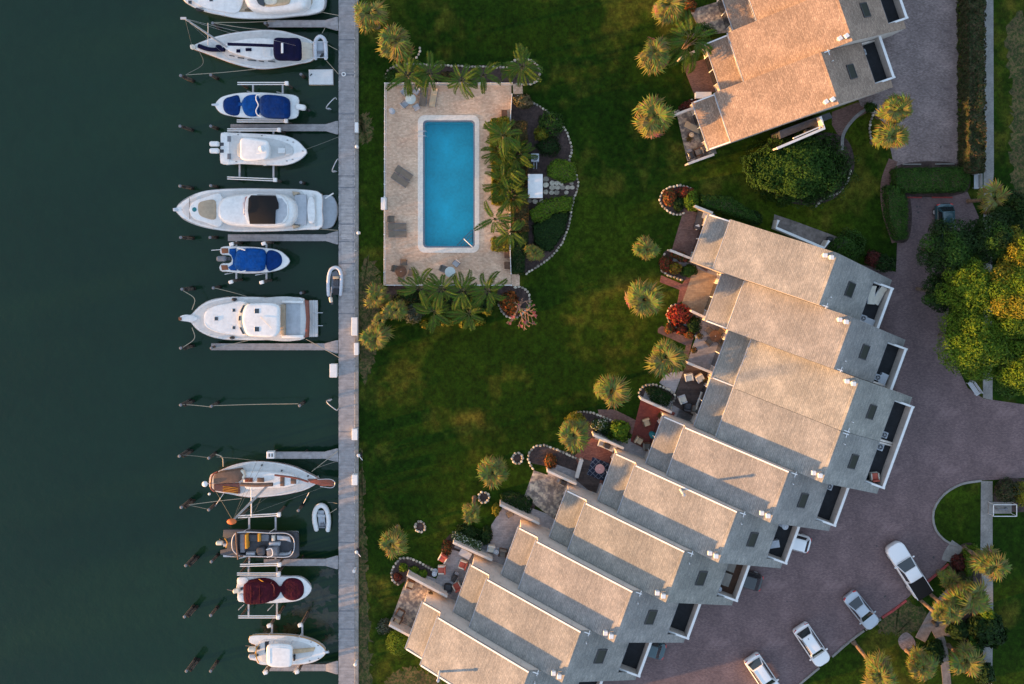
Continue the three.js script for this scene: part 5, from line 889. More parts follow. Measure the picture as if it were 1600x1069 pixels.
{ // 7 rigid inflatable against the dock, bow up
  const z = zC, t = inflatable('white rigid inflatable moored against the dock beside the cabin cruiser', z, [[1267, 455], [1264, 380], [1272, 290], [1290, 252], [1325, 240], [1352, 258], [1366, 300], [1366, 380], [1360, 450]], [[1290, 280], [1325, 262], [1348, 290], [1350, 440], [1285, 440]], 0.55, 0.15, { c: [1315, 350], r: 0.19, fm: M.midGrey, extra: [[[[1300, 310], [1345, 310], [1345, 330], [1300, 330]], M.cushionTan, 0.8, 'thwart'], [[[1305, 335], [1345, 335], [1345, 385], [1305, 385]], M.darkGrey, 0.7, 'seat_pad'], [[[1300, 405], [1345, 405], [1345, 455], [1300, 455]], M.black, 0.75, 'engine_well']] });
  outboard(t, z, 1282, 492, 1.1, 80, M.cream, 0.7); part('steering_arm', tube([PZ(z, 1290, 390, 1.0), PZ(z, 1285, 470, 1.1)], 0.03), M.steel, t);
}
{ // 8 cabin cruiser
  const z = zC, t = boat('cabin_cruiser', 'white cabin cruiser with bow pulpit and dark square hatches', 'yacht', z, 640, 640);
  hull(z, [[180, 625], [210, 590], [260, 540], [330, 500], [450, 475], [640, 470], [850, 478], [1075, 488], [1085, 560], [1088, 640], [1085, 720], [1075, 795], [850, 805], [640, 808], [430, 800], [330, 775], [250, 735], [205, 690], [180, 655]], 0.8, 2.0, t, M.white, { rub: M.steel });
  part('pulpit', form(z, [[100, 630], [130, 612], [210, 618], [240, 640], [210, 662], [130, 660], [102, 652]], 0.75, 0.92, { n: 30, r: 0.04 }), M.trim, t); part('bow_roller', form(z, [[92, 628], [118, 628], [118, 655], [94, 655]], 0.7, 0.98, { n: 0 }), M.teak, t);
  part('deck', form(z, [[200, 640], [230, 590], [300, 535], [450, 492], [650, 485], [1060, 500], [1065, 785], [650, 795], [420, 785], [300, 752], [225, 695]], 0.75, 0.87, { r: 0.02, n: 60 }), M.nonskid, t);
  part('trunk_cabin', form(z, [[285, 640], [300, 585], [360, 545], [470, 520], [620, 512], [640, 770], [480, 765], [360, 738], [300, 700]], 0.85, 1.3, { r: 0.2 }), M.white, t);
  for (const [x, y, w] of [[390, 640, 0.42], [528, 574, 0.36], [528, 710, 0.36]]) hatch(t, z, x, y, 1.31, w);
  part('windscreen', form(z, [[555, 640], [570, 570], [600, 525], [640, 518], [610, 580], [595, 640], [605, 700], [635, 775], [600, 765], [568, 710]], 1.2, 1.85, { n: 0, r: 0.02 }), M.cream, t);
  for (const [pts] of [[[[572, 590], [598, 535], [612, 535], [586, 595]]], [[[562, 655], [565, 620], [578, 620], [576, 655]]], [[[570, 710], [585, 708], [608, 760], [594, 760]]]]) part('windscreen_pane', form(z, pts, 1.7, 1.9, { n: 0, r: 0.01 }), M.glassDark, t);
  part('hardtop', form(z, [[590, 640], [600, 570], [625, 530], [700, 520], [850, 525], [880, 545], [885, 640], [880, 745], [850, 778], [700, 782], [630, 770], [600, 710]], 2.5, 2.75, { dome: 0.14, dw: 0.06 }), M.white, t);
  for (const [x, y] of [[707, 580], [707, 722]]) hatch(t, z, x, y, 2.72, 0.52); for (const [x, y] of [[640, 550], [640, 750], [865, 555], [865, 740]]) { const p = PZ(z, x, y, 2.6); part('hardtop_post', poleY(p.x, 0.85, 2.6, p.z, 0.04, 0.04, 6), M.trim, t); }
  { const p = PZ(z, 700, 650, 2.8); part('antenna', tube([PZ(z, 735, 625, 2.8), PZ(z, 825, 718, 3.1)], 0.025), M.cream, t); void p; }
  part('cockpit_floor', form(z, [[930, 520], [1045, 520], [1045, 768], [930, 768]], 0.8, 0.9, { n: 0, r: 0.02 }), M.lightGrey, t); part('cockpit_seat', form(z, [[890, 530], [925, 530], [925, 765], [890, 765]], 0.85, 1.3, { n: 0 }), M.sand, t); part('coaming', [form(z, [[900, 498], [1070, 502], [1070, 520], [900, 518]], 0.85, 1.15, { n: 0 }), form(z, [[900, 770], [1070, 768], [1070, 790], [900, 792]], 0.85, 1.15, { n: 0 })], M.white, t);
  part('transom_cap', form(z, [[1078, 495], [1108, 500], [1115, 640], [1108, 782], [1080, 790], [1090, 640]], 0.6, 0.98, { n: 0 }), M.varnish, t);
  for (let i = 0; i < 5; i++) { const x = 1118 + i * 13; part('swim_platform_slat', form(z, [[x, 496 - 0], [x + 10, 498], [x + 10, 782], [x, 784]], -0.35, -0.22, { n: 0, r: 0.02 }), M.trim, t); } part('swim_platform', form(z, [[1105, 500], [1180, 500], [1182, 780], [1105, 782]], -0.6, -0.36, { n: 0, r: 0.03 }), M.lightGrey, t);
  part('stern_bracket', [tube([PZ(z, 1140, 594, 0), PZ(z, 1222, 594, 0)], 0.04), tube([PZ(z, 1140, 695, 0), PZ(z, 1222, 695, 0)], 0.04)], M.steel, t);
  railing(t, z, [[110, 630], [190, 610], [260, 545], [330, 505], [450, 480], [560, 475]], 0.8, 1.4); railing(t, z, [[110, 655], [195, 672], [250, 730], [330, 770], [430, 795], [560, 802]], 0.8, 1.4); for (const [x, y] of [[532, 488], [515, 790]]) { const p = PZ(z, x, y, 0.9); part('fender', ball(0.18, p.x, 0.98, p.z, 1.5, 1, 1), M.black, t); }
}
{ // 9 wooden ketch, bow right
  const z = zE, t = boat('ketch', 'old white sailing ketch with varnished teak cockpit and bowsprit', 'sailboat', z, 760, 310);
  hull(z, [[332, 320], [345, 262], [400, 235], [520, 185], [640, 160], [760, 157], [880, 170], [1000, 200], [1100, 245], [1185, 292], [1200, 308], [1150, 345], [1080, 380], [960, 410], [800, 432], [690, 440], [600, 432], [480, 410], [370, 388], [338, 365]], 0.55, 1.7, t, M.white, { rub: M.varnish });
  part('deck', form(z, [[352, 320], [362, 272], [430, 240], [640, 175], [760, 170], [880, 184], [1080, 250], [1165, 305], [1060, 375], [800, 420], [600, 420], [375, 375]], 0.5, 0.61, { n: 60, r: 0.02 }), M.nonskid, t);
  part('aft_deck', form(z, [[366, 268], [400, 248], [570, 222], [600, 262], [560, 320], [480, 326], [366, 330]], 0.6, 1.55, { n: 0, r: 0.06 }), M.teakGrey, t); part('cockpit', form(z, [[368, 336], [480, 330], [565, 330], [572, 408], [450, 398], [370, 384]], 0.55, 0.85, { n: 0 }), M.varnish, t); part('stern_coaming', tube([[400, 236], [362, 262], [348, 310], [350, 365], [375, 390]].map(([x, y]) => PZ(z, x, y, 0.9)), 0.1, 30), M.varnish, t);
  for (let i = 0; i < 4; i++) part('cockpit_slat', tube([PZ(z, 440, 350 + i * 12, 0.95), PZ(z, 560, 365 + i * 14, 0.95)], 0.035), M.gold, t);
  part('cabin', form(z, [[600, 250], [700, 240], [860, 245], [1000, 270], [1030, 320], [980, 350], [800, 365], [620, 370], [600, 320]], 0.6, 1.0, { r: 0.1 }), M.white, t); part('dodger', form(z, [[560, 225], [600, 230], [612, 270], [600, 300], [572, 260]], 1.0, 1.5, { n: 0 }), M.cream, t);
  for (const [x0, y0, x1, y1, m] of [[612, 285, 672, 318, M.varnish], [708, 285, 760, 318, M.teakGrey], [888, 278, 920, 350, M.teakGrey], [970, 290, 1012, 332, M.teakGrey]]) part('hatch', form(z, [[x0, y0], [x1, y0], [x1, y1], [x0, y1]], 0.95, 1.12, { n: 0, r: 0.03 }), m, t);
  part('boom', tube([PZ(z, 845, 262, 1.9), PZ(z, 1010, 285, 1.9), PZ(z, 1110, 315, 1.8)], 0.1), M.varnish, t); part('sail_bundle', tube([PZ(z, 580, 335, 1.7), PZ(z, 700, 340, 1.8), PZ(z, 830, 335, 1.8)], 0.2, 20, 8), M.teakGrey, t);
  part('bowsprit', form(z, [[1100, 296], [1230, 292], [1300, 300], [1312, 325], [1300, 352], [1210, 348], [1120, 322]], 0.6, 0.75, { n: 0 }), M.varnish, t); part('pulpit', tube([[1180, 296], [1290, 298], [1318, 325], [1300, 358], [1200, 352]].map(([x, y]) => PZ(z, x, y, 1.3)), 0.035, 30), M.steel, t);
  { const p = PZ(z, 300, 332, 1.6); part('radome', ball(0.3, p.x, 1.6, p.z, 1, 0.6, 1), M.trim, t); part('radome_post', tube([[p.x, 1.5, p.z], PZ(z, 345, 330, 0.6)], 0.05), M.trim, t); const l = PZ(z, 335, 410, 0.9); part('stern_light', ball(0.14, l.x, 0.9, l.z), M.trim, t); }
  const mb = PZ(z, 788, 346, 1), top = 11.6, mast = part('mast', poleY(mb.x, 0.6, top, mb.z, 0.13, 0.09), M.alu, t); part('spreader', tube([[mb.x, 6.2, mb.z - 1.45], [mb.x, 6.2, mb.z + 1.45]], 0.06), M.trim, mast); part('masthead_float', ball(0.34, mb.x, top + 0.2, mb.z, 1.3, 0.6, 0.8), M.orange, mast);
  const stay = (x, y, h) => tube([[mb.x, top - 0.1, mb.z], PZ(z, x, y, h)], 0.016, 0, 4); part('rigging', [stay(1310, 325, 0.8), stay(350, 330, 0.8), stay(760, 160, 0.6), stay(700, 165, 0.6), stay(720, 435, 0.6), stay(800, 430, 0.6), tube([[mb.x, top, mb.z], [mb.x, 6.2, mb.z + 1.4], PZ(z, 740, 437, 0.6)], 0.016, 4, 4)], M.ropeDark, t);
  for (const [x, y] of [[640, 245], [1105, 270], [900, 228], [745, 185]]) { const p = PZ(z, x, y, 0.7); part('winch', poleY(p.x, 0.6, 0.8, p.z, 0.09, 0.07), M.darkGrey, t); }
  part('boarding_pole', [tube([PZ(z, 380, 505, -0.2), PZ(z, 448, 405, 0.5)], 0.04), tube([PZ(z, 1070, 485, -0.2), PZ(z, 1115, 398, 0.5)], 0.04)], M.alu, t); railing(t, z, [[440, 225], [560, 180], [700, 163], [860, 170], [1000, 203], [1130, 262]], 0.55, 1.15); railing(t, z, [[560, 420], [690, 434], [850, 424], [1000, 398], [1130, 350]], 0.55, 1.15);
}
{ // 10 dark pontoon boat
  const z = zE, t = boat('pontoon_boat', 'dark grey pontoon boat with loungers and small outboard', 'pontoon boat', z, 720, 800, 0);
  for (const y of [722, 800, 880]) part('pontoon', tube([PZ(z, 450, y, 0.3), PZ(z, 980, y, 0.3), PZ(z, 1025, y, 0.4)], 0.3, 12, 10), M.alu, t);
  part('deck', form(z, [[445, 690], [580, 690], [1015, 710], [1032, 725], [1035, 895], [1010, 915], [560, 905], [420, 885], [420, 850], [470, 840], [475, 765], [440, 745]], 0.55, 0.8, { n: 0, r: 0.04 }), M.darkGrey, t);
  part('fence', tube([[570, 895], [520, 850], [515, 760], [545, 715], [650, 708], [800, 716], [950, 722], [992, 760], [995, 850], [965, 895], [800, 900], [600, 895]].map(([x, y]) => PZ(z, x, y, 1.45)), 0.05, 80), M.alu, t); part('side_panel', strip(openSmooth(lay([[650, 712], [800, 718], [950, 724], [990, 765], [992, 850], [962, 892], [800, 898], [600, 893], [560, 880], [535, 800], [545, 730]], 1.4, z), 60), 0.05, 0.8, 1.4), M.darkGrey, t);
  part('tower', tube([PZ(z, 545, 710, 2.2), PZ(z, 548, 800, 2.4), PZ(z, 560, 920, 2.2)], 0.09), M.teakGrey, t); part('tower_leg', [tube([PZ(z, 545, 712, 2.2), PZ(z, 640, 706, 1.4)], 0.05), tube([PZ(z, 560, 915, 2.2), PZ(z, 640, 895, 1.4)], 0.05)], M.alu, t);
  part('seat', form(z, [[612, 730], [634, 730], [634, 840], [612, 840]], 0.85, 1.5, { n: 0 }), M.gold, t); part('seat', form(z, [[712, 720], [732, 720], [732, 785], [712, 785]], 0.85, 1.5, { n: 0 }), M.gold, t);
  for (const [pts, m, h] of [[[[575, 730], [610, 730], [610, 870], [575, 870]], M.midGrey, 1.2], [[[640, 730], [710, 728], [710, 780], [640, 782]], M.darkGrey, 1.15], [[[740, 725], [800, 728], [795, 780], [740, 780]], M.midGrey, 1.2], [[[860, 735], [960, 745], [975, 790], [930, 775], [865, 770]], M.lightGrey, 1.2], [[[870, 880], [950, 875], [975, 850], [975, 880], [940, 895], [870, 895]], M.lightGrey, 1.2], [[[800, 790], [885, 790], [885, 815], [800, 815]], M.lightGrey, 1.25], [[[620, 870], [690, 870], [690, 892], [620, 890]], M.lightGrey, 1.25]]) part('seat', form(z, pts, 0.8, h, { n: 0, r: 0.06 }), m, t);
  part('console', form(z, [[780, 840], [865, 830], [868, 895], [785, 895]], 0.8, 1.7, { n: 0 }), M.midGrey, t); part('windscreen', tube([PZ(z, 780, 845, 1.9), PZ(z, 820, 838, 1.95), PZ(z, 828, 890, 1.95), PZ(z, 785, 905, 1.9)], 0.05), M.trim, t); part('helm_chair', form(z, [[705, 840], [760, 835], [765, 885], [715, 890]], 0.8, 1.5), M.darkGrey, t); part('table_post', form(z, [[820, 735], [845, 735], [845, 780], [820, 780]], 0.85, 1.3, { n: 0 }), M.cream, t);
  outboard(t, z, 412, 797, 1.25, 0, M.cream, 0.85); part('motor_mount', tube([PZ(z, 455, 755, 1.2), PZ(z, 475, 790, 1.25), PZ(z, 465, 830, 1.2)], 0.05), M.gold, t);
}
{ inflatable('white inflatable dinghy floating alone below the ketch', zE, [[1172, 685], [1158, 620], [1160, 550], [1180, 512], [1208, 498], [1238, 512], [1260, 560], [1268, 630], [1262, 690]], [[1180, 540], [1230, 540], [1245, 670], [1190, 675]], -0.55, WATER, { c: [1210, 590], r: 0.25, m: M.trim, extra: [[[[1178, 570], [1240, 575], [1240, 595], [1180, 592]], M.lightGrey, -0.38, 'thwart'], [[[1200, 640], [1230, 640], [1230, 665], [1200, 665]], M.midGrey, -0.45, 'fuel_tank'], [[[1190, 668], [1240, 668], [1240, 678], [1190, 678]], M.midGrey, -0.4, 'transom']] }); }
{ // 12 maroon covered boat
  const z = zF, t = boat('covered_motorboat', 'white motorboat under dark maroon covers on a lift', 'motorboat', z, 820, 335, 0);
  hull(z, [[555, 245], [590, 235], [750, 232], [930, 232], [1050, 240], [1110, 285], [1132, 325], [1110, 370], [1040, 415], [900, 435], [750, 438], [590, 430], [560, 415], [555, 370], [545, 330], [552, 290]], 1.15, 1.1, t, M.white, { tuck: 0.35, rub: M.lightGrey });
  part('bow_cover', form(z, [[890, 330], [905, 285], [940, 255], [1000, 250], [1050, 275], [1070, 330], [1060, 385], [1010, 420], [950, 418], [905, 385]], 1.1, 1.4, { dome: 0.18, dw: 0.08 }), M.maroon, t); part('cover_neck', form(z, [[860, 310], [900, 310], [900, 355], [860, 355]], 1.2, 1.38, { n: 0 }), M.maroon, t);
  part('side_cover', form(z, [[620, 280], [680, 258], [760, 250], [830, 270], [870, 310], [885, 345], [870, 390], [830, 425], [780, 430], [620, 420]], 1.1, 1.5, { dome: 0.2, dw: 0.08 }), M.maroon, t);
  part('bimini', form(z, [[600, 300], [620, 288], [790, 288], [822, 310], [830, 360], [815, 420], [785, 440], [615, 450], [600, 430], [595, 370]], 2.3, 2.65, { dome: 0.2, dw: 0.08 }), M.maroon, t); for (const x of [662, 728]) part('bimini_bow', tube([PZ(z, x, 290, 2.6), PZ(z, x, 365, 2.72), PZ(z, x, 442, 2.6)], 0.04), M.maroon, t);
  for (const [x, y] of [[610, 300], [610, 435], [800, 305], [800, 425]]) { const p = PZ(z, x, y, 2.4); part('bimini_pole', poleY(p.x, 1.2, 2.4, p.z, 0.02, 0.02, 6), M.steel, t); } part('windscreen_strut', tube([PZ(z, 720, 250, 1.6), PZ(z, 780, 285, 2.2)], 0.04), M.gold, t); part('dash_cover', form(z, [[790, 300], [825, 305], [835, 350], [815, 400], [790, 400]], 1.8, 2.2), M.cushionRed, t);
  part('stern_seat', form(z, [[556, 250], [625, 240], [640, 265], [610, 290], [560, 290]], 1.1, 1.3, { n: 20 }), M.trim, t); part('stern_seat', form(z, [[556, 375], [600, 375], [600, 425], [562, 425]], 1.1, 1.3, { n: 20 }), M.trim, t); outboard(t, z, 545, 345, 1.5, -15, M.cream, 0.9); part('tiller', tube([PZ(z, 475, 330, 1.0), PZ(z, 530, 345, 1.2)], 0.06), M.darkGrey, t);
}
{ // 13 hardtop centre console at the bottom
  const z = zF, t = boat('centre_console_boat', 'cream centre console boat with square hardtop at the bottom', 'motorboat', z, 930, 810, 0);
  hull(z, [[650, 700], [690, 692], [830, 690], [960, 695], [1080, 715], [1180, 755], [1235, 800], [1245, 825], [1220, 860], [1150, 900], [1060, 918], [900, 920], [720, 915], [700, 890], [650, 880], [640, 850], [690, 840], [695, 770], [650, 750], [642, 725]], 1.2, 1.2, t, M.white, { tuck: 0.35, rub: M.gold });
  part('cockpit_sole', form(z, [[730, 735], [900, 730], [1060, 745], [1140, 785], [1150, 830], [1100, 870], [1000, 890], [740, 890]], 1.1, 1.215, { n: 40, r: 0.01 }), M.nonskid, t); part('bow_cushion', form(z, [[985, 805], [1060, 798], [1160, 790], [1150, 815], [1060, 830], [985, 838]], 1.2, 1.4, { n: 0 }), M.cushionTan, t); part('console', form(z, [[860, 785], [960, 785], [960, 900], [860, 900]], 1.2, 2.0, { n: 0 }), M.white, t); part('console_gauge', form(z, [[990, 850], [1003, 850], [1003, 890], [990, 890]], 1.2, 1.5, { n: 0, r: 0.02 }), M.black, t);
  part('hardtop', form(z, [[785, 775], [810, 765], [950, 765], [978, 780], [982, 850], [975, 930], [950, 942], [810, 938], [785, 920], [780, 850]], 2.75, 2.95, { dome: 0.12, dw: 0.05 }), M.white, t); part('hardtop_ridge', form(z, [[805, 785], [890, 782], [960, 790], [960, 800], [890, 792], [812, 796], [812, 910], [802, 910]], 2.9, 2.97, { n: 0, r: 0.01 }), M.white, t);
  for (const [x, y] of [[810, 790], [810, 910], [955, 790], [955, 910]]) { const p = PZ(z, x, y, 2.8); part('hardtop_post', poleY(p.x, 1.2, 2.78, p.z, 0.03, 0.03, 6), M.steel, t); } part('locker', form(z, [[768, 740], [800, 738], [798, 770], [770, 830]], 1.2, 1.26, { n: 0, r: 0.01 }), M.black, t); part('rod_holder', tube([PZ(z, 870, 762, 2.0), PZ(z, 930, 735, 1.4)], 0.03), M.steel, t);
  part('stern_rail', tube([PZ(z, 725, 762, 1.5), PZ(z, 705, 790, 1.5), PZ(z, 702, 860, 1.5), PZ(z, 722, 905, 1.5)], 0.05), M.gold, t); part('bow_roller', form(z, [[1225, 818], [1262, 812], [1270, 830], [1240, 834]], 1.1, 1.3, { n: 0 }), M.steel, t); outboard(t, z, 665, 805, 1.7, 0, M.cream, 0.95); outboard(t, z, 665, 858, 1.6, 0, M.lightGrey, 0.8); part('trim_tab', tube([PZ(z, 618, 770, 0.7), PZ(z, 660, 775, 0.9)], 0.05), M.darkGrey, t); for (const [x, y] of [[1130, 742], [1185, 770], [1188, 870], [1120, 890]]) { const p = PZ(z, x, y, 1.25); part('cleat', box(0.16, 0.06, 0.06, p.x, 1.26, p.z, 0, 0.02), M.darkGrey, t); }
}
// lifts
function lift(label, z, beams, cross, o = {}) {
  const [x0, y0, x1] = beams[0] || [cross[0][0], cross[0][1], cross[0][0]], c = PZ(z, (x0 + x1) / 2, y0, o.h || 1.4), t = thing('boat_lift', label, 'boat lift', [c.x, WATER, c.z], 'boat lifts');
  const h = o.h || 1.4;
  for (const [a, y, b, y2] of beams) { const A = PZ(z, a, y, h), B = PZ(z, b, y2 ?? y, h), m = part('top_beam', [tube([[A.x, h, A.z - 0.1], [B.x, h, B.z - 0.1]], 0.055), tube([[A.x, h, A.z + 0.1], [B.x, h, B.z + 0.1]], 0.055)], M.trim, t); part('motor', box(0.36, 0.36, 0.42, B.x, h + 0.02, B.z, 0, 0.06), M.trim, m); for (const q of [A, B]) part('piling', poleY(q.x + (q === A ? 0.25 : -0.1), -4, h - 0.06, q.z, 0.13), M.pile, t); }
  for (const [x, ya, yb] of cross) { const A = PZ(z, x, ya, 0.1), B = PZ(z, x, yb, 0.1); part('cradle_beam', box(0.16, 0.2, Math.abs(B.z - A.z), A.x, 0.0, (A.z + B.z) / 2), M.alu, t); }
  for (const [xa, ya, xb, yb] of o.guides || []) part('guide_post', tube([PZ(z, xa, ya, 1.5), PZ(z, xb, yb, 0.2)], 0.045), M.trim, t);
  for (const [x, y] of o.posts || []) { const p = PZ(z, x, y, 1.5); part('piling', poleY(p.x, -4, 1.5, p.z, 0.15), M.pile, t); part('motor', box(0.42, 0.34, 0.36, p.x - 0.15, 1.66, p.z + 0.1, 0.3, 0.08), M.trim, t); }
}
lift('boat lift with white beams around the bright blue covered boat', zA, [[555, 652, 940], [550, 945, 935]], [[675, 665, 930], [907, 665, 930]], { guides: [[630, 712, 665, 722], [860, 718, 900, 728]] });
lift('boat lift with white beams around the white centre console', zB, [[475, 65, 880], [475, 440, 850, 456]], [[570, 70, 430], [835, 70, 440]], { guides: [[470, 338, 540, 328], [760, 344, 830, 334]] });
lift('four post boat lift under the royal blue deck boat', zC, [], [[545, 20, 340], [780, 20, 340]], { posts: [[525, 50], [775, 45], [520, 345], [760, 348]], guides: [[455, 293, 520, 282], [695, 300, 770, 286]] });
lift('boat lift with white beam above the dark pontoon boat', zE, [[560, 588, 880, 570], [575, 967, 885, 960]], [[645, 590, 960], [852, 590, 955]], { guides: [[590, 710, 645, 680], [800, 715, 850, 680]] });
lift('boat lift with white beams around the maroon covered boat', zF, [[552, 210, 878], [562, 545, 875]], [[640, 150, 545], [862, 150, 545]], { guides: [[560, 493, 605, 450], [790, 497, 835, 450]] });
lift('four post boat lift under the cream hardtop boat', zF, [], [[823, 580, 960], [1060, 590, 960]], { posts: [[818, 600], [1060, 595], [790, 965], [1035, 960]], guides: [[795, 690, 825, 660], [1030, 708, 1060, 670], [750, 980, 790, 930], [990, 980, 1030, 930]] });
// ---------------------------------------------------------------- vegetation
const leafMat = (o = {}) => new THREE.MeshPhysicalMaterial({ vertexColors: true, roughness: 0.8, specularIntensity: 0.35, side: THREE.DoubleSide, transmission: 0.22, thickness: 0, ...o });
M.leaf = leafMat(); M.frond = leafMat({ transmission: 0.15, roughness: 0.65 });
M.bark = mat('#ffffff', 0.95, { map: speck([112, 94, 78], 0.6, 0.7), bumpMap: grainBump, bumpScale: 0.03 });
M.branch = mat('#ffffff', 0.9, { map: speck([150, 116, 96], 0.4, 0.7) });
function colGeo(pos, col, nor) { const g = new THREE.BufferGeometry(); g.setAttribute('position', new THREE.Float32BufferAttribute(pos, 3)); g.setAttribute('color', new THREE.Float32BufferAttribute(col, 3)); if (nor) g.setAttribute('normal', new THREE.Float32BufferAttribute(nor, 3)); else g.computeVertexNormals(); return g; }
const hash3 = (x, y, z) => { const f = (a, b, c) => lattice[((a * 157) ^ (b * 311) ^ (c * 733)) & 65535], xi = Math.floor(x), yi = Math.floor(y), zi = Math.floor(z), s = (t) => t * t * (3 - 2 * t), fx = s(x - xi), fy = s(y - yi), fz = s(z - zi); let r = 0; for (let i = 0; i < 8; i++) { const a = i & 1, b = (i >> 1) & 1, c = i >> 2; r += f(xi + a, yi + b, zi + c) * (a ? fx : 1 - fx) * (b ? fy : 1 - fy) * (c ? fz : 1 - fz); } return r; };
// leaves spread over a lumpy body; pts(rng) gives [x,y,z, nx,ny,nz]
function leafCloud(n, sample, size, pal, o = {}) {
  const pos = [], col = [], t = new V3(), b = new V3(), nn = new V3();
  for (let i = 0; i < n; i++) {
    const s = sample(), c0 = pal[Math.floor(rnd() * pal.length)], k = rr(0.7, 1.25);
    nn.set(s[3] + rr(-0.6, 0.6), s[4] + rr(-0.6, 0.6), s[5] + rr(-0.6, 0.6)).normalize(); t.set(rr(-1, 1), rr(-1, 1), rr(-1, 1)).cross(nn).normalize(); b.copy(nn).cross(t);
    const L = size * rr(0.7, 1.3), w = L * (o.w ?? 0.42), P0 = [s[0] - t.x * L, s[1] - t.y * L, s[2] - t.z * L], P2 = [s[0] + t.x * L, s[1] + t.y * L - L * 0.15, s[2] + t.z * L], P1 = [s[0] + b.x * w, s[1] + b.y * w, s[2] + b.z * w], P3 = [s[0] - b.x * w, s[1] - b.y * w, s[2] - b.z * w];
    pos.push(...P0, ...P1, ...P2, ...P0, ...P2, ...P3); for (let j = 0; j < 6; j++) col.push(c0[0] * k, c0[1] * k, c0[2] * k);
  }
  return colGeo(pos, col);
}
const blob = (rx, ry, rz, cy, o = {}) => () => {                 // lumpy ellipsoid
  const a = rr(0, Math.PI * 2), y = rr(o.low ?? -0.35, 1), q = Math.sqrt(Math.max(0, 1 - y * y)), dx = q * Math.cos(a), dz = q * Math.sin(a), f = o.f ?? 2.3, sd = o.seed ?? 0;
  const lump = 0.62 + 0.62 * hash3(dx * f + 9 + sd, y * f + 5, dz * f + 7) + 0.16 * hash3(dx * f * 3 + 3, y * f * 3 + sd, dz * f * 3), r = lump * (1 - (o.deep ?? 0.3) * Math.pow(rnd(), 2));
  return [dx * rx * r, cy + y * ry * r, dz * rz * r, dx, y, dz];
};
const PAL = {
  green: [[0.03, 0.085, 0.008], [0.045, 0.105, 0.01], [0.022, 0.065, 0.007]], dark: [[0.014, 0.042, 0.006], [0.022, 0.055, 0.007], [0.011, 0.034, 0.006]], lime: [[0.088, 0.165, 0.007], [0.062, 0.13, 0.007], [0.125, 0.185, 0.009]],
  yellow: [[0.19, 0.18, 0.012], [0.13, 0.16, 0.012], [0.24, 0.19, 0.014]], red: [[0.32, 0.02, 0.02], [0.26, 0.03, 0.02], [0.36, 0.06, 0.02], [0.10, 0.05, 0.02]], orange: [[0.34, 0.11, 0.02], [0.26, 0.07, 0.02], [0.05, 0.07, 0.02]], rust: [[0.13, 0.075, 0.025], [0.09, 0.07, 0.02], [0.055, 0.06, 0.02]],
  purple: [[0.10, 0.02, 0.02], [0.07, 0.03, 0.02], [0.14, 0.03, 0.02]], hedge: [[0.035, 0.06, 0.018], [0.06, 0.062, 0.022], [0.025, 0.045, 0.014], [0.085, 0.06, 0.03]], white: [[0.6, 0.6, 0.5], [0.05, 0.10, 0.02], [0.06, 0.10, 0.02], [0.04, 0.08, 0.02]], grey: [[0.085, 0.10, 0.07], [0.06, 0.08, 0.05], [0.10, 0.11, 0.08]], mix: [[0.20, 0.02, 0.02], [0.05, 0.08, 0.02], [0.28, 0.08, 0.02], [0.04, 0.06, 0.02]], crimson: [[0.42, 0.03, 0.02], [0.38, 0.05, 0.03], [0.30, 0.02, 0.02], [0.45, 0.10, 0.03]], tan: [[0.22, 0.16, 0.08], [0.18, 0.14, 0.06], [0.14, 0.13, 0.05]],
};
let plantSeed = 100;
function shrub(name, label, px, py, rx, rz, h, pal, o = {}) {
  const cy = h * 0.45, p = P(px, py, h * 0.7), t = thing(name, label, o.cat || 'shrub', [p.x, 0, p.z], o.group); t.rotation.y = o.turn || 0; ORG.set(t, new V3()); srand(plantSeed += 17);
  const sd = plantSeed % 50, n = o.n || Math.round(700 + 620 * rx * rz);
  part('foliage', leafCloud(n, blob(rx, h * 0.55, rz, cy, { seed: sd, low: -0.75, f: o.f || 2.4, deep: 0.35 }), o.leaf || 0.11, PAL[pal]), M.leaf, t);
  if (o.fl) part('blossom', leafCloud(o.fl[1], blob(rx * 1.02, h * 0.57, rz * 1.02, cy, { seed: sd, low: 0.05, deep: 0.1, f: o.f || 2.4 }), o.fl[2] || 0.09, PAL[o.fl[0]], { w: 0.8 }), M.leaf, t);
  const st = []; for (let i = 0; i < 5; i++) { const a = i * 1.257; st.push(tube([[0, 0, 0], [Math.cos(a) * rx * 0.3, h * 0.3, Math.sin(a) * rz * 0.3], [Math.cos(a) * rx * 0.55, h * 0.6, Math.sin(a) * rz * 0.55]], 0.03, 6, 5)); } part('stem', st, M.bark, t);
  return t;
}
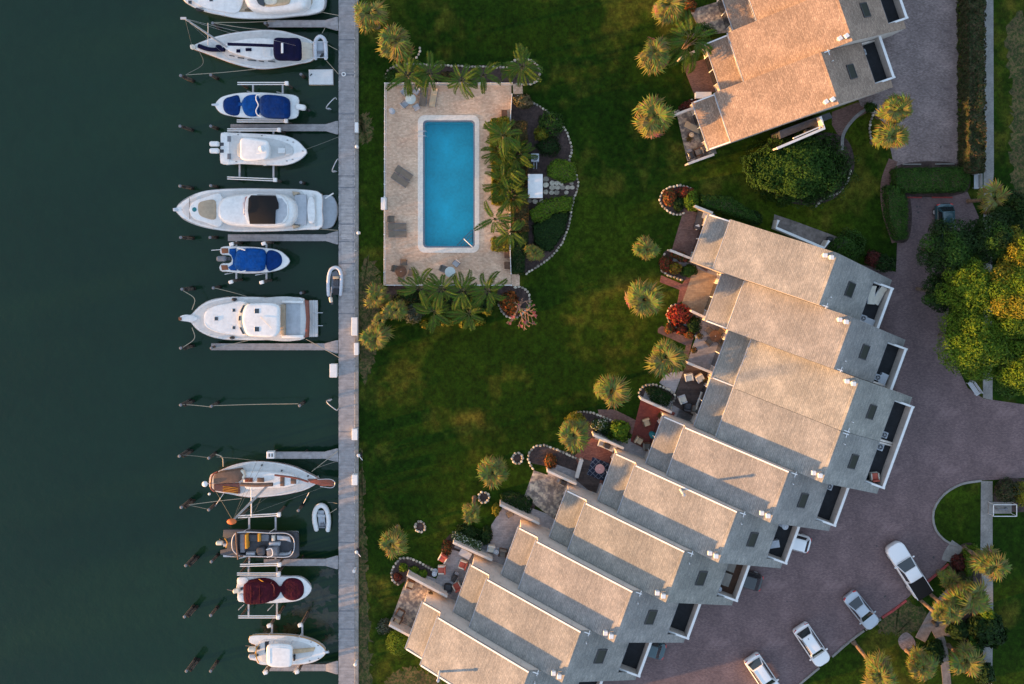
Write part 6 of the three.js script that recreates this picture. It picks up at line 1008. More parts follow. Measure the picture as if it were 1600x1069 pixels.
function hedge(label, pts, h, pal, o = {}) {                  // clipped body along a polygon outline
  const w = lay(pts, h * 0.9), c = w.reduce((a, p) => [a[0] + p[0] / w.length, a[1] + p[1] / w.length], [0, 0]), t = thing('hedge', label, 'hedge', [c[0], 0, c[1]], o.group); srand(plantSeed += 13);
  const sh = w.map(([x, z]) => new V2(x, z)), tri = THREE.ShapeUtils.triangulateShape(sh, []), ar = tri.map(([a, b, d]) => Math.abs((sh[b].x - sh[a].x) * (sh[d].y - sh[a].y) - (sh[d].x - sh[a].x) * (sh[b].y - sh[a].y)) / 2), tot = ar.reduce((a, b) => a + b, 0);
  const per = w.map((p, i) => { const q = w[(i + 1) % w.length]; return Math.hypot(q[0] - p[0], q[1] - p[1]); }), pt = per.reduce((a, b) => a + b, 0);
  const sample = () => {
    if (rnd() < tot * 1.3 / (tot * 1.3 + pt * h)) { let r = rnd() * tot, i = 0; while (r > ar[i] && i < ar.length - 1) r -= ar[i++]; let u = rnd(), v = rnd(); if (u + v > 1) { u = 1 - u; v = 1 - v; } const [a, b, d] = tri[i].map((k) => sh[k]); const x = a.x + u * (b.x - a.x) + v * (d.x - a.x), z = a.y + u * (b.y - a.y) + v * (d.y - a.y); return [x, h * (0.78 + 0.34 * hash3(x * 1.6, 3, z * 1.6)) - 0.3 * Math.pow(rnd(), 3), z, 0, 1, 0]; }
    let r = rnd() * pt, i = 0; while (r > per[i] && i < per.length - 1) r -= per[i++]; const p = w[i], q = w[(i + 1) % w.length], f = r / per[i], nx = q[1] - p[1], nz = -(q[0] - p[0]), l = Math.hypot(nx, nz), y = rnd() * h, j = (hash3((p[0] + q[0] * f) * 1.7, y * 2, f * 6) - 0.4) * 0.4; return [p[0] + (q[0] - p[0]) * f + nx / l * j, y, p[1] + (q[1] - p[1]) * f + nz / l * j, nx / l, 0.2, nz / l];
  };
  part('foliage', leafCloud(o.n || Math.round(300 * tot + 130 * pt * h), sample, o.leaf || 0.1, PAL[pal]), M.leaf, t);
  part('inner_stems', ringSlab(w, [[0, 0.3], [h * 0.45, 0.36]]), M.bark, t);
}

// ---- fan palms
function fanFrond(sd, dry) {
  srand(sd); const pos = [], col = [], push = (a, b, c, k) => { pos.push(...a, ...b, ...c); for (let j = 0; j < 3; j++) col.push(...k); };
  const pet = 0.72, base = dry ? [0.24, 0.16, 0.07] : [0.125, 0.14, 0.035], hinge = -0.62, ch = Math.cos(hinge), sh = Math.sin(hinge);
  const pk = [0.16, 0.15, 0.06]; push([0, 0, -0.03], [pet, 0.04, -0.015], [pet, 0.04, 0.015], pk); push([0, 0, -0.03], [pet, 0.04, 0.015], [0, 0, 0.03], pk);
  const B = (x, y, z) => [pet + x * ch - y * sh, 0.04 + x * sh + y * ch, z];
  const N = 17; for (let i = 0; i < N; i++) {
    const a = (i / (N - 1) - 0.5) * 4.0 + rr(-0.05, 0.05), L = (0.92 - 0.16 * Math.abs(a) / 2) * rr(0.8, 1.12), droop = -0.22 * L * rr(0.4, 1.8) - 0.06 * Math.abs(a), w = 0.062, ca = Math.cos(a), sa = Math.sin(a), k = base.map((q) => q * rr(0.6, 1.4)), kt = dry ? k : [k[0] * 1.25, k[1] * 1.12, k[2] * 0.9];
    const lift = 0.06 - 0.04 * Math.abs(a), m = [ca * L * 0.55, lift, sa * L * 0.55], l = B(m[0] - sa * w, m[1] - 0.035, m[2] + ca * w), r = B(m[0] + sa * w, m[1] - 0.035, m[2] - ca * w), mm = B(...m), tip = B(ca * L, droop, sa * L), h = B(0, 0, 0);
    push(h, l, mm, k); push(h, mm, r, k); push(l, tip, mm, kt); push(mm, tip, r, kt);
  }
  return colGeo(pos, col);
}
const FANS = [1, 2, 3, 4].map((s) => fanFrond(s * 31)), DRYFAN = fanFrond(991, true);
function orient(m, az, el, roll, s) { m.rotation.set(0, 0, 0); m.rotation.order = 'YZX'; m.rotation.y = az; m.rotation.z = el; m.rotation.x = roll; m.scale.setScalar(s); }
function fanPalm(label, px, py, r, h, o = {}) {               // r: crown radius in survey pixels, h: height of the crown's heart
  h = Math.min(h, 4.4); const top = P(px, py, h), k = r / PPM * (CAM_H - h) / CAM_H / 1.42, bx = top.x + (o.lean?.[0] || 0), bz = top.z + (o.lean?.[1] || 0);
  const t = thing('fan_palm', label, 'palm', [bx, 0, bz], 'fan palms'); ORG.set(t, new V3()); srand(plantSeed += 29);
  const tx = top.x - bx, tz = top.z - bz; part('trunk', [tube([[0, -0.1, 0], [tx * 0.35, h * 0.4, tz * 0.35], [tx * 0.8, h * 0.8, tz * 0.8], [tx, h, tz]], 0.19, 14, 9), poleY(0, -0.1, 0.35, 0, 0.3, 0.2)], M.bark, t);
  const n = Math.round((o.n || 44) * rr(0.72, 0.98)), gap = rr(0, 6.28), gw = rr(0.25, 0.7), sx = rr(0.88, 1.16); for (let i = 0; i < n; i++) {
    const f = (i + 0.3) / n, el = 1.5 - f * 1.95 + rr(-0.32, 0.32), az = i * 2.39996 + rr(-0.45, 0.45), dry = f > 0.9 && rnd() < 0.6, m = new THREE.Mesh(dry ? DRYFAN : FANS[i % 4], M.frond); m.name = 'frond'; m.castShadow = m.receiveShadow = true; orient(m, az, el, rr(-0.6, 0.6), k * rr(0.62, 1.2) * (f < 0.2 ? 0.75 : 1) * (Math.cos(az - gap) > 1 - gw * 0.4 ? 0.7 : 1)); m.scale.x *= 1 + (sx - 1) * Math.cos(az * 2); m.position.set(tx + Math.cos(az) * 0.08, h + 0.1 * Math.sin(el), tz - Math.sin(az) * 0.08); t.add(m);
  }
  return t;
}
// ---- feather palms
function featherFrond(sd, L, lw) {
  srand(sd); const pos = [], col = [], push = (a, b, c, k) => { pos.push(...a, ...b, ...c); for (let j = 0; j < 3; j++) col.push(...k); };
  const at = (t) => [L * (t - 0.2 * t * t * t), L * (0.36 * t - 0.78 * t * t), 0], N = 30;
  for (let i = 0; i < 8; i++) { const a = at(i / 8), b = at((i + 1) / 8), w = 0.03 * (1 - i / 9); push([a[0], a[1], -w], [b[0], b[1], -w * 0.8], [b[0], b[1], w * 0.8], [0.13, 0.13, 0.04]); push([a[0], a[1], -w], [b[0], b[1], w * 0.8], [a[0], a[1], w], [0.13, 0.13, 0.04]); }
  for (let i = 0; i < N; i++) for (const s of [-1, 1]) for (const up of [0, 1]) {
    const t = 0.14 + 0.86 * (i + rnd() * 0.5) / N, p = at(Math.min(1, t)), l = lw * Math.pow(Math.sin(Math.PI * Math.min(0.97, 0.12 + t * 0.82)), 0.6) * rr(0.85, 1.15) * (up ? 0.8 : 1), fw = 0.55 + 0.5 * t, dy = up ? rr(0.1, 0.5) : rr(-0.75, -0.25), k = [0.055, 0.105, 0.012].map((q) => q * rr(0.7, 1.35)), w = 0.035;
    const d = new V3(fw, dy, s).normalize(), tip = [p[0] + d.x * l, p[1] + d.y * l, d.z * l], m = [p[0] + d.x * l * 0.45, p[1] + d.y * l * 0.45 + 0.02, d.z * l * 0.45];
    push(p, [m[0] - w, m[1], m[2]], [m[0] + w, m[1], m[2] + 0.01 * s], k); push([m[0] - w, m[1], m[2]], tip, [m[0] + w, m[1], m[2]], [k[0] * 1.3, k[1] * 1.15, k[2] * 0.9]);
  }
  return colGeo(pos, col);
}
const FEATHERS = [11, 12, 13, 14].map((s) => featherFrond(s * 37, 2.3, 0.5));
function featherPalm(label, px, py, r, h, o = {}) {
  const top = P(px, py, h), k = r / PPM * (CAM_H - h) / CAM_H / 1.75, t = thing(o.name || 'feather_palm', label, 'palm', [top.x, 0, top.z], o.group || 'feather palms around the pool'); ORG.set(t, new V3()); srand(plantSeed += 31);
  if (o.bunch) part('stem', Array.from({ length: 6 }, (_, i) => tube([[Math.cos(i) * 0.18, 0, Math.sin(i) * 0.18], [Math.cos(i) * 0.3, h * 0.6, Math.sin(i) * 0.3], [Math.cos(i) * 0.5, h, Math.sin(i) * 0.5]], 0.05, 6, 6)), M.bark, t); else part('trunk', tube([[0, -0.1, 0], [0.03, h * 0.5, 0.02], [0, h + 0.1, 0]], 0.12, 8, 8), M.bark, t);
  const n = Math.round((o.n || 9) * 1.35), spin = rnd() * 6; for (let i = 0; i < n; i++) { const f = i / n, el = (o.up ?? 0.5) - f * (o.fall ?? 0.75) + rr(-0.1, 0.1), az = spin + i * 2.39996 + rr(-0.4, 0.4), m = new THREE.Mesh(FEATHERS[i % 4], M.frond); m.name = 'frond'; m.castShadow = m.receiveShadow = true; orient(m, az, el, rr(-0.5, 0.5), k * rr(0.68, 1.14)); const q = o.bunch ? 0.5 : 0.05; m.position.set(Math.cos(az) * q, h * (o.bunch ? rr(0.5, 1) : 1), -Math.sin(az) * q); t.add(m); }
  return t;
}
// ---- broadleaf trees
function tree(name, label, px, py, r, h, pal, o = {}) {
  const p = P(px, py, h * 0.75), R = r / PPM * (CAM_H - h * 0.75) / CAM_H, t = thing(name, label, 'tree', [p.x, 0, p.z], o.group || 'broadleaf trees by the sidewalk'); ORG.set(t, new V3()); srand(plantSeed += 41);
  const limbs = [], clumps = [], nl = o.clumps || 15; limbs.push(tube([[0, -0.1, 0], [0.1, h * 0.25, 0.05], [0.05, h * 0.5, -0.05]], 0.2, 8, 8));
  const geos = [];
  for (let i = 0; i < nl; i++) { const a = i * 2.4 + rr(-0.3, 0.3), q = R * 0.78 * Math.sqrt((i + 0.4) / nl), y = h * (0.62 + 0.34 * (1 - Math.pow(q / R, 2))) + rr(-0.5, 0.3), c = [Math.cos(a) * q, y, Math.sin(a) * q], s = R * rr(0.28, 0.42); clumps.push(c); limbs.push(tube([[0.05, h * 0.42, 0], [c[0] * 0.5, h * 0.55, c[2] * 0.5], [c[0], c[1] - s * 0.3, c[2]]], 0.06, 6, 5)); const g = leafCloud(Math.round((o.d || 620) * s * s + 200), blob(s, s * 0.75, s, 0, { seed: i * 3, low: -0.7, f: 2.6, deep: 0.5 }), o.leaf || 0.12, PAL[(o.pal2 && rnd() < 0.35) ? o.pal2 : pal]); g.translate(...c); geos.push(g); }
  part('trunk', limbs, M.bark, t); part('crown', geos, M.leaf, t); return t;
}

// lawn and dock-side fan palms
fanPalm('fan palm at the top beside the dock, partly over the seawall', 579, 24, 27, 6.2);
fanPalm('full fan palm above the pool corner, second from the dock', 621, 67, 30, 5.5, { n: 60 });
fanPalm('fan palm cut by the top edge at the tan roofed row', 1044, 10, 29, 6.5);
fanPalm('fan palm, second from top, left of the tan roofed row', 1022, 83, 29, 6.5);
fanPalm('fan palm left of the corner patio at the tan roofed row', 1021, 183, 33, 6.5, { n: 54 });
fanPalm('small fan palm left of the brown brick patio', 1010, 391, 22, 5.0);
fanPalm('fan palm left of the tan tile patio', 1006, 469, 31, 6.5);
fanPalm('fan palm left of the grey tile patio', 1039, 557, 31, 6.5);
fanPalm('fan palm above the red tile patio on the lawn', 955, 610, 29, 6.5);
fanPalm('fan palm at the end of the white flower bed', 897, 677, 26, 6.2);
fanPalm('fan palm between two stone rings on the lawn', 770, 738, 26, 6.0);
fanPalm('thin fan palm below the middle stone ring', 738, 800, 18, 5.0, { n: 26 });
fanPalm('lowest fan palm on the lawn beside the dock', 612, 848, 24, 5.5);
fanPalm('upper golden fan palm at the edge of grey driveway', 1402, 172, 28, 7.0, { n: 50 });
fanPalm('lower golden fan palm at the edge of grey driveway', 1393, 214, 27, 7.0, { n: 50 });
fanPalm('fan palm over the walk right of the white pickup truck', 1546, 882, 27, 8, { n: 50 });
fanPalm('largest fan palm in the lower right planting', 1513, 930, 30, 3.6, { n: 54 });
fanPalm('fan palm behind the pickup tailgate', 1482, 952, 24, 7.5);
fanPalm('small fan palm beside the path fork', 1466, 962, 13, 5, { n: 24 });
fanPalm('fan palm with slanted trunk at the bottom edge below the white car', 1372, 1050, 28, 8, { n: 50, lean: [-0.6, -0.8] });
fanPalm('fan palm at the bottom edge beside the stone ring path', 1438, 1038, 25, 2.8, {});
fanPalm('fan palm near the bottom right walk', 1505, 1030, 27, 2.8);
fanPalm('loose fan palm above the trees at the right edge', 1552, 311, 26, 6, { n: 22 });
fanPalm('dark low fan palm under the pickup tailgate planting', 1482, 905, 18, 2, { n: 22 });
fanPalm('golden spiky fan palm at the pool lower left corner', 590, 464, 20, 2.5, { n: 40 });
fanPalm('grey green fan palm right of the spiky one below the pool', 620, 484, 21, 3.0, { n: 34 });
fanPalm('grey green fan palm at the seawall below the pool planting', 588, 528, 26, 3.2, { n: 36 });
fanPalm('small golden fan palm between the two grey ones', 594, 500, 13, 3.4, { n: 22 });
fanPalm('cycad like fan palm in the bed corner right of the pool', 836, 394, 15, 1.2, { n: 40 });
// feather palms around the pool
featherPalm('feather palm at the upper left of the pool deck', 637, 118, 29, 4.2, { n: 10 });
featherPalm('feather palm second along the top of the pool deck', 671, 115, 27, 4.0);
featherPalm('feather palm third along the top of the pool deck', 721, 126, 27, 4.2, { n: 9 });
featherPalm('feather palm fourth along the top of the pool deck', 755, 118, 25, 4.0, { n: 8 });
featherPalm('dense feather palm in the round bed at the pool upper right', 816, 104, 30, 4.2, { n: 14 });
featherPalm('feather palm hanging over the pool lower right edge', 773, 342, 27, 3.8, { n: 7 });
featherPalm('feather palm between hedge and pool at lower right', 798, 362, 26, 3.4);
featherPalm('feather palm with golden stems right of the pool', 786, 212, 28, 3.8, { n: 9 });
featherPalm('first feather palm below the pool, beside the wicker table', 655, 450, 28, 4.4, { n: 8 });
featherPalm('second feather palm below the pool', 690, 452, 27, 4.4, { n: 8 });
featherPalm('third feather palm below the pool', 722, 455, 28, 4.4, { n: 8 });
featherPalm('fourth feather palm below the pool', 762, 455, 27, 4.4, { n: 8 });
featherPalm('low feather palm in the second line below the pool, left', 678, 487, 27, 3.6, { n: 9 });
featherPalm('low feather palm in the second line below the pool, right', 732, 490, 29, 3.6, { n: 9 });
featherPalm('feathery palm clump beside the tan roofed row', 1082, 60, 33, 4.2, { n: 16, bunch: true });
for (const [x, y, r, l] of [[782, 235, 20, 'first'], [792, 262, 24, 'second'], [786, 285, 22, 'third'], [798, 305, 20, 'fourth'], [806, 240, 22, 'upper outer']]) featherPalm(l + ' areca clump in the palm hedge right of the pool', x, y, r, 2.6, { n: 18, bunch: true, up: 1.0, fall: 1.2, name: 'areca_palm', group: 'areca clumps right of the pool' });
// hedges
hedge('dense hedge under the palms along the right side of the pool', [[768, 186], [796, 184], [796, 320], [770, 318]], 1.5, 'yellow', { leaf: 0.14 });
hedge('rust tinged hedge outside the pool fence', [[801, 190], [822, 190], [824, 360], [802, 362]], 1.4, 'rust', { leaf: 0.12 });
hedge('dark hedge at the lower right outside of the pool fence', [[801, 362], [824, 362], [818, 428], [802, 426]], 1.1, 'dark');
hedge('short golden hedge on the deck at the pool lower right', [[769, 372], [794, 372], [794, 392], [769, 392]], 1.2, 'yellow');
hedge('clipped green hedge right of the white equipment shed', [[856, 262], [870, 248], [898, 256], [900, 280], [882, 284], [858, 274]], 1.0, 'lime');
hedge('curved clipped green hedge below the stepping stones', [[832, 344], [828, 330], [850, 314], [876, 308], [894, 308], [892, 328], [866, 332], [846, 346]], 0.9, 'lime');
hedge('low dark ground cover in the bed below the curved hedge', [[834, 352], [860, 336], [888, 332], [882, 360], [862, 390], [846, 392], [836, 376]], 0.45, 'dark', { leaf: 0.12, n: 5200 });
hedge('tall brown green hedge beside the right sidewalk', [[1513, -30], [1537, -30], [1538, 268], [1514, 268]], 2.2, 'hedge', { leaf: 0.14 });
hedge('low bright grass strip hedge beside the grey driveway', [[1502, -30], [1512, -30], [1513, 262], [1503, 262]], 0.5, 'lime', { leaf: 0.12 });
hedge('wide clipped hedge across the end of the grey driveway', [[1400, 264], [1508, 262], [1516, 280], [1508, 298], [1416, 300], [1400, 288]], 1.3, 'green');
hedge('clipped hedge along the left of the shaded driveway', [[1386, 292], [1404, 290], [1418, 312], [1418, 372], [1402, 374], [1390, 340]], 1.3, 'green');
hedge('hedge along the upper end of the long row patio', [[1096, 306], [1140, 308], [1176, 332], [1190, 348], [1160, 340], [1118, 326], [1100, 322]], 1.3, 'green');
hedge('white flowering hedge above the furnished patio', [[706, 836], [714, 832], [752, 850], [750, 860], [740, 858], [708, 846]], 0.9, 'white');
hedge('dark low planting beside the mottled stone patio', [[784, 772], [800, 769], [832, 783], [828, 802], [800, 795], [784, 782]], 0.5, 'dark');
hedge('dark green planting in the narrow bed above red tile patio', [[1010, 608], [1026, 606], [1050, 620], [1044, 634], [1020, 628]], 0.6, 'dark');
hedge('narrow green hedge strip beside the walk near the pickup', [[1510, 862], [1518, 856], [1520, 900], [1512, 905]], 0.9, 'lime');
// shrubs
shrub('shrub', 'huge spreading shrub below the tan roofed row', 1253, 262, 5.0, 3.6, 3.2, 'green', { n: 26000, leaf: 0.14, f: 4.2 });
shrub('shrub', 'yellow lit shoulder shrub at the left of the huge shrub', 1196, 262, 1.5, 2.0, 2.0, 'green', { leaf: 0.14, n: 3200 });
shrub('shrub', 'clipped round bush at the bottom left corner patio', 624, 1007, 1.25, 1.35, 1.7, 'lime', { f: 0.7, n: 4200, leaf: 0.08 });
shrub('shrub', 'grey dead bush beside the clipped round bush', 600, 980, 0.75, 0.8, 1.0, 'grey', { n: 500 });
shrub('shrub', 'round dark green shrub by the entry court of the long row', 1327, 387, 1.9, 1.7, 1.9, 'green', { n: 4200 });
shrub('shrub', 'dark shrub with red leaves right of the round shrub', 1366, 404, 0.7, 0.9, 1.0, 'purple');
shrub('shrub', 'dark shrub at the top corner of the long row', 1384, 412, 1.1, 0.9, 1.2, 'dark');
shrub('shrub', 'dark purple shrub beside the entry court walk', 1181, 341, 0.7, 0.7, 1.2, 'dark');
shrub('shrub', 'rust coloured grass clump at the pool upper right gate', 817, 158, 0.95, 0.7, 0.8, 'tan', { leaf: 0.16 });
shrub('shrub', 'round green shrub in the bed right of the pool', 862, 192, 1.35, 1.3, 1.4, 'green');
shrub('shrub', 'small yellow green shrub left of the round green one', 846, 209, 0.75, 0.75, 1.0, 'yellow');
shrub('shrub', 'dark shadowed shrub above the heat pump', 858, 228, 1.4, 1.0, 0.9, 'dark');
shrub('flowering_shrub', 'orange red flowers at the left of the ringed bed', 1046, 308, 0.7, 0.9, 0.8, 'mix', { fl: ['orange', 300] });
shrub('flowering_shrub', 'crimson flowers at the right of the ringed bed', 1072, 301, 0.9, 0.6, 0.8, 'mix', { fl: ['red', 240] });
shrub('shrub', 'dark green plant in the middle of the ringed bed', 1061, 318, 0.6, 0.8, 0.7, 'dark');
shrub('shrub', 'lime shrub at the head of the hedge by the ringed bed', 1081, 313, 0.75, 1.0, 1.2, 'lime', { leaf: 0.14 });
shrub('flowering_shrub', 'red and green flowers left of the orange shrub bed', 1040, 412, 0.6, 0.8, 0.8, 'mix', { fl: ['red', 160] });
shrub('flowering_shrub', 'golden orange shrub in the bed below the brown patio', 1056, 419, 0.65, 0.6, 1.0, 'orange', { fl: ['yellow', 200] });
shrub('flowering_shrub', 'dark red shrub along the wall of the brown patio', 1066, 402, 1.2, 0.45, 0.9, 'mix', { turn: deg(20) });
shrub('shrub', 'green leafy plant at the end of the orange shrub bed', 1077, 423, 0.8, 0.6, 0.9, 'green', { leaf: 0.15 });
shrub('flowering_shrub', 'bright red bougainvillea beside the patio wall', 1062, 492, 1.2, 1.05, 0.9, 'mix', { fl: ['crimson', 800, 0.1], n: 1300, f: 4 });
shrub('flowering_shrub', 'small red bush below the bougainvillea, left', 1047, 514, 0.5, 0.5, 0.7, 'mix', { fl: ['orange', 160] });
shrub('flowering_shrub', 'small orange bush below the bougainvillea, middle', 1064, 516, 0.5, 0.4, 0.6, 'mix', { fl: ['red', 120] });
shrub('flowering_shrub', 'small orange bush below the bougainvillea, right', 1077, 523, 0.5, 0.4, 0.6, 'mix', { fl: ['orange', 140] });
shrub('shrub', 'dark green plants right of the bougainvillea', 1085, 508, 0.7, 0.9, 0.8, 'dark');
shrub('shrub', 'round leafy lime shrub beside the red tile patio', 969, 676, 1.05, 1.0, 1.6, 'lime', { leaf: 0.2, n: 1500 });
shrub('shrub', 'golden shrub above the palm at the white flower bed', 899, 657, 1.0, 0.8, 1.5, 'yellow');
shrub('flowering_shrub', 'white flowers in the bed between palm and lime shrub', 938, 664, 1.0, 0.6, 0.6, 'white', { fl: ['white', 260, 0.07] });
shrub('shrub', 'dark plants behind the white flowers', 950, 672, 1.2, 0.6, 0.7, 'dark');
shrub('shrub', 'orange brown shrub in the long tongue shaped bed', 860, 722, 0.6, 0.75, 0.9, 'orange');
shrub('shrub', 'small yellow shrub at the end of the grey patio wall', 775, 797, 0.4, 0.6, 0.8, 'yellow');
shrub('shrub', 'dark shrub left of the grey patio', 760, 838, 0.6, 0.9, 0.9, 'dark');
shrub('shrub', 'dark shrub row above the flowering hedge', 735, 832, 1.5, 0.6, 0.8, 'dark', { turn: deg(20) });
shrub('flowering_shrub', 'yellow and red plants in the bed left of the furnished patio', 698, 857, 0.5, 0.8, 0.6, 'mix', { fl: ['orange', 120] });
shrub('shrub', 'small lime shrub, first in the bed by the lowest palm', 630, 888, 0.42, 0.42, 0.5, 'lime');
shrub('shrub', 'small lime shrub, second in the bed by the lowest palm', 647, 892, 0.45, 0.42, 0.5, 'lime');
shrub('shrub', 'small lime shrub, third in the bed by the lowest palm', 660, 898, 0.45, 0.42, 0.5, 'lime');
shrub('shrub', 'dark red plant at the corner of the bed by the lowest palm', 621, 903, 0.4, 0.4, 0.4, 'purple');
shrub('shrub', 'dark red plants in the bed beside the tan row patio', 1078, 164, 1.2, 0.5, 0.5, 'purple', { turn: deg(-20) });
shrub('shrub', 'green undergrowth under the feathery clump', 1096, 48, 1.4, 0.8, 1.2, 'green');
shrub('shrub', 'orange plants at the top patio of the tan row', 1080, 8, 0.6, 0.6, 0.6, 'orange');
shrub('shrub', 'rust undergrowth between the palms above the pool', 699, 120, 0.9, 0.6, 0.7, 'rust');
shrub('shrub', 'green undergrowth at the left of the palm bed above the pool', 612, 120, 0.8, 0.8, 0.6, 'green');
shrub('shrub', 'green undergrowth under the first two palms above the pool', 655, 122, 1.6, 0.6, 0.7, 'green');
shrub('flowering_shrub', 'orange bromeliads under the bare flowering tree', 796, 472, 0.95, 1.1, 0.6, 'orange', { leaf: 0.2, n: 900 });
shrub('flowering_shrub', 'orange bromeliads at the lower tip of the ringed tree bed', 802, 488, 0.6, 0.5, 0.5, 'orange', { leaf: 0.115 });
shrub('shrub', 'dark undergrowth left below the pool', 640, 468, 1.8, 1.0, 1.2, 'dark');
shrub('shrub', 'dark undergrowth in the middle below the pool', 695, 474, 2.2, 1.0, 1.2, 'dark');
shrub('shrub', 'dark undergrowth right below the pool', 748, 472, 1.8, 1.0, 1.2, 'dark');
shrub('shrub', 'grey green bush beside the grey fan palms', 645, 490, 1.1, 1.0, 1.8, 'grey');
for (const [x, y, l] of [[664, 508, 'left tuft'], [724, 507, 'right tuft'], [700, 503, 'long curved tuft in the middle'], [745, 503, 'curved tuft beside the right one'], [762, 488, 'small tuft farthest right'], [656, 488, 'small tuft farthest left']]) shrub('grass_clump', 'golden grass ' + l + ' at the lawn edge below the pool', x, y, l.includes('curved') ? 0.85 : 0.45, 0.42, 0.7, 'yellow', { leaf: 0.16, n: 260 });
shrub('shrub', 'dark bush at the right edge beside the walk', 1577, 768, 1.3, 1.2, 1.5, 'hedge');
shrub('shrub', 'yellow bush cut by the right edge', 1600, 775, 0.9, 1.2, 1.5, 'yellow');
shrub('shrub', 'dark leafy bush in the lower right planting', 1547, 988, 1.8, 1.7, 2.2, 'dark', { leaf: 0.22 });
shrub('shrub', 'lime bush right of the largest lower right palm', 1545, 962, 0.7, 0.7, 1.6, 'lime', { leaf: 0.2 });
shrub('shrub', 'dark bush at the bottom right walk', 1540, 1055, 1.0, 1.2, 1.6, 'dark', { leaf: 0.2 });
shrub('shrub', 'dark ferny bush under the palms beside the largest lower right palm', 1502, 988, 1.3, 1.0, 1.2, 'dark', { leaf: 0.2 });
shrub('shrub', 'dark ferny bush at the fork of the lower right paths', 1462, 1022, 1.0, 1.3, 0.9, 'dark', { leaf: 0.2 });
shrub('shrub', 'rusty low bush behind the pickup tailgate palm', 1505, 908, 1.1, 0.9, 1.0, 'hedge', { leaf: 0.18 });
shrub('shrub', 'green bush between the walk and the bottom right palm', 1524, 1015, 0.9, 1.4, 1.3, 'green', { leaf: 0.2 });
shrub('shrub', 'small yellow bush at the corner of the walk and island', 1523, 862, 0.6, 0.6, 1.0, 'lime');
shrub('shrub', 'dark low bush left of the narrow hedge strip', 1500, 880, 0.8, 0.9, 0.7, 'purple');
shrub('shrub', 'small bush at the corner of the last terrace and grey driveway', 1362, 167, 0.6, 0.5, 0.8, 'green');
// trees at the right
tree('broadleaf_tree', 'dark tree over the parked car at the right', 1482, 390, 48, 7.0, 'dark', { clumps: 18, pal2: 'green' });
tree('broadleaf_tree', 'dark lower tree left of the bright green one', 1465, 455, 32, 5.5, 'dark', { clumps: 12, pal2: 'green' });
tree('broadleaf_tree', 'bright green tree in the middle of the right planting', 1510, 450, 46, 8, 'lime', { clumps: 18, pal2: 'lime', leaf: 0.115 });
tree('broadleaf_tree', 'golden leaved tree at the right edge', 1592, 395, 40, 8.5, 'yellow', { clumps: 16, pal2: 'lime', leaf: 0.115 });
tree('broadleaf_tree', 'dark green tree behind the golden leaved one', 1545, 375, 42, 7.5, 'dark', { clumps: 16, pal2: 'green' });
tree('broadleaf_tree', 'large lime tree at the lower right of the planting', 1522, 535, 58, 8.5, 'lime', { clumps: 22, pal2: 'lime', leaf: 0.115 });
tree('broadleaf_tree', 'golden lime tree cut by the right edge', 1585, 470, 58, 9.5, 'lime', { clumps: 22, pal2: 'yellow', leaf: 0.115 });
tree('broadleaf_tree', 'tree at the right edge over the sidewalk end', 1588, 566, 52, 8, 'lime', { clumps: 18, pal2: 'green', leaf: 0.115 });
tree('broadleaf_tree', 'dark tree at the right edge under the loose palm', 1580, 330, 34, 6, 'dark', { clumps: 12 });
// bare flowering tree
{
  const b = P(806, 478, 0.2), t = thing('frangipani', 'bare branched tree with pink flowers at the corner below the pool', 'tree', [b.x, 0, b.z]); ORG.set(t, new V3()); srand(801);
  const limbs = [], fl = [], tipsAt = []; const grow = (p, d, L, r, k) => { const e = p.clone().addScaledVector(d, L), m = p.clone().lerp(e, 0.5).add(new V3(rr(-0.08, 0.08), 0.05, rr(-0.08, 0.08))); limbs.push(tube([p, m, e], r, 5, 6)); if (k === 0) { tipsAt.push(e); return; } const n = k > 2 ? 3 : 2; for (let i = 0; i < n; i++) grow(e, d.clone().add(new V3(rr(-0.8, 0.8), rr(-0.1, 0.45), rr(-0.8, 0.8))).normalize(), L * rr(0.66, 0.85), r * 0.72, k - 1); };
  limbs.push(tube([[0, -0.1, 0], [0.1, 0.8, 0.05], [0.25, 1.3, 0.1]], 0.13, 6, 8));
  for (const d of [[0.7, 0.5, 0.45], [0.4, 0.6, 0.8], [-0.3, 0.7, 0.5], [0.3, 0.8, -0.55], [0.75, 0.4, 0.1]]) grow(new V3(0.25, 1.3, 0.1), new V3(...d).normalize(), 0.95, 0.08, 3);
  part('trunk', limbs, M.branch, t); tipsAt.forEach((e, i) => { if (i % 7 === 0) { const g = leafCloud(9, () => [e.x + rr(-0.12, 0.12), e.y + rr(-0.05, 0.12), e.z + rr(-0.12, 0.12), 0, 1, 0], 0.09, [[0.5, 0.12, 0.12], [0.55, 0.2, 0.16], [0.4, 0.08, 0.1]], { w: 0.8 }); fl.push(g); } }); part('blossom', fl, M.leaf, t);
  part('leaves', tipsAt.filter((_, i) => i % 5 === 2).map((e) => leafCloud(6, () => [e.x + rr(-0.15, 0.15), e.y, e.z + rr(-0.15, 0.15), 0, 1, 0], 0.13, PAL.lime)), M.leaf, t);
}
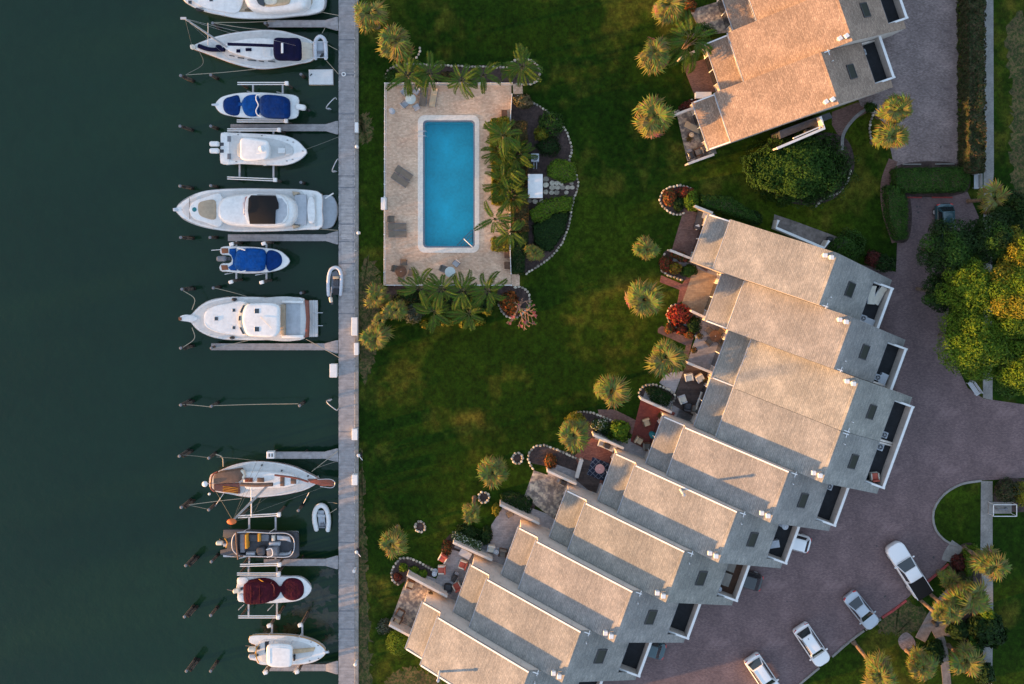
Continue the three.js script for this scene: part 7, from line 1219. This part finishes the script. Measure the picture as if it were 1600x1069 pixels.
// potted plants
for (const [x, y, l] of [[1094, 525, 'left of the brown table on grey tile'], [1085, 547, 'lower left on the grey tile patio'], [1103, 594, 'beside the cream armchair on dark planks'], [1115, 590, 'under the eave of the dark plank patio'], [1032, 650, 'at the wall corner of the red tile patio'], [962, 708, 'under the eave by the pale bench'], [672, 930, 'at the eave of the lowest patio'], [1077, 217, 'beside the small table at tan row patio']]) { const p = P(x, y, 0.6), t = thing('potted_plant', 'small potted plant ' + l, 'potted plant', [p.x, 0.02, p.z], 'potted plants'); ORG.set(t, new V3()); srand(plantSeed += 7); part('pot', lathe([[0, 0], [0.16, 0], [0.22, 0.36], [0.2, 0.37], [0.18, 0.3], [0, 0.3]], 0, 0, 0, 16), M.terracotta, t); part('foliage', leafCloud(140, blob(0.33, 0.3, 0.33, 0.5, { low: -0.4 }), 0.1, PAL.rust), M.leaf, t); }

// ---------------------------------------------------------------- vehicles
M.carWhite = mat([0.78, 0.79, 0.80], 0.25, { clearcoat: 1, clearcoatRoughness: 0.05 }); M.carSilver = mat([0.42, 0.47, 0.52], 0.3, { metalness: 0.35, clearcoat: 1 }); M.carBlack = mat([0.012, 0.013, 0.016], 0.25, { clearcoat: 1 }); M.carTeal = mat([0.02, 0.06, 0.075], 0.25, { clearcoat: 1 }); M.carGlass = mat([0.015, 0.02, 0.025], 0.05, { clearcoat: 1 }); M.tyre = mat([0.018, 0.018, 0.018], 0.85); M.tail = mat([0.45, 0.015, 0.015], 0.25, { clearcoat: 1 }); M.lamp = mat([0.75, 0.76, 0.78], 0.12, { clearcoat: 1 });
function roundRect(L, W, rf, rb, n = 7) { const o = []; for (const [cx, cz, a0, r] of [[L / 2 - rf, W / 2 - rf, 0, rf], [-L / 2 + rb, W / 2 - rb, 1, rb], [-L / 2 + rb, -W / 2 + rb, 2, rb], [L / 2 - rf, -W / 2 + rf, 3, rf]]) for (let i = 0; i <= n; i++) { const a = (a0 + i / n) * Math.PI / 2; o.push([cx + r * Math.cos(a), cz + r * Math.sin(a)]); } return o; }
function car(label, px, py, dir, L, W, H, body, o = {}) {      // +x is forward
  const p = P(px, py, H * 0.6), a = Math.atan2(dir[1], dir[0]), t = thing(o.name || 'parked_car', label, o.cat || 'car', [p.x, 0.01, p.z], 'parked vehicles'); t.rotation.y = -a; ORG.set(t, new V3());
  const belt = H * 0.60, rf = W * 0.34, rb = W * (o.boxy ? 0.16 : 0.26);
  part('body', ringSlab(roundRect(L, W, rf, rb), [[0.22, 0.1], [0.32, 0.02], [belt * 0.6, 0], [belt * 0.86, 0.02], [belt, 0.10]], { yf: (x, z, y) => y - (y > belt * 0.9 ? Math.max(0, x - L * 0.18) * 0.06 + Math.max(0, -x - L * 0.36) * (o.bed ? 0 : 0.12) : 0), crease: 0.9 }), body, t);
  const [cb, cf, rbk, rfr] = o.cab || [-0.38 * L, 0.20 * L, -0.26 * L, 0.04 * L], hw = W / 2 - 0.11, hr = W / 2 - 0.30, y0 = belt - 0.04, y1 = H - 0.06;
  const q = (u, y, z) => [u, y, z];
  const mid = (a0, b0, f) => a0 + (b0 - a0) * f;
  part('cabin_frame', hexa([q(cb, y0, -hw), q(cf, y0, -hw), q(cf, y0, hw), q(cb, y0, hw)], [q(rbk, y1, -hr), q(rfr, y1, -hr), q(rfr, y1, hr), q(rbk, y1, hr)]), body, t);
  const pane = (a0, b0, c0, d0) => { const n = new V3(...b0).sub(new V3(...a0)).cross(new V3(...c0).sub(new V3(...a0))).normalize().multiplyScalar(0.012); const c = new V3((a0[0] + c0[0]) / 2, (a0[1] + c0[1]) / 2, (a0[2] + c0[2]) / 2); if (n.dot(new V3(c.x - (rbk + rfr) / 2, c.y - y0 * 0.8, c.z)) < 0) n.negate(); const m = (v) => [v[0] + n.x, v[1] + n.y, v[2] + n.z]; return rawGeo([...m(a0), ...m(b0), ...m(c0), ...m(a0), ...m(c0), ...m(d0)]); };
  const lerp = (A, B, f) => A.map((v, i) => mid(v, B[i], f)), shrink = (A, B, C, D, f = 0.1) => { const c = [0, 1, 2].map((i) => (A[i] + B[i] + C[i] + D[i]) / 4); return [A, B, C, D].map((v) => lerp(v, c, f)); };
  part('windscreen', pane(...shrink([cf, y0 + 0.05, -hw], [cf, y0 + 0.05, hw], [rfr, y1, hr], [rfr, y1, -hr], 0.09)), M.carGlass, t);
  if (!o.noRear) part('rear_window', pane(...shrink([cb, y0 + 0.05, -hw], [cb, y0 + 0.05, hw], [rbk, y1, hr], [rbk, y1, -hr], 0.13)), M.carGlass, t);
  for (const s of [-1, 1]) { part('side_window', pane(...shrink([mid(cb, cf, 0.08), y0 + 0.06, s * hw], [mid(cb, cf, 0.9), y0 + 0.06, s * hw], [rfr, y1 - 0.02, s * hr], [rbk, y1 - 0.02, s * hr], 0.12)), M.carGlass, t); }
  part('roof', ringSlab(roundRect(rfr - rbk + 0.06, 2 * hr - 0.04, 0.16, 0.16, 5).map(([x, z]) => [x + (rfr + rbk) / 2, z]), [[y1 - 0.01, 0], [y1 + 0.03, 0.02], [H - 0.012, 0.07], [H, 0.14]]), body, t);
  if (o.rails) for (const s of [-1, 1]) part('roof_rail', tube([[rbk, H + 0.02, s * (hr - 0.04)], [rfr - 0.1, H + 0.03, s * (hr - 0.04)]], 0.025), M.darkGrey, t);
  if (o.sunroof) part('sunroof', box((rfr - rbk) * 0.4, 0.02, hr * 1.5, mid(rbk, rfr, o.sunroof), H + 0.0, 0), M.carGlass, t);
  if (o.antenna) part('antenna_fin', box(0.14, 0.08, 0.05, rbk + 0.25, H + 0.04, 0), M.black, t);
  for (const s of [-1, 1]) { part('mirror', [box(0.14, 0.14, 0.22, cf - 0.15, belt + 0.1, s * (W / 2 + 0.08), 0, 0.05)], body, t); part('headlight', box(0.16, 0.16, 0.38, L / 2 - 0.24, belt * 0.74, s * (W / 2 - 0.36), -s * 0.5, 0.05), M.lamp, t); part('tail_light', box(0.14, 0.18, 0.34, -L / 2 + 0.10, belt * 0.82, s * (W / 2 - 0.26), s * 0.25, 0.05), M.tail, t); }
  for (const x of [-L * 0.31, L * 0.31]) for (const s of [-1, 1]) { const w = part('wheel', (() => { const g = new THREE.CylinderGeometry(0.34, 0.34, 0.22, 20); g.rotateX(Math.PI / 2); g.translate(x, 0.34, s * (W / 2 - 0.13)); return flat(g); })(), M.tyre, t); part('rim', (() => { const g = new THREE.CylinderGeometry(0.22, 0.22, 0.24, 14); g.rotateX(Math.PI / 2); g.translate(x, 0.34, s * (W / 2 - 0.13)); return flat(g); })(), M.alu, w); }
  if (o.bed) { const [b0, b1] = o.bed; part('bed_wall', [box(b1 - b0, 0.1, 0.1, (b0 + b1) / 2, belt + 0.06, W / 2 - 0.12, 0, 0.03), box(b1 - b0, 0.1, 0.1, (b0 + b1) / 2, belt + 0.06, -W / 2 + 0.12, 0, 0.03)], body, t); part('bed_cover', box(b1 - b0 + 0.08, 0.06, W - 0.24, (b0 + b1) / 2 - 0.05, belt + 0.08, 0, 0, 0.02), M.canvasBlack, t); part('tailgate', box(0.08, 0.5, W - 0.2, b0 - 0.06, belt - 0.18, 0, 0, 0.02), M.black, t); }
  part('seam', [box(0.012, 0.006, W * 0.62, L * 0.2 + 0.06, belt + 0.004, 0)], M.black, t);
  return t;
}
const slant = [160, 240];
car('white sport utility cut by the bottom edge of the driveway', 1194, 1058, slant, 4.6, 1.86, 1.65, M.carWhite, { cab: [-2.05, 1.1, -1.5, 0.25], boxy: true, rails: true });
car('white sport utility parked between the silver car and the bottom edge', 1270.5, 1010, slant, 4.6, 1.86, 1.65, M.carWhite, { cab: [-2.05, 1.1, -1.55, 0.3], boxy: true, rails: true, antenna: true });
car('silver blue coupe with red tail lights beside the kerb', 1347.5, 955, [165, 205], 4.25, 1.78, 1.4, M.carSilver, { cab: [-1.55, 0.95, -0.75, 0.15] });
car('white crew cab pickup truck with black bed cover', 1421.5, 892, [-225, -358], 6.1, 2.02, 1.9, M.carWhite, { name: 'pickup_truck', cat: 'truck', cab: [-0.95, 1.25, -0.75, 0.45], bed: [-2.98, -1.0], boxy: true, noRear: true });
car('white hatchback half hidden under the row terrace', 1236, 846, [-0.96, -0.25], 4.2, 1.78, 1.5, M.carWhite, { cab: [-1.85, 0.9, -1.35, 0.2], boxy: false });
car('black car half hidden under the brown terrace', 1161, 905, [-0.96, -0.28], 4.2, 1.8, 1.5, M.carBlack, { cab: [-1.8, 0.9, -1.2, 0.2] });
car('dark teal car mostly hidden under the terrace near the bottom', 1009, 1012, [-0.96, -0.28], 4.2, 1.8, 1.45, M.carTeal, {});
car('dark teal car parked under the dark tree', 1479, 352, [0.04, 1], 4.5, 1.85, 1.6, M.carTeal, { cab: [-1.9, 1.0, -1.4, 0.2] });
// benches by the walk
function bench(label, px, py, turn) { const p = P(px, py, 0.5), t = thing('bench', label, 'bench', [p.x, 0.012, p.z]); t.rotation.y = deg(turn); ORG.set(t, new V3()); for (let i = 0; i < 4; i++) part('seat_slat', box(1.6, 0.03, 0.1, 0, 0.44, -0.18 + i * 0.12), M.alu, t); for (let i = 0; i < 3; i++) part('back_slat', box(1.6, 0.1, 0.03, 0, 0.55 + i * 0.14, -0.3 - i * 0.03), M.alu, t); for (const s of [-1, 1]) part('leg', [box(0.06, 0.44, 0.06, s * 0.7, 0.22, 0.16), box(0.06, 0.9, 0.06, s * 0.7, 0.45, -0.3), box(0.06, 0.05, 0.5, s * 0.7, 0.64, -0.05)], M.alu, t); }
bench('pale slatted bench at the end of the right sidewalk', 1522, 607, 55); bench('pale bench in the gap of the right sidewalk hedge', 1526, 283, 90);
{ const c = P(1571, 798, 1.0), t = thing('utility_cage', 'white railed utility pad beside the lower walk', 'utility pad', [c.x, 0.012, c.z]); part('pad', box(2.4, 0.1, 1.2, c.x, 0.05, c.z), M.concrete, t); part('rail', [box(2.4, 0.06, 0.06, c.x, 0.95, c.z - 0.6), box(2.4, 0.06, 0.06, c.x, 0.95, c.z + 0.6), box(0.06, 0.06, 1.2, c.x - 1.2, 0.95, c.z), box(0.06, 0.06, 1.2, c.x + 1.2, 0.95, c.z)], M.trim, t); for (const [a, b] of [[-1, -1], [-1, 1], [1, -1], [1, 1]]) part('post', poleY(c.x + a * 1.2, 0, 0.98, c.z + b * 0.6, 0.03), M.trim, t); part('valve', [tube([[c.x - 0.5, 0.1, c.z], [c.x - 0.5, 0.5, c.z], [c.x + 0.5, 0.5, c.z], [c.x + 0.5, 0.1, c.z]], 0.07), ball(0.16, c.x + 0.3, 0.55, c.z)], M.midGrey, t); }
{ const c = P(1464, 977, 0.8), t = thing('trash_bin', 'small black bin at the path fork', 'bin', [c.x, 0.014, c.z]); part('body', poleY(c.x, 0.02, 0.75, c.z, 0.2, 0.24), M.black, t); part('lid', lathe([[0, 0.1], [0.2, 0.05], [0.26, 0]], c.x, 0.75, c.z), M.black, t); }

struct('far_shore', sheet([[-800, -400], [-140, -400], [-138, 400], [-800, 400]], -0.6), M.lawn);
farShore.push([8, 16.4], [14, 16.9], [20, 16.2], [27, 16.6], [33, 15.6], [39, 14.6], [45, 14.2], [50, 13.6], [58, 12.8], [63, 10.6], [72, 11.6], [80, 10.4], [1, 16.6], [-6, 16.8], [-13, 16.5], [-20, 16.9]);
farShore.sort((p, q) => p[0] - q[0]).forEach(([z, h], i) => {
  const t = thing('shore_tree', 'tall tree on the opposite shore, outside the picture on the left', 'tree', [-150, -0.6, z], 'trees on the opposite shore'); ORG.set(t, new V3()); srand(9000 + i * 7);
  part('trunk', tube([[0, 0, 0], [0.2, h * 0.4, 0.1], [0, h * 0.75, 0]], 0.35, 6, 8), M.bark, t); const gs = [];
  for (let k = 0; k < 9; k++) { const a = k * 2.4, q = 3.4 * Math.sqrt(k / 9), s = rr(2.0, 2.7), g = leafCloud(420, blob(s, s * 0.85, s, 0, { seed: k * 5 + i, low: -1, deep: 0.8 }), 0.42, PAL.green); g.translate(Math.cos(a) * q, h * (0.55 + 0.05 * (k % 3)) + (k < 3 ? h * 0.45 - s * 1.0 - h * 0.05 * (k % 3) - rr(0, 0.5) : -rr(0, 3)), Math.sin(a) * q); gs.push(g); }
  part('crown', gs, M.leaf, t);
});
renderer.render(scene, camera);
